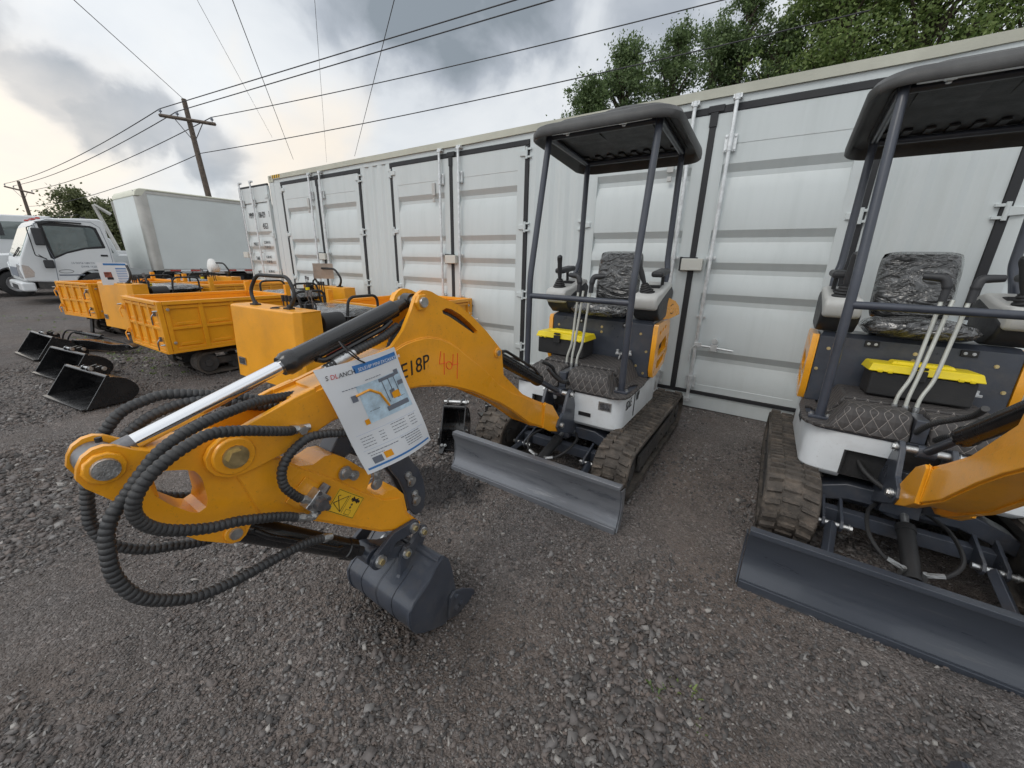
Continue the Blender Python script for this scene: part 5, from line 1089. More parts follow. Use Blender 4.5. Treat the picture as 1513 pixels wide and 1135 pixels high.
# sheets and covers hung on the handles
def sheet(name, c, rz, w, h, lab, mat, printed, grp):
    r = empty(name, c, rz); tag(r, lab, 'sheet', grp)
    m = MB(); k = 8; f = []; b = []
    for j in range(k+1):
        for i in range(k+1):
            u, v = i/k, j/k; y = 0.03*math.sin(u*PI)*(0.4+v)+0.02*v
            f.append((w*(u-0.5), y, -h*v)); b.append((w*(u-0.5), y+0.0015, -h*v))
    fs = [[j*(k+1)+i, j*(k+1)+i+1, (j+1)*(k+1)+i+1, (j+1)*(k+1)+i] for j in range(k) for i in range(k)]
    m.add(f, fs); m.add(b, [q[::-1] for q in fs]); m.build('laminate', mat, r)
    if printed:
        def S_(u0, u1, v0, v1, mt, nm):
            q = MB(); kk = 4; A = []
            for j in (0, 1):
                for i in range(kk+1):
                    u = u0+(u1-u0)*i/kk; v = v0+(v1-v0)*j; A.append((w*(u-0.5), 0.03*math.sin(u*PI)*(0.4+v)+0.02*v-0.002, -h*v))
            q.add(A, [[i, i+1, i+kk+2, i+kk+1] for i in range(kk)]); return q
        S_(0.2, 0.95, 0.04, 0.12, 0, 0).build('blue_band', 'blue', r)
        q = S_(0.55, 0.92, 0.25, 0.28, 0, 0)
        for t in range(9): s_ = S_(0.55, 0.92, 0.24+t*0.075, 0.265+t*0.075, 0, 0); q.add(s_.v, s_.f)
        q.build('small_print', 'blue', r)
        S_(0.14, 0.38, 0.42, 0.66, 0, 0).build('printed_machine', 'printred', r); S_(0.2, 0.4, 0.66, 0.76, 0, 0).build('printed_track', 'ink', r)
    return r
s1 = sheet('spec_sheet', (0.20, -2.58, 1.28), R(62), 0.34, 0.33, 'white printed sheet with blue heading tied to a dumper grab handle by the truck door', 'paper', True, 'laminated spec sheets')
s2 = sheet('spec_sheet', (2.40, -0.55, 1.33), R(50), 0.30, 0.24, 'curled brownish sheet seen from behind on a grab handle against the container', 'brown_paper', False, 'laminated spec sheets')
m = MB(); m.rings([[(0.10*math.cos(a*PI/8)*k+q, 0.09*math.sin(a*PI/8)*k, z) for a in range(16)] for z, k, q in ((0, 0.2, 0.0), (0.0, 1.1, 0.0), (0.10, 1.35, 0.02), (0.19, 1.0, -0.02), (0.26, 0.6, -0.05), (0.28, 0.2, -0.06))], True, True)
o = m.build('plastic_wrap', 'cream_pl', None, ang=70); o.location = (-1.86, -0.55, 1.06); tag(o, 'milky white plastic bag bundled on the farthest dumper handle', 'plastic bag')

# ------------------------------------------------------------------ loose buckets
def make_bucket(root, W, D, H, pins=True):
    m = MB()
    prof = [(-D*0.55, 0.0), (-D*0.10, 0.0), (D*0.22, 0.03*H), (D*0.40, 0.22*H), (D*0.42, 0.50*H), (D*0.28, 0.80*H), (D*0.05, 0.97*H), (-D*0.04, H)]
    P = smoothpath([(a, b, 0) for a, b in prof], 4); inn = [(p.x-0.009*(1 if p.x > 0 else 0.2), p.y+0.010*(1-p.y/H*2)) for p in P]
    m.prism([(p.x, p.y) for p in P]+inn[::-1], lambda u, v, t: (t, u, v), -W/2, W/2)
    m.tube([(-W/2, -D*0.05, H), (W/2, -D*0.05, H)], 0.018, 12)
    m.bb(-W/2, W/2, -D*0.62, -D*0.545, -0.004, 0.012)
    m.build('bucket_shell', 'black', root, bevel=0.002)
    side = [(p.x, p.y) for p in P]+[(-D*0.07, H+0.02)]
    for s in (-1, 1): m = MB(); m.prism(side, lambda u, v, t: (t, u, v), min(s*W/2, s*(W/2+0.010)), max(s*W/2, s*(W/2+0.010))); m.build('side_plate', 'black', root, bevel=0.002)
    for s in (-1, 1):
        m = MB(); x = s*0.055; m.prism([(-D*0.06, H*0.98), (D*0.30, H*0.78), (D*0.32, H*0.98), (D*0.20, H*1.16), (D*0.08, H*1.12), (-D*0.02, H*1.22), (-D*0.10, H*1.12)], lambda u, v, t: (t, u, v), x-0.008, x+0.008); m.build('bucket_ear', 'black', root, bevel=0.002)
    for u, v in ((-D*0.03, H*1.13), (D*0.20, H*1.05)):
        m = MB(); m.cyl((-0.085, u, v), (0.085, u, v), 0.013, 14); m.hexbolt((0.085, u, v), (1, 0, 0), 0.016, 0.012); m.build('bucket_pin', 'zinc', root)
    m = MB(); m.tube(smoothpath([(0, D*0.38, 0.25*H), (0, D*0.39, 0.50*H), (0, D*0.26, 0.76*H)], 6), 0.004, 6); m.build('weld_seam', 'zincdark', root)
GB = 'black excavator buckets lying on the gravel'
b1 = empty('loose_bucket', (2.98, -3.52, 0.014), R(9)); make_bucket(b1, 0.86, 0.42, 0.27); tag(b1, 'black grading bucket on the gravel nearest the camera of the three', 'bucket', GB)
b2 = copy_tree(b1); b2.location = (1.66, -3.44, 0.014); b2.rotation_euler = (0, 0, R(10)); b2['label'] = 'black grading bucket on the gravel, middle one of the three'
b3 = copy_tree(b1); b3.location = (0.0, -3.44, 0.012); b3.rotation_euler = (0, 0, R(6)); b3['label'] = 'black grading bucket on the gravel, farthest left of the three'
b4 = empty('trenching_bucket', (6.62, -2.10, 0.012), R(28)); make_bucket(b4, 0.17, 0.32, 0.30); tag(b4, 'narrow black trenching bucket with bolted teeth standing between boom and blade', 'bucket', GB)
for s in (-1, 1):
    m = MB(); m.prism([(-0.02, 0.10), (-0.17, 0.03), (-0.17, 0.09), (-0.12, 0.14), (-0.04, 0.15)], lambda u, v, t: (t, u, v), s*0.097-0.006, s*0.097+0.006); m.build('side_cutter', 'black', b4, bevel=0.002)
m = MB(); 
for s in (-1, 1): m.prism([(-0.15, 0.005), (-0.26, 0.0), (-0.26, 0.01), (-0.16, 0.035)], lambda u, v, t: (t, u, v), s*0.06-0.018, s*0.06+0.018)
m.each('bucket_tooth', 'black', b4, bevel=0.003)
m = MB()
for s in (-1, 1):
    for dx in (-0.012, 0.014): m.hexbolt((s*0.06+dx, -0.17, 0.03), (0, -0.3, 1), 0.009, 0.012)
    for y, z in ((-0.06, 0.12), (-0.11, 0.10), (-0.13, 0.06)): m.hexbolt((s*0.104, y, z), (s, 0, 0), 0.008, 0.008)
m.each('tooth_bolt', 'zinc', b4)
# ripper / quick hitch lying behind the boom
r = empty('ripper_tooth', (6.60, -1.50, 0), R(60)); tag(r, 'black bolted attachment plate on the gravel behind the trenching bucket', 'attachment')
m = MB(); m.box((0, 0, 0.05), (0.34, 0.14, 0.02)); m.box((-0.08, 0.03, 0.10), (0.012, 0.12, 0.10)); m.box((0.08, 0.03, 0.10), (0.012, 0.12, 0.10)); m.box((0, -0.06, 0.02), (0.30, 0.02, 0.05)); m.build('frame_plate', 'black', r, bevel=0.003)
m = MB()
for x in (-0.12, -0.03, 0.06, 0.13): m.hexbolt((x, -0.04, 0.06), (0, 0, 1), 0.010, 0.014)
m.cyl((-0.10, 0.05, 0.12), (0.10, 0.05, 0.12), 0.012, 12); m.each('plate_bolt', 'zinc', r)
# grapple arm and hoses lying by the left dumpers
g = empty('grapple_arm', (0.30, -2.98, 0), R(24)); tag(g, 'black hydraulic thumb with ram lying on the gravel under the dumpers', 'attachment')
m = MB(); m.prism([(-0.45, 0.02), (0.35, 0.03), (0.62, 0.07), (0.68, 0.11), (0.60, 0.15), (0.30, 0.13), (-0.10, 0.17), (-0.42, 0.16)], lambda u, v, t: (u, t, v), -0.05, 0.05); m.build('thumb_body', 'black', g, bevel=0.01)
m = MB(); m.cyl((-0.35, 0.0, 0.27), (0.10, 0.0, 0.23), 0.028, 16); m.build('ram_barrel', 'black', g); m = MB(); m.cyl((0.10, 0, 0.23), (0.60, 0.0, 0.13), 0.013, 12); m.hexbolt((0.60, -0.055, 0.12), (0, -1, 0), 0.02, 0.02); m.hexbolt((-0.38, -0.055, 0.14), (0, -1, 0), 0.02, 0.02); m.build('ram_rod', 'blackmat', g)
m = MB(); m.tube(smoothpath([(-0.30, -0.03, 0.30), (-0.45, -0.05, 0.30), (-0.52, -0.08, 0.18), (-0.40, -0.10, 0.06), (-0.2, -0.08, 0.10)], 8), 0.010, 8); m.tube(smoothpath([(-0.20, -0.03, 0.30), (-0.34, -0.07, 0.27), (-0.38, -0.12, 0.14), (-0.28, -0.12, 0.05)], 8), 0.010, 8); m.build('ram_hose', 'blackmat', g)
m = MB(); m.tube([(-1.22, -2.72, 0.42), (-1.13, -2.79, 0.10)], 0.028, 4); m.box((-1.10, -2.80, 0.05), (0.16, 0.09, 0.10), Matrix.Rotation(R(20), 3, 'Z'), 0, (0.4, 0.6)); m.box((-1.02, -2.78, 0.012), (0.28, 0.12, 0.024)); o = m.build('prop_stand', 'blackmat', None, bevel=0.004); tag(o, 'black prop stand under the farthest left dumper tray', 'stand')
# ------------------------------------------------------------------ vehicles behind
def wheel(root, c, r, w, ax=1, dually=False):
    x, y, z = c; m = MB(); prof = [(-w/2, r*0.62), (-w/2, r*0.90), (-w/2+0.02, r*0.985), (-w*0.2, r), (w*0.2, r), (w/2-0.02, r*0.985), (w/2, r*0.90), (w/2, r*0.62)]
    n = 36; m.rings([[(x+p, y+q*math.cos(2*PI*k/n), z+q*math.sin(2*PI*k/n)) for k in range(n)] for p, q in prof], True, False); o = m.build('wheel', 'tyre', root)
    m = MB(); s = ax; rr = [(w/2-0.01, r*0.63), (w/2-0.005, r*0.60), (w/2-0.05, r*0.55), (w/2-0.09, r*0.34), (w/2-0.03, r*0.24), (w/2-0.02, 0.001)]
    m.rings([[(x+s*p, y+q*math.cos(2*PI*k/n), z+q*math.sin(2*PI*k/n)) for k in range(n)] for p, q in rr], True, False)
    for k in range(6): m.hexbolt((x+s*(w/2-0.075), y+r*0.42*math.cos(k*PI/3), z+r*0.42*math.sin(k*PI/3)), (s, 0, 0), 0.014, 0.02)
    m.build('rim', 'rim', o)
    return o
tk = empty('box_truck', (-9.3, 0, 0)); tag(tk, 'white cab over box truck parked behind the dumpers', 'truck')
SX = 1.12   # local +x is the side we see
def arch(cy, cz, r, n=10, a0=0, a1=180): return [(cy+r*math.cos(R(a0+(a1-a0)*i/n)), cz+r*math.sin(R(a0+(a1-a0)*i/n))) for i in range(n+1)]
cabp = [(-2.66, 0.62), (-2.68, 0.95), (-2.62, 1.22), (-2.24, 2.08), (-2.14, 2.20), (-1.95, 2.26), (-1.4, 2.31), (-0.90, 2.33), (-0.82, 2.26), (-0.80, 0.85)]+arch(-1.26, 0.44, 0.47, 10, 60, 172)+[(-1.80, 0.46), (-1.95, 0.58)]
m = MB(); m.prism(cabp, lambda u, v, t: (t, u, v), -SX+0.06, SX-0.0); m.build('cab', 'white', tk, bevel=0.05, seg=4, ang=30)
def side(mat, name, pts, t=0.004, off=0.0, bev=0.0): 
    q = MB(); q.prism(pts, lambda u, v, tt: (tt, u, v), SX+off, SX+off+t); return q.build(name, mat, tk, bevel=bev)
win = [(-2.13, 2.12), (-1.95, 2.17), (-1.12, 2.13), (-1.02, 2.08), (-0.93, 1.56), (-0.95, 1.53), (-1.35, 1.49), (-1.75, 1.36), (-2.03, 1.20), (-2.08, 1.24)]
side('ink', 'window_seal', win, 0.003)
w2 = [(-2.05, 2.07), (-1.15, 2.08), (-1.08, 2.03), (-1.0, 1.59), (-1.36, 1.535), (-1.74, 1.41), (-2.00, 1.27)]
side('glass', 'side_window', w2, 0.003, 0.0035)
m = MB(); m.prism([(-2.18, 2.16), (-1.9, 2.21), (-1.3, 2.20), (-1.3, 2.165), (-1.88, 2.165), (-2.08, 2.10)], lambda u, v, t: (t, u, v), SX+0.001, SX+0.035); m.build('window_visor', 'grip', tk, bevel=0.004)
m = MB(); dl = [(-2.20, 2.10), (-2.02, 1.22), (-2.07, 0.62), (-1.93, 0.58)]
m.tube([(SX+0.001, a, b) for a, b in dl], 0.006, 6); m.tube([(SX+0.001, a, b) for a, b in [(-2.20, 2.10), (-1.95, 2.235), (-1.1, 2.235), (-0.94, 2.1), (-0.86, 1.5), (-0.86, 0.98)]], 0.006, 6); m.build('door_seam', 'inkgrey', tk)
m = MB(); m.bb(SX+0.001, SX+0.012, -1.08, -0.93, 1.30, 1.35); m.build('door_handle', 'ink', tk, bevel=0.003)
# windscreen on the raked front face
m = MB(); a, b = Vector((0, -2.600, 1.265)), Vector((0, -2.262, 2.03)); d = (b-a).normalized(); nr = Vector((0, -d.z, d.y))
m.add([(-SX+0.15, *(a+nr*0.012).yz), (SX-0.08, *(a+nr*0.012).yz), (SX-0.12, *(b+nr*0.012).yz), (-SX+0.19, *(b+nr*0.012).yz), (-SX+0.15, *(a-nr*0.02).yz), (SX-0.08, *(a-nr*0.02).yz), (SX-0.12, *(b-nr*0.02).yz), (-SX+0.19, *(b-nr*0.02).yz)], [(0, 1, 2, 3), (0, 4, 5, 1), (1, 5, 6, 2), (2, 6, 7, 3), (3, 7, 4, 0)]); m.build('windscreen', 'glass2', tk, bevel=0.008)
m = MB(); m.tube([(0.1, -2.63, 1.26), (0.5, -2.52, 1.50)], 0.010, 6); m.tube([(0.3, -2.64, 1.25), (0.75, -2.56, 1.42)], 0.010, 6); m.build('wiper', 'ink', tk)
m = MB(); m.bb(-SX+0.05, SX+0.0, -2.76, -2.50, 0.36, 0.60); m.build('bumper', 'white', tk, bevel=0.05, seg=3); m = MB(); m.bb(-0.5, 0.5, -2.768, -2.762, 0.40, 0.52); m.build('bumper_grille', 'ink', tk)
m = MB(); m.prism([(-0.55, 0.74), (0.55, 0.74), (0.62, 0.98), (-0.62, 0.98)], lambda u, v, t: (u, t, v), -2.70, -2.675); m.build('grille', 'inkgrey', tk, bevel=0.005)
for s in (-1, 1):
    m = MB(); m.prism([(s*0.74, 0.70), (s*1.085, 0.68), (s*1.10, 0.86), (s*1.02, 1.06), (s*0.84, 1.10), (s*0.70, 0.92)][::s], lambda u, v, t: (u, t+(0.16*max(0, abs(u)-0.80)), v), -2.705, -2.60); m.build('headlight', 'lamp', tk, bevel=0.015, seg=3)
m = MB(); m.prism([(-2.655, 0.72), (-2.48, 0.74), (-2.45, 0.86), (-2.52, 1.02), (-2.64, 1.06)], lambda u, v, t: (t, u, v), SX+0.0, SX+0.006); m.build('corner_lamp', 'lamp', tk, bevel=0.002)
m = MB(); m.tube(bent([(SX, -2.22, 2.06), (SX+0.16, -2.36, 2.0), (SX+0.17, -2.36, 1.3), (SX, -2.16, 1.22)], 0.05), 0.011, 8); m.build('mirror_arm', 'ink', tk)
m = MB(); m.box((SX+0.18, -2.20, 1.78), (0.10, 0.19, 0.44), Matrix.Rotation(R(-20), 3, 'Z')); m.box((SX+0.16, -2.16, 1.08), (0.10, 0.19, 0.22), Matrix.Rotation(R(-15), 3, 'Z')); m.tube([(SX+0.16, -2.16, 1.18), (SX+0.17, -2.30, 1.32)], 0.012, 8); m.each('mirror', 'grip', tk, bevel=0.03, seg=3)
for x in (-0.9, -0.2, 0.0, 0.2, 0.9):
    m = MB(); m.box((x, -2.06, 2.265), (0.13, 0.08, 0.04)); m.each('marker_lamp', 'red', tk, bevel=0.01)
m = MB(); m.tube([(0.5, -1.9, 2.28), (0.55, -1.2, 2.45)], 0.01, 6); m.box((0.4, -1.1, 2.36), (0.1, 0.1, 0.08)); m.build('aerial', 'ink', tk)
m = MB(); m.bb(-SX+0.1, SX-0.02, -2.45, -0.85, 0.42, 0.60) ; m.bb(-0.45, 0.45, -0.85, 5.0, 0.52, 0.72); m.bb(0.62, 1.0, 0.9, 1.9, 0.40, 0.78); m.build('chassis', 'mud', tk, bevel=0.01)
textmesh('lettering', 'US DOT# 1684 714', 'inkgrey', tk, (SX+0.002, -1.72, 1.085), (0, 1, 0.0), (0, 0, 1), 0.075, xs=0.75)
textmesh('lettering', 'GVWR 14,500', 'inkgrey', tk, (SX+0.002, -1.55, 0.985), (0, 1, 0.0), (0, 0, 1), 0.075, xs=0.75)
textmesh('lettering', 'MERIT EQUIPMENT', 'inkgrey', tk, (SX+0.002, -1.62, 1.18), (0, 1, 0.0), (0, 0, 1), 0.055, xs=0.75) if False else None
m = MB(); m.tube([(SX+0.003, -1.86+0.14*math.cos(a*PI/10), 0.885+0.045*math.sin(a*PI/10)) for a in range(21)], 0.006, 5); m.build('maker_badge', 'zincdark', tk)
m = MB(); m.bb(SX+0.001, SX+0.004, -2.02, -1.52, 0.765, 0.80); m.build('door_badge', 'inkgrey', tk)
wheel(tk, (SX-0.13, -1.26, 0.42), 0.42, 0.24); wheel(tk, (-SX+0.16, -1.26, 0.42), 0.42, 0.24, -1); wheel(tk, (SX-0.10, 3.3, 0.42), 0.42, 0.24); wheel(tk, (-SX+0.10, 3.3, 0.42), 0.42, 0.24, -1)
m = MB(); m.bb(-SX-0.06, SX+0.05, 0.18, 5.2, 0.94, 3.22); m.build('cargo_box', 'boxwhite', tk, bevel=0.01)
m = MB(); P = [(SX+0.06-0.17, 0.02)]+arc((SX+0.06-0.17, 0.19), 0.17, -90, 0, 8)+[(SX+0.06, 0.30)]
m.add([(a, b, 0.90) for a, b in P]+[(a, b, 3.24) for a, b in P], [[i, i+1, i+1+len(P), i+len(P)] for i in range(len(P)-1)]); m.bb(SX+0.052, SX+0.065, 0.30, 5.2, 3.17, 3.25); m.bb(SX+0.052, SX+0.065, 0.30, 5.2, 0.86, 0.93)
m.build('box_trim', 'alu', tk, ang=50)
m = MB(); m.bb(-SX-0.06, SX-0.115, 0.02, 0.175, 0.92, 3.20); m.build('box_front', 'boxwhite', tk)
m = MB(); m.prism([(0.0, 3.08), (0.02, 3.20), (0.08, 3.28), (0.18, 3.315), (5.2, 3.315), (5.2, 3.255), (0.32, 3.255), (0.19, 3.08)], lambda u, v, t: (t, u, v), -SX-0.065, SX+0.062); m.build('box_cap', 'cream', tk, bevel=0.03, seg=3)
m = MB()
for k in range(60): m.disc((SX+0.065, 0.36+k*0.08, 3.20), (1, 0, 0), 0.007, 0.004, 6); m.disc((SX+0.065, 0.36+k*0.08, 0.895), (1, 0, 0), 0.007, 0.004, 6) 
for k in range(26): m.disc((SX+0.0615, 0.24, 0.98+k*0.085), (1, 0, 0), 0.006, 0.004, 6)
m.build('rivet', 'zinc', tk)
m = MB()
for k in range(9): m.bb(SX+0.0655, SX+0.067, 0.45+k*0.55, 0.45+k*0.55+0.28, 0.872, 0.918)
m.each('reflector_red', 'red', tk)
m = MB()
for k in range(9): m.bb(SX+0.0655, SX+0.067, 0.7305+k*0.55, 0.7305+k*0.55+0.268, 0.872, 0.918)
m.each('reflector_white', 'paper', tk)
m = MB(); m.bb(SX-0.03, SX+0.04, 0.9, 2.6, 0.40, 0.70); m.build('side_guard', 'ink', tk)

# white van/pickup with a low bonnet, left of the box truck
vn = empty('pickup_truck', (-12.55, -0.3, 0)); tag(vn, 'white pickup with black wheel arch at the left edge, partly behind the box truck', 'truck')
VX = 1.02
vp = [(-3.25, 0.55), (-3.28, 0.95), (-3.15, 1.18), (-2.6, 1.27), (-1.95, 1.33), (-1.30, 1.86), (-1.0, 1.95), (0.0, 1.97), (0.25, 1.9), (0.35, 1.35), (2.4, 1.35), (2.4, 0.60)]+arch(1.5, 0.42, 0.46, 8, 10, 170)+arch(-2.2, 0.42, 0.46, 8, 10, 170)
m = MB(); m.prism(vp, lambda u, v, t: (t*(1-max(0, v-1.33)*0.18), u, v), -VX, VX); m.build('body', 'white', vn, bevel=0.05, seg=3, ang=30)
m = MB(); m.prism([(-1.85, 1.40), (-1.30, 1.80), (-1.0, 1.88), (-0.62, 1.89), (-0.62, 1.40)], lambda u, v, t: (t-max(0, v-1.33)*0.18, u, v), VX+0.002, VX+0.008); m.prism([(-0.54, 1.40), (-0.54, 1.89), (0.10, 1.88), (0.22, 1.40)], lambda u, v, t: (t-max(0, v-1.33)*0.18, u, v), VX+0.002, VX+0.008); m.build('side_window', 'glass', vn)
m = MB(); m.add([(-VX+0.12, -1.93, 1.385), (VX-0.12, -1.93, 1.385), (VX-0.2, -1.325, 1.87), (-VX+0.2, -1.325, 1.87)], [(0, 1, 2, 3)]); m.build('windscreen', 'glass2', vn)
m = MB(); m.bb(-VX-0.03, VX+0.03, -3.40, -3.2, 0.42, 0.62); m.build('bumper', 'grip', vn, bevel=0.04, seg=3)
m = MB(); m.bb(VX-0.28, VX+0.012, -3.29, -3.10, 0.82, 1.04); m.build('headlight', 'lamp', vn, bevel=0.02)
m = MB(); m.prism(arch(-2.2, 0.42, 0.50, 12, 0, 180)+arch(-2.2, 0.42, 0.455, 12, 180, 0), lambda u, v, t: (t, u, v), VX+0.001, VX+0.02); m.bb(VX+0.001, VX+0.02, -1.70, 1.0, 0.44, 0.60); m.build('arch_trim', 'grip', vn, bevel=0.004)
m = MB(); m.box((VX+0.14, -1.60, 1.42), (0.16, 0.12, 0.20)); m.build('mirror', 'grip', vn, bevel=0.03)
wheel(vn, (VX-0.14, -2.2, 0.40), 0.40, 0.24); wheel(vn, (-VX+0.14, -2.2, 0.40), 0.40, 0.24, -1); wheel(vn, (VX-0.14, 1.5, 0.40), 0.40, 0.24); wheel(vn, (-VX+0.14, 1.5, 0.40), 0.40, 0.24, -1)

# tall conventional truck cab with lift arms
lt = empty('utility_truck', (-16.6, 0.2, 0)); tag(lt, 'tall white utility truck cab behind the pickup at the left edge', 'truck')
UX = 1.15
up_ = [(-4.1, 0.7), (-4.15, 1.35), (-3.9, 1.62), (-2.75, 1.74), (-2.45, 2.55), (-2.25, 2.66), (-1.0, 2.70), (-0.85, 2.6), (-0.85, 0.75), (-2.6, 0.75)]+arch(-3.3, 0.55, 0.6, 8, 20, 160)
m = MB(); m.prism(up_, lambda u, v, t: (t, u, v), -UX, UX); m.build('cab', 'white', lt, bevel=0.06, seg=3, ang=30)
m = MB(); m.prism([(-2.42, 1.80), (-2.28, 2.42), (-1.35, 2.46), (-1.35, 1.80)], lambda u, v, t: (t, u, v), UX+0.002, UX+0.01); m.build('side_window', 'glass', lt)
m = MB(); m.add([(-UX+0.15, -2.77, 1.80), (UX-0.12, -2.77, 1.80), (UX-0.16, -2.50, 2.52), (-UX+0.18, -2.50, 2.52)], [(0, 1, 2, 3)]); m.build('windscreen', 'glass2', lt)
m = MB()
for k in range(9): m.bb(-0.7, 0.7, -4.19, -4.15, 0.9+k*0.075, 0.93+k*0.075)
m.bb(-0.75, 0.75, -4.175, -4.11, 0.86, 1.56); m.build('grille', 'zincdark', lt)
m = MB()
for x in (-0.7, -0.15, 0.15, 0.7): m.box((x, -2.30, 2.69), (0.16, 0.12, 0.06))
m.each('marker_lamp', 'red', lt, bevel=0.01)
m = MB(); m.bb(-0.45, 0.45, -0.85, 5.5, 0.6, 0.9); m.bb(-UX, UX, -0.5, 5.5, 0.9, 1.5); m.build('flatbed', 'white', lt, bevel=0.02)
for a, b_ in (((0.3, 0.9, 1.5), (0.2, 0.5, 3.35)), ((-0.2, 1.3, 1.5), (0.1, 1.15, 3.55)), ((0.2, 0.5, 3.35), (0.3, 0.95, 3.0))):
    m = MB(); m.tube([a, b_], 0.07, 4); m.build('lift_arm', 'alu', lt, bevel=0.01)
m = MB(); m.box((UX+0.25, -2.4, 2.15), (0.10, 0.20, 0.45)); m.tube([(UX, -2.45, 2.4), (UX+0.25, -2.4, 2.4)], 0.015, 6); m.tube([(UX, -2.45, 1.9), (UX+0.25, -2.4, 1.95)], 0.015, 6); m.build('mirror', 'grip', lt, bevel=0.03)
wheel(lt, (UX-0.15, -3.3, 0.5), 0.5, 0.28); wheel(lt, (-UX+0.15, -3.3, 0.5), 0.5, 0.28, -1); wheel(lt, (UX-0.15, 3.5, 0.5), 0.5, 0.28); wheel(lt, (-UX+0.15, 3.5, 0.5), 0.5, 0.28, -1)

# ------------------------------------------------------------------ poles and wires
def pole(lab, base, top, arms, r0=0.17, r1=0.11):
    e = empty('utility_pole', base); tag(e, lab, 'utility pole', 'wooden utility poles'); b = Vector(base)
    m = MB(); m.tube([b-b, (Vector(top)-b)*0.5, Vector(top)-b], [r0, (r0+r1)/2, r1], 16); m.build('pole_shaft', 'wood', e)
    a0, a1 = Vector(arms[0])-b, Vector(arms[1])-b; m = MB(); m.tube([a0, a1], 0.085, 4); m.build('crossarm', 'wood', e)
    mid = (a0+a1)/2; t = (Vector(top)-b); k = (mid.z-1.0)/t.z; jn = t*k
    m = MB(); m.tube([a0.lerp(a1, 0.25), jn], 0.022, 6); m.tube([a0.lerp(a1, 0.78), jn], 0.022, 6); m.build('arm_brace', 'zincdark', e)
    res = []
    for f in (0.03, 0.33, 0.95):
        q = a0.lerp(a1, f); m = MB(); m.tube([q+Vector((0, 0, 0.06)), q+Vector((0, 0, 0.16)), q+Vector((0, 0, 0.165)), q+Vector((0, 0, 0.24)), q+Vector((0, 0, 0.245)), q+Vector((0, 0, 0.30))], [0.02, 0.02, 0.075, 0.06, 0.05, 0.03], 12); m.build('insulator', 'inkgrey', e); res.append(b+q+Vector((0, 0, 0.30)))
    return res, b+t
i1, top1 = pole('leaning wooden utility pole with crossarm rising behind the box truck', (-17.9, 5.85, 0), (-19.3, 5.85, 9.2), ((-20.1, 4.9, 8.35), (-17.75, 6.5, 8.0)))
i2, top2 = pole('distant wooden utility pole with crossarm at the far left', (-63.6, 4.6, 0), (-65.6, 4.83, 8.89), ((-66.8, 3.8, 8.3), (-63.9, 5.5, 7.6)), 0.2, 0.13)
def wire(a, b, sag, r, lab, g='overhead power wires'):
    a, b = Vector(a), Vector(b); m = MB(); m.tube([a.lerp(b, t/24)-Vector((0, 0, sag*4*(t/24)*(1-t/24))) for t in range(25)], r, 6, True); o = m.build('power_wire', 'wire', None); tag(o, lab, 'wire', g)
far = [(3.2, 12.5, 9.9), (4.4, 12.6, 9.8), (12.5, 19.5, 14.0)]
wire(i1[0], (1.20, 8.6, 9.35), 0.0, 0.020, 'topmost power wire running from the near pole up over the container')
wire(i1[1], (1.95, 9.0, 9.25), 0.0, 0.020, 'second power wire from the near pole running close below the topmost one')
wire(i1[2], (6.1, 12.2, 9.5), 0.15, 0.018, 'power wire from the right end of the crossarm over the container middle')
wire(Vector((-18.6, 5.85, 6.6)), (9.3, 13.0, 8.6), 0.2, 0.018, 'lowest power wire running from the pole shaft into the right trees')
for k in range(3): wire(i1[k], i2[k], 0.5, 0.022, ['outer', 'middle', 'inner'][k]+' wire between the near pole and the far left pole')
wire(Vector((-18.6, 5.85, 6.6)), Vector((-64.6, 4.7, 6.2)), 0.6, 0.02, 'lower wire strung between the two poles under the crossarms')
wire(top1, (-9.6, -0.8, 9.0), 0.0, 0.013, 'single wire from the near pole top to the upper left')
wire((-26.4, 15.3, 9), (-5.6, 2.3, 9), 0.0, 0.014, 'steep wire crossing the sky left of the pole wires, second from left')
wire((-20.8, 17.1, 9), (-1.3, 5.0, 9), 0.0, 0.014, 'steep wire leaning right that crosses all the pole wires')
wire((-29.4, 15.4, 11), (-10.5, 3.2, 11), 0.0, 0.009, 'faint thin steep wire crossing left of the sky centre')
wire((-33.6, 22.9, 11), (-6.0, 5.4, 11), 0.0, 0.009, 'faint thin nearly vertical wire in the sky centre')

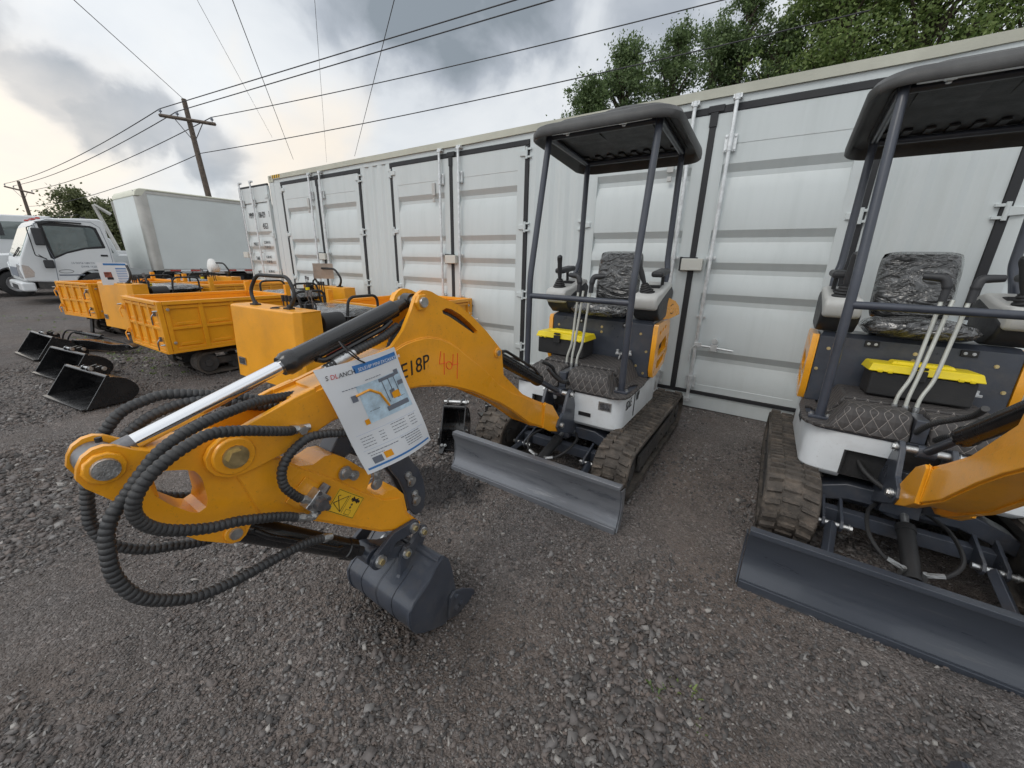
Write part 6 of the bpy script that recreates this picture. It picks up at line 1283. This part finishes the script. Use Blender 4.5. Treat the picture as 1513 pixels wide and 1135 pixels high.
# ------------------------------------------------------------------ trees
def leaves(C, n, size, seed, spread, flat=1.0):
    g = np.random.default_rng(seed); C = np.array(C); idx = g.integers(0, len(C), n)
    P = C[idx, :3]+g.normal(0, 1, (n, 3))*C[idx, 3:4]*spread
    a = g.normal(0, 1, (n, 3)); a /= np.linalg.norm(a, axis=1)[:, None]; b = np.cross(a, g.normal(0, 1, (n, 3))+[0, 0, 0.6]); b /= np.linalg.norm(b, axis=1)[:, None]
    s = size*g.uniform(0.6, 1.25, (n, 1)); V = np.empty((n, 4, 3)); V[:, 0] = P-a*s; V[:, 1] = P-b*s*0.55+a*s*0.05; V[:, 2] = P+a*s; V[:, 3] = P+b*s*0.55+a*s*0.05
    V[:, 1, 2] -= s[:, 0]*0.12; V[:, 3, 2] -= s[:, 0]*0.12
    return V.reshape(-1, 3)
def tree(name, lab, base, H, cr, mat, seed, nl=7000, size=0.085, z0=0.28, shape=1.0, group='trees behind the container', lobes=46, wob=1.0):
    rnd = random.Random(seed); e = empty(name, base); tag(e, lab, 'tree', group)
    C = []; br = MB(); th = H*0.9
    lean = Vector((rnd.uniform(-.3, .3), rnd.uniform(-.3, .3), 0)); tp = [Vector((0, 0, -0.1)), lean*0.4+Vector((0, 0, H*0.3)), lean*0.8+Vector((0, 0, H*0.6)), lean+Vector((0, 0, th))]
    tm = MB(); tm.tube(smoothpath(tp, 5), [H*0.022*(1-0.9*k/15) for k in range(16)], 10); tm.build('trunk', 'bark', e)
    for k in range(lobes):
        f = rnd.random()**0.8; z = H*(z0+(0.98-z0)*f); t = (z/H-z0)/(1-z0)
        rad = cr*(math.sin(PI*min(1, max(0.06, 0.12+0.86*t)))**0.7 if shape else 1)*(1-0.25*t)
        a = rnd.uniform(0, 2*PI); q = rad*math.sqrt(rnd.random())*rnd.uniform(0.75, 1.15)*wob
        c = lean*t+Vector((q*math.cos(a), q*math.sin(a), z)); s = cr*rnd.uniform(0.13, 0.26)*(1-0.35*t)
        C.append((c.x, c.y, c.z, s))
        for _ in range(3): C.append((c.x+rnd.gauss(0, s*1.1), c.y+rnd.gauss(0, s*1.1), c.z+rnd.gauss(0, s*0.9), s*0.5))
        st = lean*(t*0.7)+Vector((0, 0, max(H*0.18, z-q*0.9-0.3))); md = st.lerp(c, 0.55)+Vector((0, 0, 0.1*q)); br.tube([st, md, c], [H*0.006, H*0.004, H*0.0015], 5, False)
    br.build('limb', 'bark', e)
    V = leaves(C, nl, size, seed, 1.0); n = len(V)//4
    me = bpy.data.meshes.new('crown'); me.vertices.add(len(V)); me.vertices.foreach_set('co', V.ravel()); me.loops.add(4*n); me.polygons.add(n)
    me.loops.foreach_set('vertex_index', np.arange(4*n)); me.polygons.foreach_set('loop_start', np.arange(0, 4*n, 4)); me.polygons.foreach_set('loop_total', np.full(n, 4)); me.materials.append(M[mat]); me.update(); me.validate()
    o = bpy.data.objects.new('crown', me); COL.objects.link(o); o.parent = e
    return e
T = [((0.2, 13.3, 0), 8.6, 1.7, 'leafA', 'small dark poplar like tree at the left end of the tree line'), ((1.6, 14.6, 0), 10.2, 1.8, 'leafA', 'second tree from the left behind the container, narrow dark crown'),
     ((3.1, 15.6, 0), 10.7, 1.8, 'leafA', 'dark tree with notched top above the left excavator canopy'), ((4.4, 16.6, 0), 11.2, 1.8, 'leafA', 'dark tree just left of the tallest spire'), ((5.4, 17.4, 0), 13.1, 1.25, 'leafA', 'tallest pointed dark tree of the left group'),
     ((6.9, 17.8, 0), 11.4, 1.8, 'leafA', 'dark tree in the dip before the bright green trees'), ((8.6, 18.2, 0), 14.0, 2.7, 'leafB', 'bright green spreading tree right of the dip'), ((11.4, 18.8, 0), 15.0, 2.9, 'leafB', 'bright green broad tree above the right container doors'),
     ((14.6, 19.2, 0), 15.2, 3.0, 'leafB', 'bright green broad tree near the right picture edge'), ((17.8, 19.6, 0), 15.0, 3.0, 'leafB', 'bright green tree at the far right of the tree line')]
for k, (b, h, c, mt, lab) in enumerate(T): tree('broadleaf_tree', lab, b, h, c, mt, 20+k, nl=24000 if mt == 'leafA' else 42000, size=0.062 if mt == 'leafA' else 0.072, z0=0.30, lobes=75 if mt == 'leafA' else 130)
T2 = [((-52.0, 6.6, 0), 6.9, 3.6, 'wide bushy tree beyond the trucks, tallest at the left'), ((-49.0, 9.4, 0), 6.0, 3.4, 'bushy tree beyond the trucks joined to the right of the tallest'), ((-54.5, 3.9, 0), 4.0, 1.8, 'lower bushy tree beyond the trucks by the far pole'),
      ((-47.0, 12.0, 0), 6.4, 3.2, 'low bushy tree hidden behind the box truck front'), ((-70.0, -1.5, 0), 4.2, 3.0, 'distant low tree at the far left edge'), ((-74.0, -9.0, 0), 7.0, 4.0, 'distant round tree beyond the left picture edge')]
for k, (b, h, c, lab) in enumerate(T2): tree('bushy_tree', lab, b, h, c, 'leafC', 60+k, nl=16000, size=0.15, z0=0.10, group='far trees beyond the trucks', lobes=55)

# ------------------------------------------------------------------ ground
def gh(x, y):
    h = 0.016*noise.noise(Vector((x*0.55, y*0.55, 0)))+0.006*noise.noise(Vector((x*2.1, y*2.1, 4)))
    h -= 0.085*math.exp(-(((x-7.62)/0.36)**2+((y+3.36)/0.30)**2)**1.5)
    h -= 0.022*math.exp(-((y+3.95+0.12*math.sin(x*0.9))/0.16)**2)*min(1, max(0, (8.3-x)/1.5))+0.018*math.exp(-((y+3.15+0.10*math.sin(x*0.9+1))/0.14)**2)*min(1, max(0, (6.6-x)/1.5))
    h += 0.060*math.exp(-((y+2.56)/0.10)**2)*min(1, max(0, (x-8.95)/0.75))
    h += 0.012*math.exp(-((x-8.45)/0.5)**2-((y+1.9)/1.6)**2)
    far = max(0.0, (abs(x-6)+abs(y+3))-14)
    return h*math.exp(-far*0.1)-0.004
def axis(c, near, step, mx):
    a = [0.0]; s = step
    while a[-1] < mx:
        if a[-1] > near: s *= 1.16
        a.append(a[-1]+s)
    return [c-v for v in a[:0:-1]]+[c+v for v in a]
gx, gy = axis(7.5, 6.0, 0.06, 900), axis(-2.6, 3.0, 0.06, 900)
V = [(x, y, gh(x, y)) for y in gy for x in gx]; nx, ny = len(gx), len(gy)
F = [(j*nx+i, j*nx+i+1, (j+1)*nx+i+1, (j+1)*nx+i) for j in range(ny-1) for i in range(nx-1)]
me = bpy.data.meshes.new('ground'); me.from_pydata(V, [], F); me.polygons.foreach_set('use_smooth', [True]*len(F)); me.update()
ground = bpy.data.objects.new('ground', me); COL.objects.link(ground); ground['kind'] = 'structure'
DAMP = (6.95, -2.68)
def gravel():
    m, nt, b = nodes_of('gravel')
    g = N(nt, 'ShaderNodeNewGeometry'); pos = g.outputs['Position']
    def vor(scale, feat='F1', rnd=1.0):
        v = N(nt, 'ShaderNodeTexVoronoi', feature=feat, inp={'Scale': scale, 'Randomness': rnd}); L(nt, wp.outputs['Color'] if False else add.outputs[0], v.inputs['Vector']); return v
    w = N(nt, 'ShaderNodeTexNoise', inp={'Scale': 30.0, 'Detail': 2.0}); L(nt, pos, w.inputs['Vector'])
    sc = N(nt, 'ShaderNodeVectorMath', operation='SCALE'); sc.inputs['Scale'].default_value = 0.008; L(nt, w.outputs['Color'], sc.inputs[0])
    add = N(nt, 'ShaderNodeVectorMath', operation='ADD'); L(nt, pos, add.inputs[0]); L(nt, sc.outputs[0], add.inputs[1])
    wp = add
    v1 = vor(88.0); v2 = vor(150.0); v3 = vor(40.0)
    # stone tints: a random grey per cell, at three stone sizes
    def tint(v, stops):
        s = N(nt, 'ShaderNodeSeparateColor'); L(nt, v.outputs['Color'], s.inputs[0]); r = ramp(nt, s.outputs[0], stops); return s, r
    s1, t1 = tint(v1, [(0.0, (0.083, 0.076, 0.074)), (0.35, (0.136, 0.126, 0.123)), (0.62, (0.192, 0.179, 0.175)), (0.80, (0.260, 0.247, 0.244)), (0.93, (0.191, 0.157, 0.144)), (1.0, (0.452, 0.429, 0.412))])
    s2, t2 = tint(v2, [(0.0, (0.075, 0.069, 0.067)), (0.5, (0.142, 0.132, 0.127)), (0.85, (0.201, 0.190, 0.185)), (1.0, (0.366, 0.344, 0.333))])
    s3, t3 = tint(v3, [(0.0, (0.125, 0.117, 0.115)), (0.6, (0.209, 0.198, 0.195)), (1.0, (0.420, 0.403, 0.392))])
    n1 = N(nt, 'ShaderNodeTexNoise', inp={'Scale': 1.1, 'Detail': 6.0, 'Roughness': 0.62}); L(nt, pos, n1.inputs['Vector'])
    n2 = N(nt, 'ShaderNodeTexNoise', inp={'Scale': 5.5, 'Detail': 5.0, 'Roughness': 0.6}); L(nt, pos, n2.inputs['Vector'])
    fine = ramp(nt, n2.outputs['Fac'], [(0.42, 0.0), (0.60, 1.0)])
    mx = N(nt, 'ShaderNodeMix', data_type='RGBA'); L(nt, fine.outputs['Color'], mx.inputs[0]); L(nt, t2.outputs['Color'], mx.inputs[6]); L(nt, t1.outputs['Color'], mx.inputs[7])
    # larger stones here and there
    gt = N(nt, 'ShaderNodeMath', operation='GREATER_THAN', inp={1: 0.90}); L(nt, s3.outputs[1], gt.inputs[0])
    dl = N(nt, 'ShaderNodeMath', operation='LESS_THAN', inp={1: 0.33}); L(nt, v3.outputs['Distance'], dl.inputs[0])
    mm = N(nt, 'ShaderNodeMath', operation='MULTIPLY'); L(nt, gt.outputs[0], mm.inputs[0]); L(nt, dl.outputs[0], mm.inputs[1])
    mx2 = N(nt, 'ShaderNodeMix', data_type='RGBA'); L(nt, mm.outputs[0], mx2.inputs[0]); L(nt, mx.outputs[2], mx2.inputs[6]); L(nt, t3.outputs['Color'], mx2.inputs[7])
    # dusty brown fines between stones
    dust = ramp(nt, n1.outputs['Fac'], [(0.36, 0.05), (0.50, 0.35), (0.62, 0.75)])
    dcol = ramp(nt, n2.outputs['Fac'], [(0.3, (0.108, 0.090, 0.080)), (0.7, (0.200, 0.167, 0.146))])
    mx3 = N(nt, 'ShaderNodeMix', data_type='RGBA'); L(nt, dust.outputs['Color'], mx3.inputs[0]); L(nt, mx2.outputs[2], mx3.inputs[6]); L(nt, dcol.outputs['Color'], mx3.inputs[7])
    nL = N(nt, 'ShaderNodeTexNoise', inp={'Scale': 0.33, 'Detail': 7.0, 'Roughness': 0.65}); L(nt, pos, nL.inputs['Vector'])
    rl = ramp(nt, nL.outputs['Fac'], [(0.33, (0.709, 0.703, 0.709)), (0.50, (0.906, 0.894, 0.888)), (0.68, (1.101, 1.039, 0.989))])
    mL = N(nt, 'ShaderNodeMix', data_type='RGBA', blend_type='MULTIPLY', inp={0: 1.0}); L(nt, mx3.outputs[2], mL.inputs[6]); L(nt, rl.outputs['Color'], mL.inputs[7]); mx3 = mL
    # damp dark patch, thin weeds and a lighter worn strip
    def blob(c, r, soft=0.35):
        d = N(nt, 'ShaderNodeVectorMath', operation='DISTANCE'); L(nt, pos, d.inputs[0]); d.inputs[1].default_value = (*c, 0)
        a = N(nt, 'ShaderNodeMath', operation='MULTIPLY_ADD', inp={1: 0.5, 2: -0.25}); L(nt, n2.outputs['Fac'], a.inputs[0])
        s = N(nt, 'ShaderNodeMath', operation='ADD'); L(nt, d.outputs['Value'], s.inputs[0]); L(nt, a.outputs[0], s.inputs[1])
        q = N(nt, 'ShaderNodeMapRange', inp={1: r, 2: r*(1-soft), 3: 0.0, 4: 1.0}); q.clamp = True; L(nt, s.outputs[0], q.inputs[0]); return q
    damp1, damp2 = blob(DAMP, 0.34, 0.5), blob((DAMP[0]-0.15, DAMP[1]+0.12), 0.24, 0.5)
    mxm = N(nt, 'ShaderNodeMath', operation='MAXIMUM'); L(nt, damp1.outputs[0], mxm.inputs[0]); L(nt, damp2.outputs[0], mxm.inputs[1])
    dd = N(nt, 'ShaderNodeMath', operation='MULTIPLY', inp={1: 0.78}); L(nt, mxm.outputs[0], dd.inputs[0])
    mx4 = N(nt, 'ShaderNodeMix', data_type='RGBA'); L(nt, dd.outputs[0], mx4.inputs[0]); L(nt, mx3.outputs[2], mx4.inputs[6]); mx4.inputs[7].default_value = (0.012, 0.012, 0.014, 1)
    wd = blob((1.2, -2.6), 1.6, 0.6); n5 = N(nt, 'ShaderNodeTexNoise', inp={'Scale': 9.0, 'Detail': 6.0}); L(nt, pos, n5.inputs['Vector'])
    wr = ramp(nt, n5.outputs['Fac'], [(0.54, 0.0), (0.66, 0.6)]); wm = N(nt, 'ShaderNodeMath', operation='MULTIPLY'); L(nt, wd.outputs[0], wm.inputs[0]); L(nt, wr.outputs['Color'], wm.inputs[1])
    mx5 = N(nt, 'ShaderNodeMix', data_type='RGBA'); L(nt, wm.outputs[0], mx5.inputs[0]); L(nt, mx4.outputs[2], mx5.inputs[6]); mx5.inputs[7].default_value = (0.085, 0.088, 0.042, 1)
    L(nt, mx5.outputs[2], b.inputs['Base Color']); b.inputs['Roughness'].default_value = 0.86; b.inputs['Specular IOR Level'].default_value = 0.35
    # bump from the same stones
    def dome(v, h, k):
        a = N(nt, 'ShaderNodeMath', operation='MULTIPLY_ADD', inp={1: -h*k, 2: h}); L(nt, v.outputs['Distance'], a.inputs[0]); return a
    h1, h2 = dome(v1, 0.016, 1.3), dome(v2, 0.006, 1.3)
    hm = N(nt, 'ShaderNodeMath', operation='MULTIPLY'); L(nt, s1.outputs[2], hm.inputs[0]); L(nt, h1.outputs[0], hm.inputs[1])
    ha = N(nt, 'ShaderNodeMath', operation='ADD'); L(nt, hm.outputs[0], ha.inputs[0]); L(nt, h2.outputs[0], ha.inputs[1])
    h3 = N(nt, 'ShaderNodeMath', operation='MULTIPLY_ADD', inp={1: 0.010}); L(nt, mm.outputs[0], h3.inputs[0]); L(nt, ha.outputs[0], h3.inputs[2])
    hn = N(nt, 'ShaderNodeMath', operation='MULTIPLY_ADD', inp={1: 0.02}); L(nt, n2.outputs['Fac'], hn.inputs[0]); L(nt, h3.outputs[0], hn.inputs[2])
    bp = N(nt, 'ShaderNodeBump', inp={'Strength': 0.9, 'Distance': 1.0}); L(nt, hn.outputs[0], bp.inputs['Height']); L(nt, bp.outputs[0], b.inputs['Normal'])
    return m
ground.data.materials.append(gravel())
# loose stones: far too many to count, one object
def stones():
    g = np.random.default_rng(5)
    C8 = np.array([(x, y, z) for z in (-1, 1) for y in (-1, 1) for x in (-1, 1)])*0.62
    F4 = np.array([(0, 2, 3, 1), (4, 5, 7, 6), (0, 1, 5, 4), (2, 6, 7, 3), (0, 4, 6, 2), (1, 3, 7, 5)])
    T12 = np.array([t_ for f_ in F4 for t_ in ((f_[0], f_[1], f_[2]), (f_[0], f_[2], f_[3]))])
    n = 170000; rad = 0.30+g.random(n)**0.92*8.0; cx, cy = 8.6, -4.27
    ang = g.uniform(R(62), R(188), n)
    x = cx+rad*np.cos(ang); y = cy+rad*np.sin(ang); ok = (y < -0.03) & (x > -1); x, y, rad = x[ok], y[ok], rad[ok]; n = len(x)
    s = (0.0026+0.0030*g.random(n)+0.0075*g.random(n)**9)*(1+rad*0.10)
    kx, ky = np.arange(-1, 14, 0.12), np.arange(-5, 0.5, 0.12); K = np.array([[noise.noise(Vector((a*1.5, b*1.5, 9))) for a in kx] for b in ky])
    ii = np.clip(((x+1)/0.12).astype(int), 0, len(kx)-1); jj = np.clip(((y+5)/0.12).astype(int), 0, len(ky)-1); s *= np.clip(1.0+K[jj, ii]*1.3, 0.22, 1.7)
    GH = np.array([[gh(a, b) for a in kx] for b in ky]); fx, fy = (x+1)/0.12-ii, (y+5)/0.12-jj; i2, j2 = np.minimum(ii+1, len(kx)-1), np.minimum(jj+1, len(ky)-1)
    z = (GH[jj, ii]*(1-fx)+GH[jj, i2]*fx)*(1-fy)+(GH[j2, ii]*(1-fx)+GH[j2, i2]*fx)*fy
    sh = C8[None]+g.normal(0, 0.24, (n, 8, 3)); st = np.stack([g.uniform(0.8, 1.6, n), g.uniform(0.65, 1.1, n), g.uniform(0.40, 0.85, n)], 1)
    sh = sh*st[:, None, :]*s[:, None, None]; tl = g.normal(0, 0.35, (n, 2)); sh[:, :, 2] += sh[:, :, 0]*tl[:, :1]+sh[:, :, 1]*tl[:, 1:]
    a = g.uniform(0, 2*PI, n); c, d = np.cos(a), np.sin(a); V = np.empty((n, 8, 3))
    V[:, :, 0] = x[:, None]+sh[:, :, 0]*c[:, None]-sh[:, :, 1]*d[:, None]; V[:, :, 1] = y[:, None]+sh[:, :, 0]*d[:, None]+sh[:, :, 1]*c[:, None]; V[:, :, 2] = z[:, None]+sh[:, :, 2]+s[:, None]*0.12
    Fa = (T12[None]+np.arange(n)[:, None, None]*8).reshape(-1)
    me = bpy.data.meshes.new('loose_gravel'); me.vertices.add(n*8); me.vertices.foreach_set('co', V.ravel()); k = n*12; me.loops.add(k*3); me.polygons.add(k); me.loops.foreach_set('vertex_index', Fa); me.polygons.foreach_set('loop_start', np.arange(0, 3*k, 3)); me.polygons.foreach_set('loop_total', np.full(k, 3)); me.update()
    m, nt, b = nodes_of('stone'); gg = N(nt, 'ShaderNodeNewGeometry')
    r = ramp(nt, gg.outputs['Random Per Island'], [(0.0, (0.065, 0.061, 0.060)), (0.25, (0.102, 0.096, 0.093)), (0.40, (0.134, 0.112, 0.102)), (0.6, (0.156, 0.147, 0.144)), (0.74, (0.168, 0.136, 0.120)), (0.88, (0.200, 0.191, 0.186)), (0.97, (0.258, 0.247, 0.236)), (1.0, (0.372, 0.350, 0.325))])
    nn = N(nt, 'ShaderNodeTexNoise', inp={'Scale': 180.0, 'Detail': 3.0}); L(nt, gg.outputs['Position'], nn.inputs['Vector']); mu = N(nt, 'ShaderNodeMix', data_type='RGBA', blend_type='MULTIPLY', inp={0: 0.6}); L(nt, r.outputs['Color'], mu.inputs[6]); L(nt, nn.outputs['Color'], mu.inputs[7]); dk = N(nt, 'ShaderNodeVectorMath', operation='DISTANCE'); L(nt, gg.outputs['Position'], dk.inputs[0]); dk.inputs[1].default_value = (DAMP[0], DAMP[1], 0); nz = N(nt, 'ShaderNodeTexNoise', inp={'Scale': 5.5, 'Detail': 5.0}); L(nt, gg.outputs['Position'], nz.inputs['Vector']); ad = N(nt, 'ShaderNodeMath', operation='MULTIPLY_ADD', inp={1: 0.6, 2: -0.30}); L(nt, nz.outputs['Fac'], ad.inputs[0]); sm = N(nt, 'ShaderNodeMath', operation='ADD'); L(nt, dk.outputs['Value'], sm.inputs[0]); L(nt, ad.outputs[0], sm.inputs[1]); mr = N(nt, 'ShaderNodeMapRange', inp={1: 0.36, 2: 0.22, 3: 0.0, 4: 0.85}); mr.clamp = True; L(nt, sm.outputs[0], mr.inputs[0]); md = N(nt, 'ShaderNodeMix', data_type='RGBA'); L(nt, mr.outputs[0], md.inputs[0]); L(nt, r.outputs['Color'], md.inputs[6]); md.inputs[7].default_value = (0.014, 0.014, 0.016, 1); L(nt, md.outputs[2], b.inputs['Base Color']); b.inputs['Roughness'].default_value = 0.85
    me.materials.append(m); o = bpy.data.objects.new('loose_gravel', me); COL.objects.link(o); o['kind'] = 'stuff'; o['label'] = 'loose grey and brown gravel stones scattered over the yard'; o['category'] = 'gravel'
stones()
# sparse weeds
def weeds():
    g = np.random.default_rng(8); mb = MB(); rnd = random.Random(4)
    spots = [(8.55, -3.12), (8.62, -3.08), (8.50, -3.16), (8.65, -3.2)]+[(rnd.uniform(0.2, 2.6), rnd.uniform(-3.0, -2.2)) for _ in range(70)]+[(rnd.uniform(-6, 0), rnd.uniform(-3.4, -2.6)) for _ in range(40)]
    for x, y in spots:
        z = gh(x, y)
        for k in range(rnd.randint(5, 11)):
            a = rnd.uniform(0, 2*PI); l = rnd.uniform(0.012, 0.030)*(1 if x > 8 else 1.5); d = Vector((math.cos(a), math.sin(a), rnd.uniform(0.3, 1.2))).normalized(); p = Vector((x+rnd.gauss(0, 0.012), y+rnd.gauss(0, 0.012), z)); s = d.cross(Vector((0, 0, 1))).normalized()*l*0.14
            mb.add([p-s, p+s, p+d*l*0.7+s*0.8, p+d*l-Vector((0, 0, l*0.1)), p+d*l*0.7-s*0.8], [(0, 1, 2, 3, 4)])
    o = mb.build('weeds', 'leafB', None); o['kind'] = 'stuff'; o['label'] = 'sparse tiny green weeds in the gravel'; o['category'] = 'weeds'
weeds()

# ------------------------------------------------------------------ sky, sun, camera
W = bpy.data.worlds.new('World'); S.world = W; W.use_nodes = True; nt = W.node_tree; nt.nodes.clear()
out = N(nt, 'ShaderNodeOutputWorld'); tc = N(nt, 'ShaderNodeTexCoord'); D = tc.outputs['Generated']
sky = N(nt, 'ShaderNodeTexSky', sky_type='NISHITA'); sky.sun_disc = False
SUN_EL, SUN_AZ = 48.0, 0.0
sun_dir = Vector((-0.18, -0.62, 0.76)).normalized()   # towards the sun, high behind the camera
sky.sun_elevation = math.asin(sun_dir.z); sky.sun_rotation = math.atan2(sun_dir.x, sun_dir.y)
bg1 = N(nt, 'ShaderNodeBackground', inp={'Strength': 0.10}); L(nt, sky.outputs[0], bg1.inputs['Color'])
nrm = N(nt, 'ShaderNodeVectorMath', operation='NORMALIZE'); L(nt, D, nrm.inputs[0])
sp = N(nt, 'ShaderNodeSeparateXYZ'); L(nt, nrm.outputs[0], sp.inputs[0])
zz = N(nt, 'ShaderNodeMath', operation='ADD', inp={1: 0.38}); L(nt, sp.outputs['Z'], zz.inputs[0]); zm = N(nt, 'ShaderNodeMath', operation='MAXIMUM', inp={1: 0.05}); L(nt, zz.outputs[0], zm.inputs[0])
dv = N(nt, 'ShaderNodeVectorMath', operation='DIVIDE'); cb = N(nt, 'ShaderNodeCombineXYZ', inp={2: 1.0}); L(nt, zm.outputs[0], cb.inputs[0]); L(nt, zm.outputs[0], cb.inputs[1]); L(nt, nrm.outputs[0], dv.inputs[0]); L(nt, cb.outputs[0], dv.inputs[1])
c1 = N(nt, 'ShaderNodeTexNoise', inp={'Scale': 2.2, 'Detail': 8.0, 'Roughness': 0.52, 'Distortion': 0.25}); L(nt, dv.outputs[0], c1.inputs['Vector'])
c2 = N(nt, 'ShaderNodeTexNoise', inp={'Scale': 6.0, 'Detail': 8.0, 'Roughness': 0.52, 'Distortion': 0.3}); L(nt, nrm.outputs[0], c2.inputs['Vector'])
# cloud masses at places in the sky; edges broken up with the noise
def mass(d, r0, r1, amp):
    v = Vector(d).normalized(); ds = N(nt, 'ShaderNodeVectorMath', operation='DISTANCE'); L(nt, nrm.outputs[0], ds.inputs[0]); ds.inputs[1].default_value = v
    a = N(nt, 'ShaderNodeMath', operation='MULTIPLY_ADD', inp={1: -0.34, 2: 0.17}); L(nt, c2.outputs['Fac'], a.inputs[0]); s = N(nt, 'ShaderNodeMath', operation='ADD'); L(nt, ds.outputs['Value'], s.inputs[0]); L(nt, a.outputs[0], s.inputs[1])
    q = N(nt, 'ShaderNodeMapRange', inp={1: r1, 2: r0, 3: 0.0, 4: amp}); q.interpolation_type = 'SMOOTHSTEP'; q.clamp = True; L(nt, s.outputs[0], q.inputs[0]); return q.outputs[0]
def addv(a, b, op='ADD'):
    n_ = N(nt, 'ShaderNodeMath', operation=op); L(nt, a, n_.inputs[0]); L(nt, b, n_.inputs[1]); return n_.outputs[0]
dark = None
for d, r0, r1, amp in (((-0.60, 0.66, 0.48), 0.03, 0.22, 0.92), ((-0.50, 0.74, 0.47), 0.03, 0.22, 0.88), ((-0.70, 0.52, 0.52), 0.03, 0.20, 0.6), ((-0.28, 0.84, 0.44), 0.05, 0.22, 0.5), ((-0.945, 0.12, 0.31), 0.03, 0.11, 0.42), ((-0.95, 0.19, 0.255), 0.03, 0.09, 0.45), ((-0.94, 0.27, 0.21), 0.03, 0.095, 0.55), ((-0.92, 0.345, 0.17), 0.02, 0.085, 0.55), ((-0.55, 0.55, 0.62), 0.1, 0.3, 0.5)):
    q = mass(d, r0, r1, amp); dark = q if dark is None else addv(dark, q, 'MAXIMUM')
base = ramp(nt, c1.outputs['Fac'], [(0.32, 0.42), (0.50, 0.16), (0.66, 0.0)])
tot = addv(dark, base.outputs['Color']); tt = N(nt, 'ShaderNodeMath', operation='MINIMUM', inp={1: 1.0}); L(nt, tot, tt.inputs[0])
colr = ramp(nt, tt.outputs[0], [(0.0, (0.80, 0.82, 0.83)), (0.30, (0.68, 0.71, 0.74)), (0.62, (0.42, 0.455, 0.50)), (1.0, (0.25, 0.285, 0.315))])
warm = mass((-0.99, 0.10, 0.12), 0.05, 0.34, 0.8); warm2 = mass((-0.86, 0.50, 0.17), 0.02, 0.20, 0.75)
wv = addv(warm, warm2, 'MAXIMUM'); inv = N(nt, 'ShaderNodeMath', operation='SUBTRACT', inp={0: 1.0}); L(nt, tt.outputs[0], inv.inputs[1]); wv2 = addv(wv, inv.outputs[0], 'MULTIPLY')
mxw = N(nt, 'ShaderNodeMix', data_type='RGBA'); L(nt, wv2, mxw.inputs[0]); L(nt, colr.outputs['Color'], mxw.inputs[6]); mxw.inputs[7].default_value = (0.98, 0.84, 0.66, 1)
# brighter overcast high up and to the south, behind the camera
sb = N(nt, 'ShaderNodeVectorMath', operation='DOT_PRODUCT'); L(nt, nrm.outputs[0], sb.inputs[0]); sb.inputs[1].default_value = Vector((-0.15, -0.86, 0.48)).normalized()
br = N(nt, 'ShaderNodeMapRange', inp={1: -0.35, 2: 0.85, 3: 1.0, 4: 1.35}); br.clamp = True; L(nt, sb.outputs['Value'], br.inputs[0])
bg2 = N(nt, 'ShaderNodeBackground'); L(nt, mxw.outputs[2], bg2.inputs['Color']); L(nt, br.outputs[0], bg2.inputs['Strength'])
cov = N(nt, 'ShaderNodeMixShader', inp={0: 0.90}); L(nt, bg1.outputs[0], cov.inputs[1]); L(nt, bg2.outputs[0], cov.inputs[2]); L(nt, cov.outputs[0], out.inputs['Surface'])
sd = bpy.data.lights.new('sun', 'SUN'); sd.energy = 0.6; sd.angle = R(22); sd.color = (1.0, 0.95, 0.88); so = bpy.data.objects.new('sun', sd); COL.objects.link(so); so.rotation_euler = (-sun_dir).to_track_quat('-Z', 'Y').to_euler()
cam = bpy.data.cameras.new('camera'); co = bpy.data.objects.new('camera', cam); COL.objects.link(co); S.camera = co
f, yaw, pitch, roll = 569.8783, -0.58470, 0.3075, 0.0234
cam.sensor_fit = 'HORIZONTAL'; cam.sensor_width = 36.0; cam.lens = 36.0*f/1513.0; cam.clip_start = 0.02; cam.clip_end = 5000
fw = Vector((math.sin(yaw)*math.cos(pitch), math.cos(yaw)*math.cos(pitch), -math.sin(pitch))); rt = Vector((math.cos(yaw), -math.sin(yaw), 0)); upv = rt.cross(fw)
r_ = rt*math.cos(roll)+upv*math.sin(roll); u_ = -rt*math.sin(roll)+upv*math.cos(roll)
co.matrix_world = Matrix(((r_.x, u_.x, -fw.x, 8.5951), (r_.y, u_.y, -fw.y, -4.2668), (r_.z, u_.z, -fw.z, 1.4293), (0, 0, 0, 1)))
S.view_settings.view_transform = 'Standard'; S.view_settings.look = 'None'; S.view_settings.exposure = 0.18; S.view_settings.gamma = 1.0
S.cycles.use_adaptive_sampling = True; S.cycles.adaptive_threshold = 0.02; S.cycles.use_denoising = True; S.cycles.max_bounces = 6
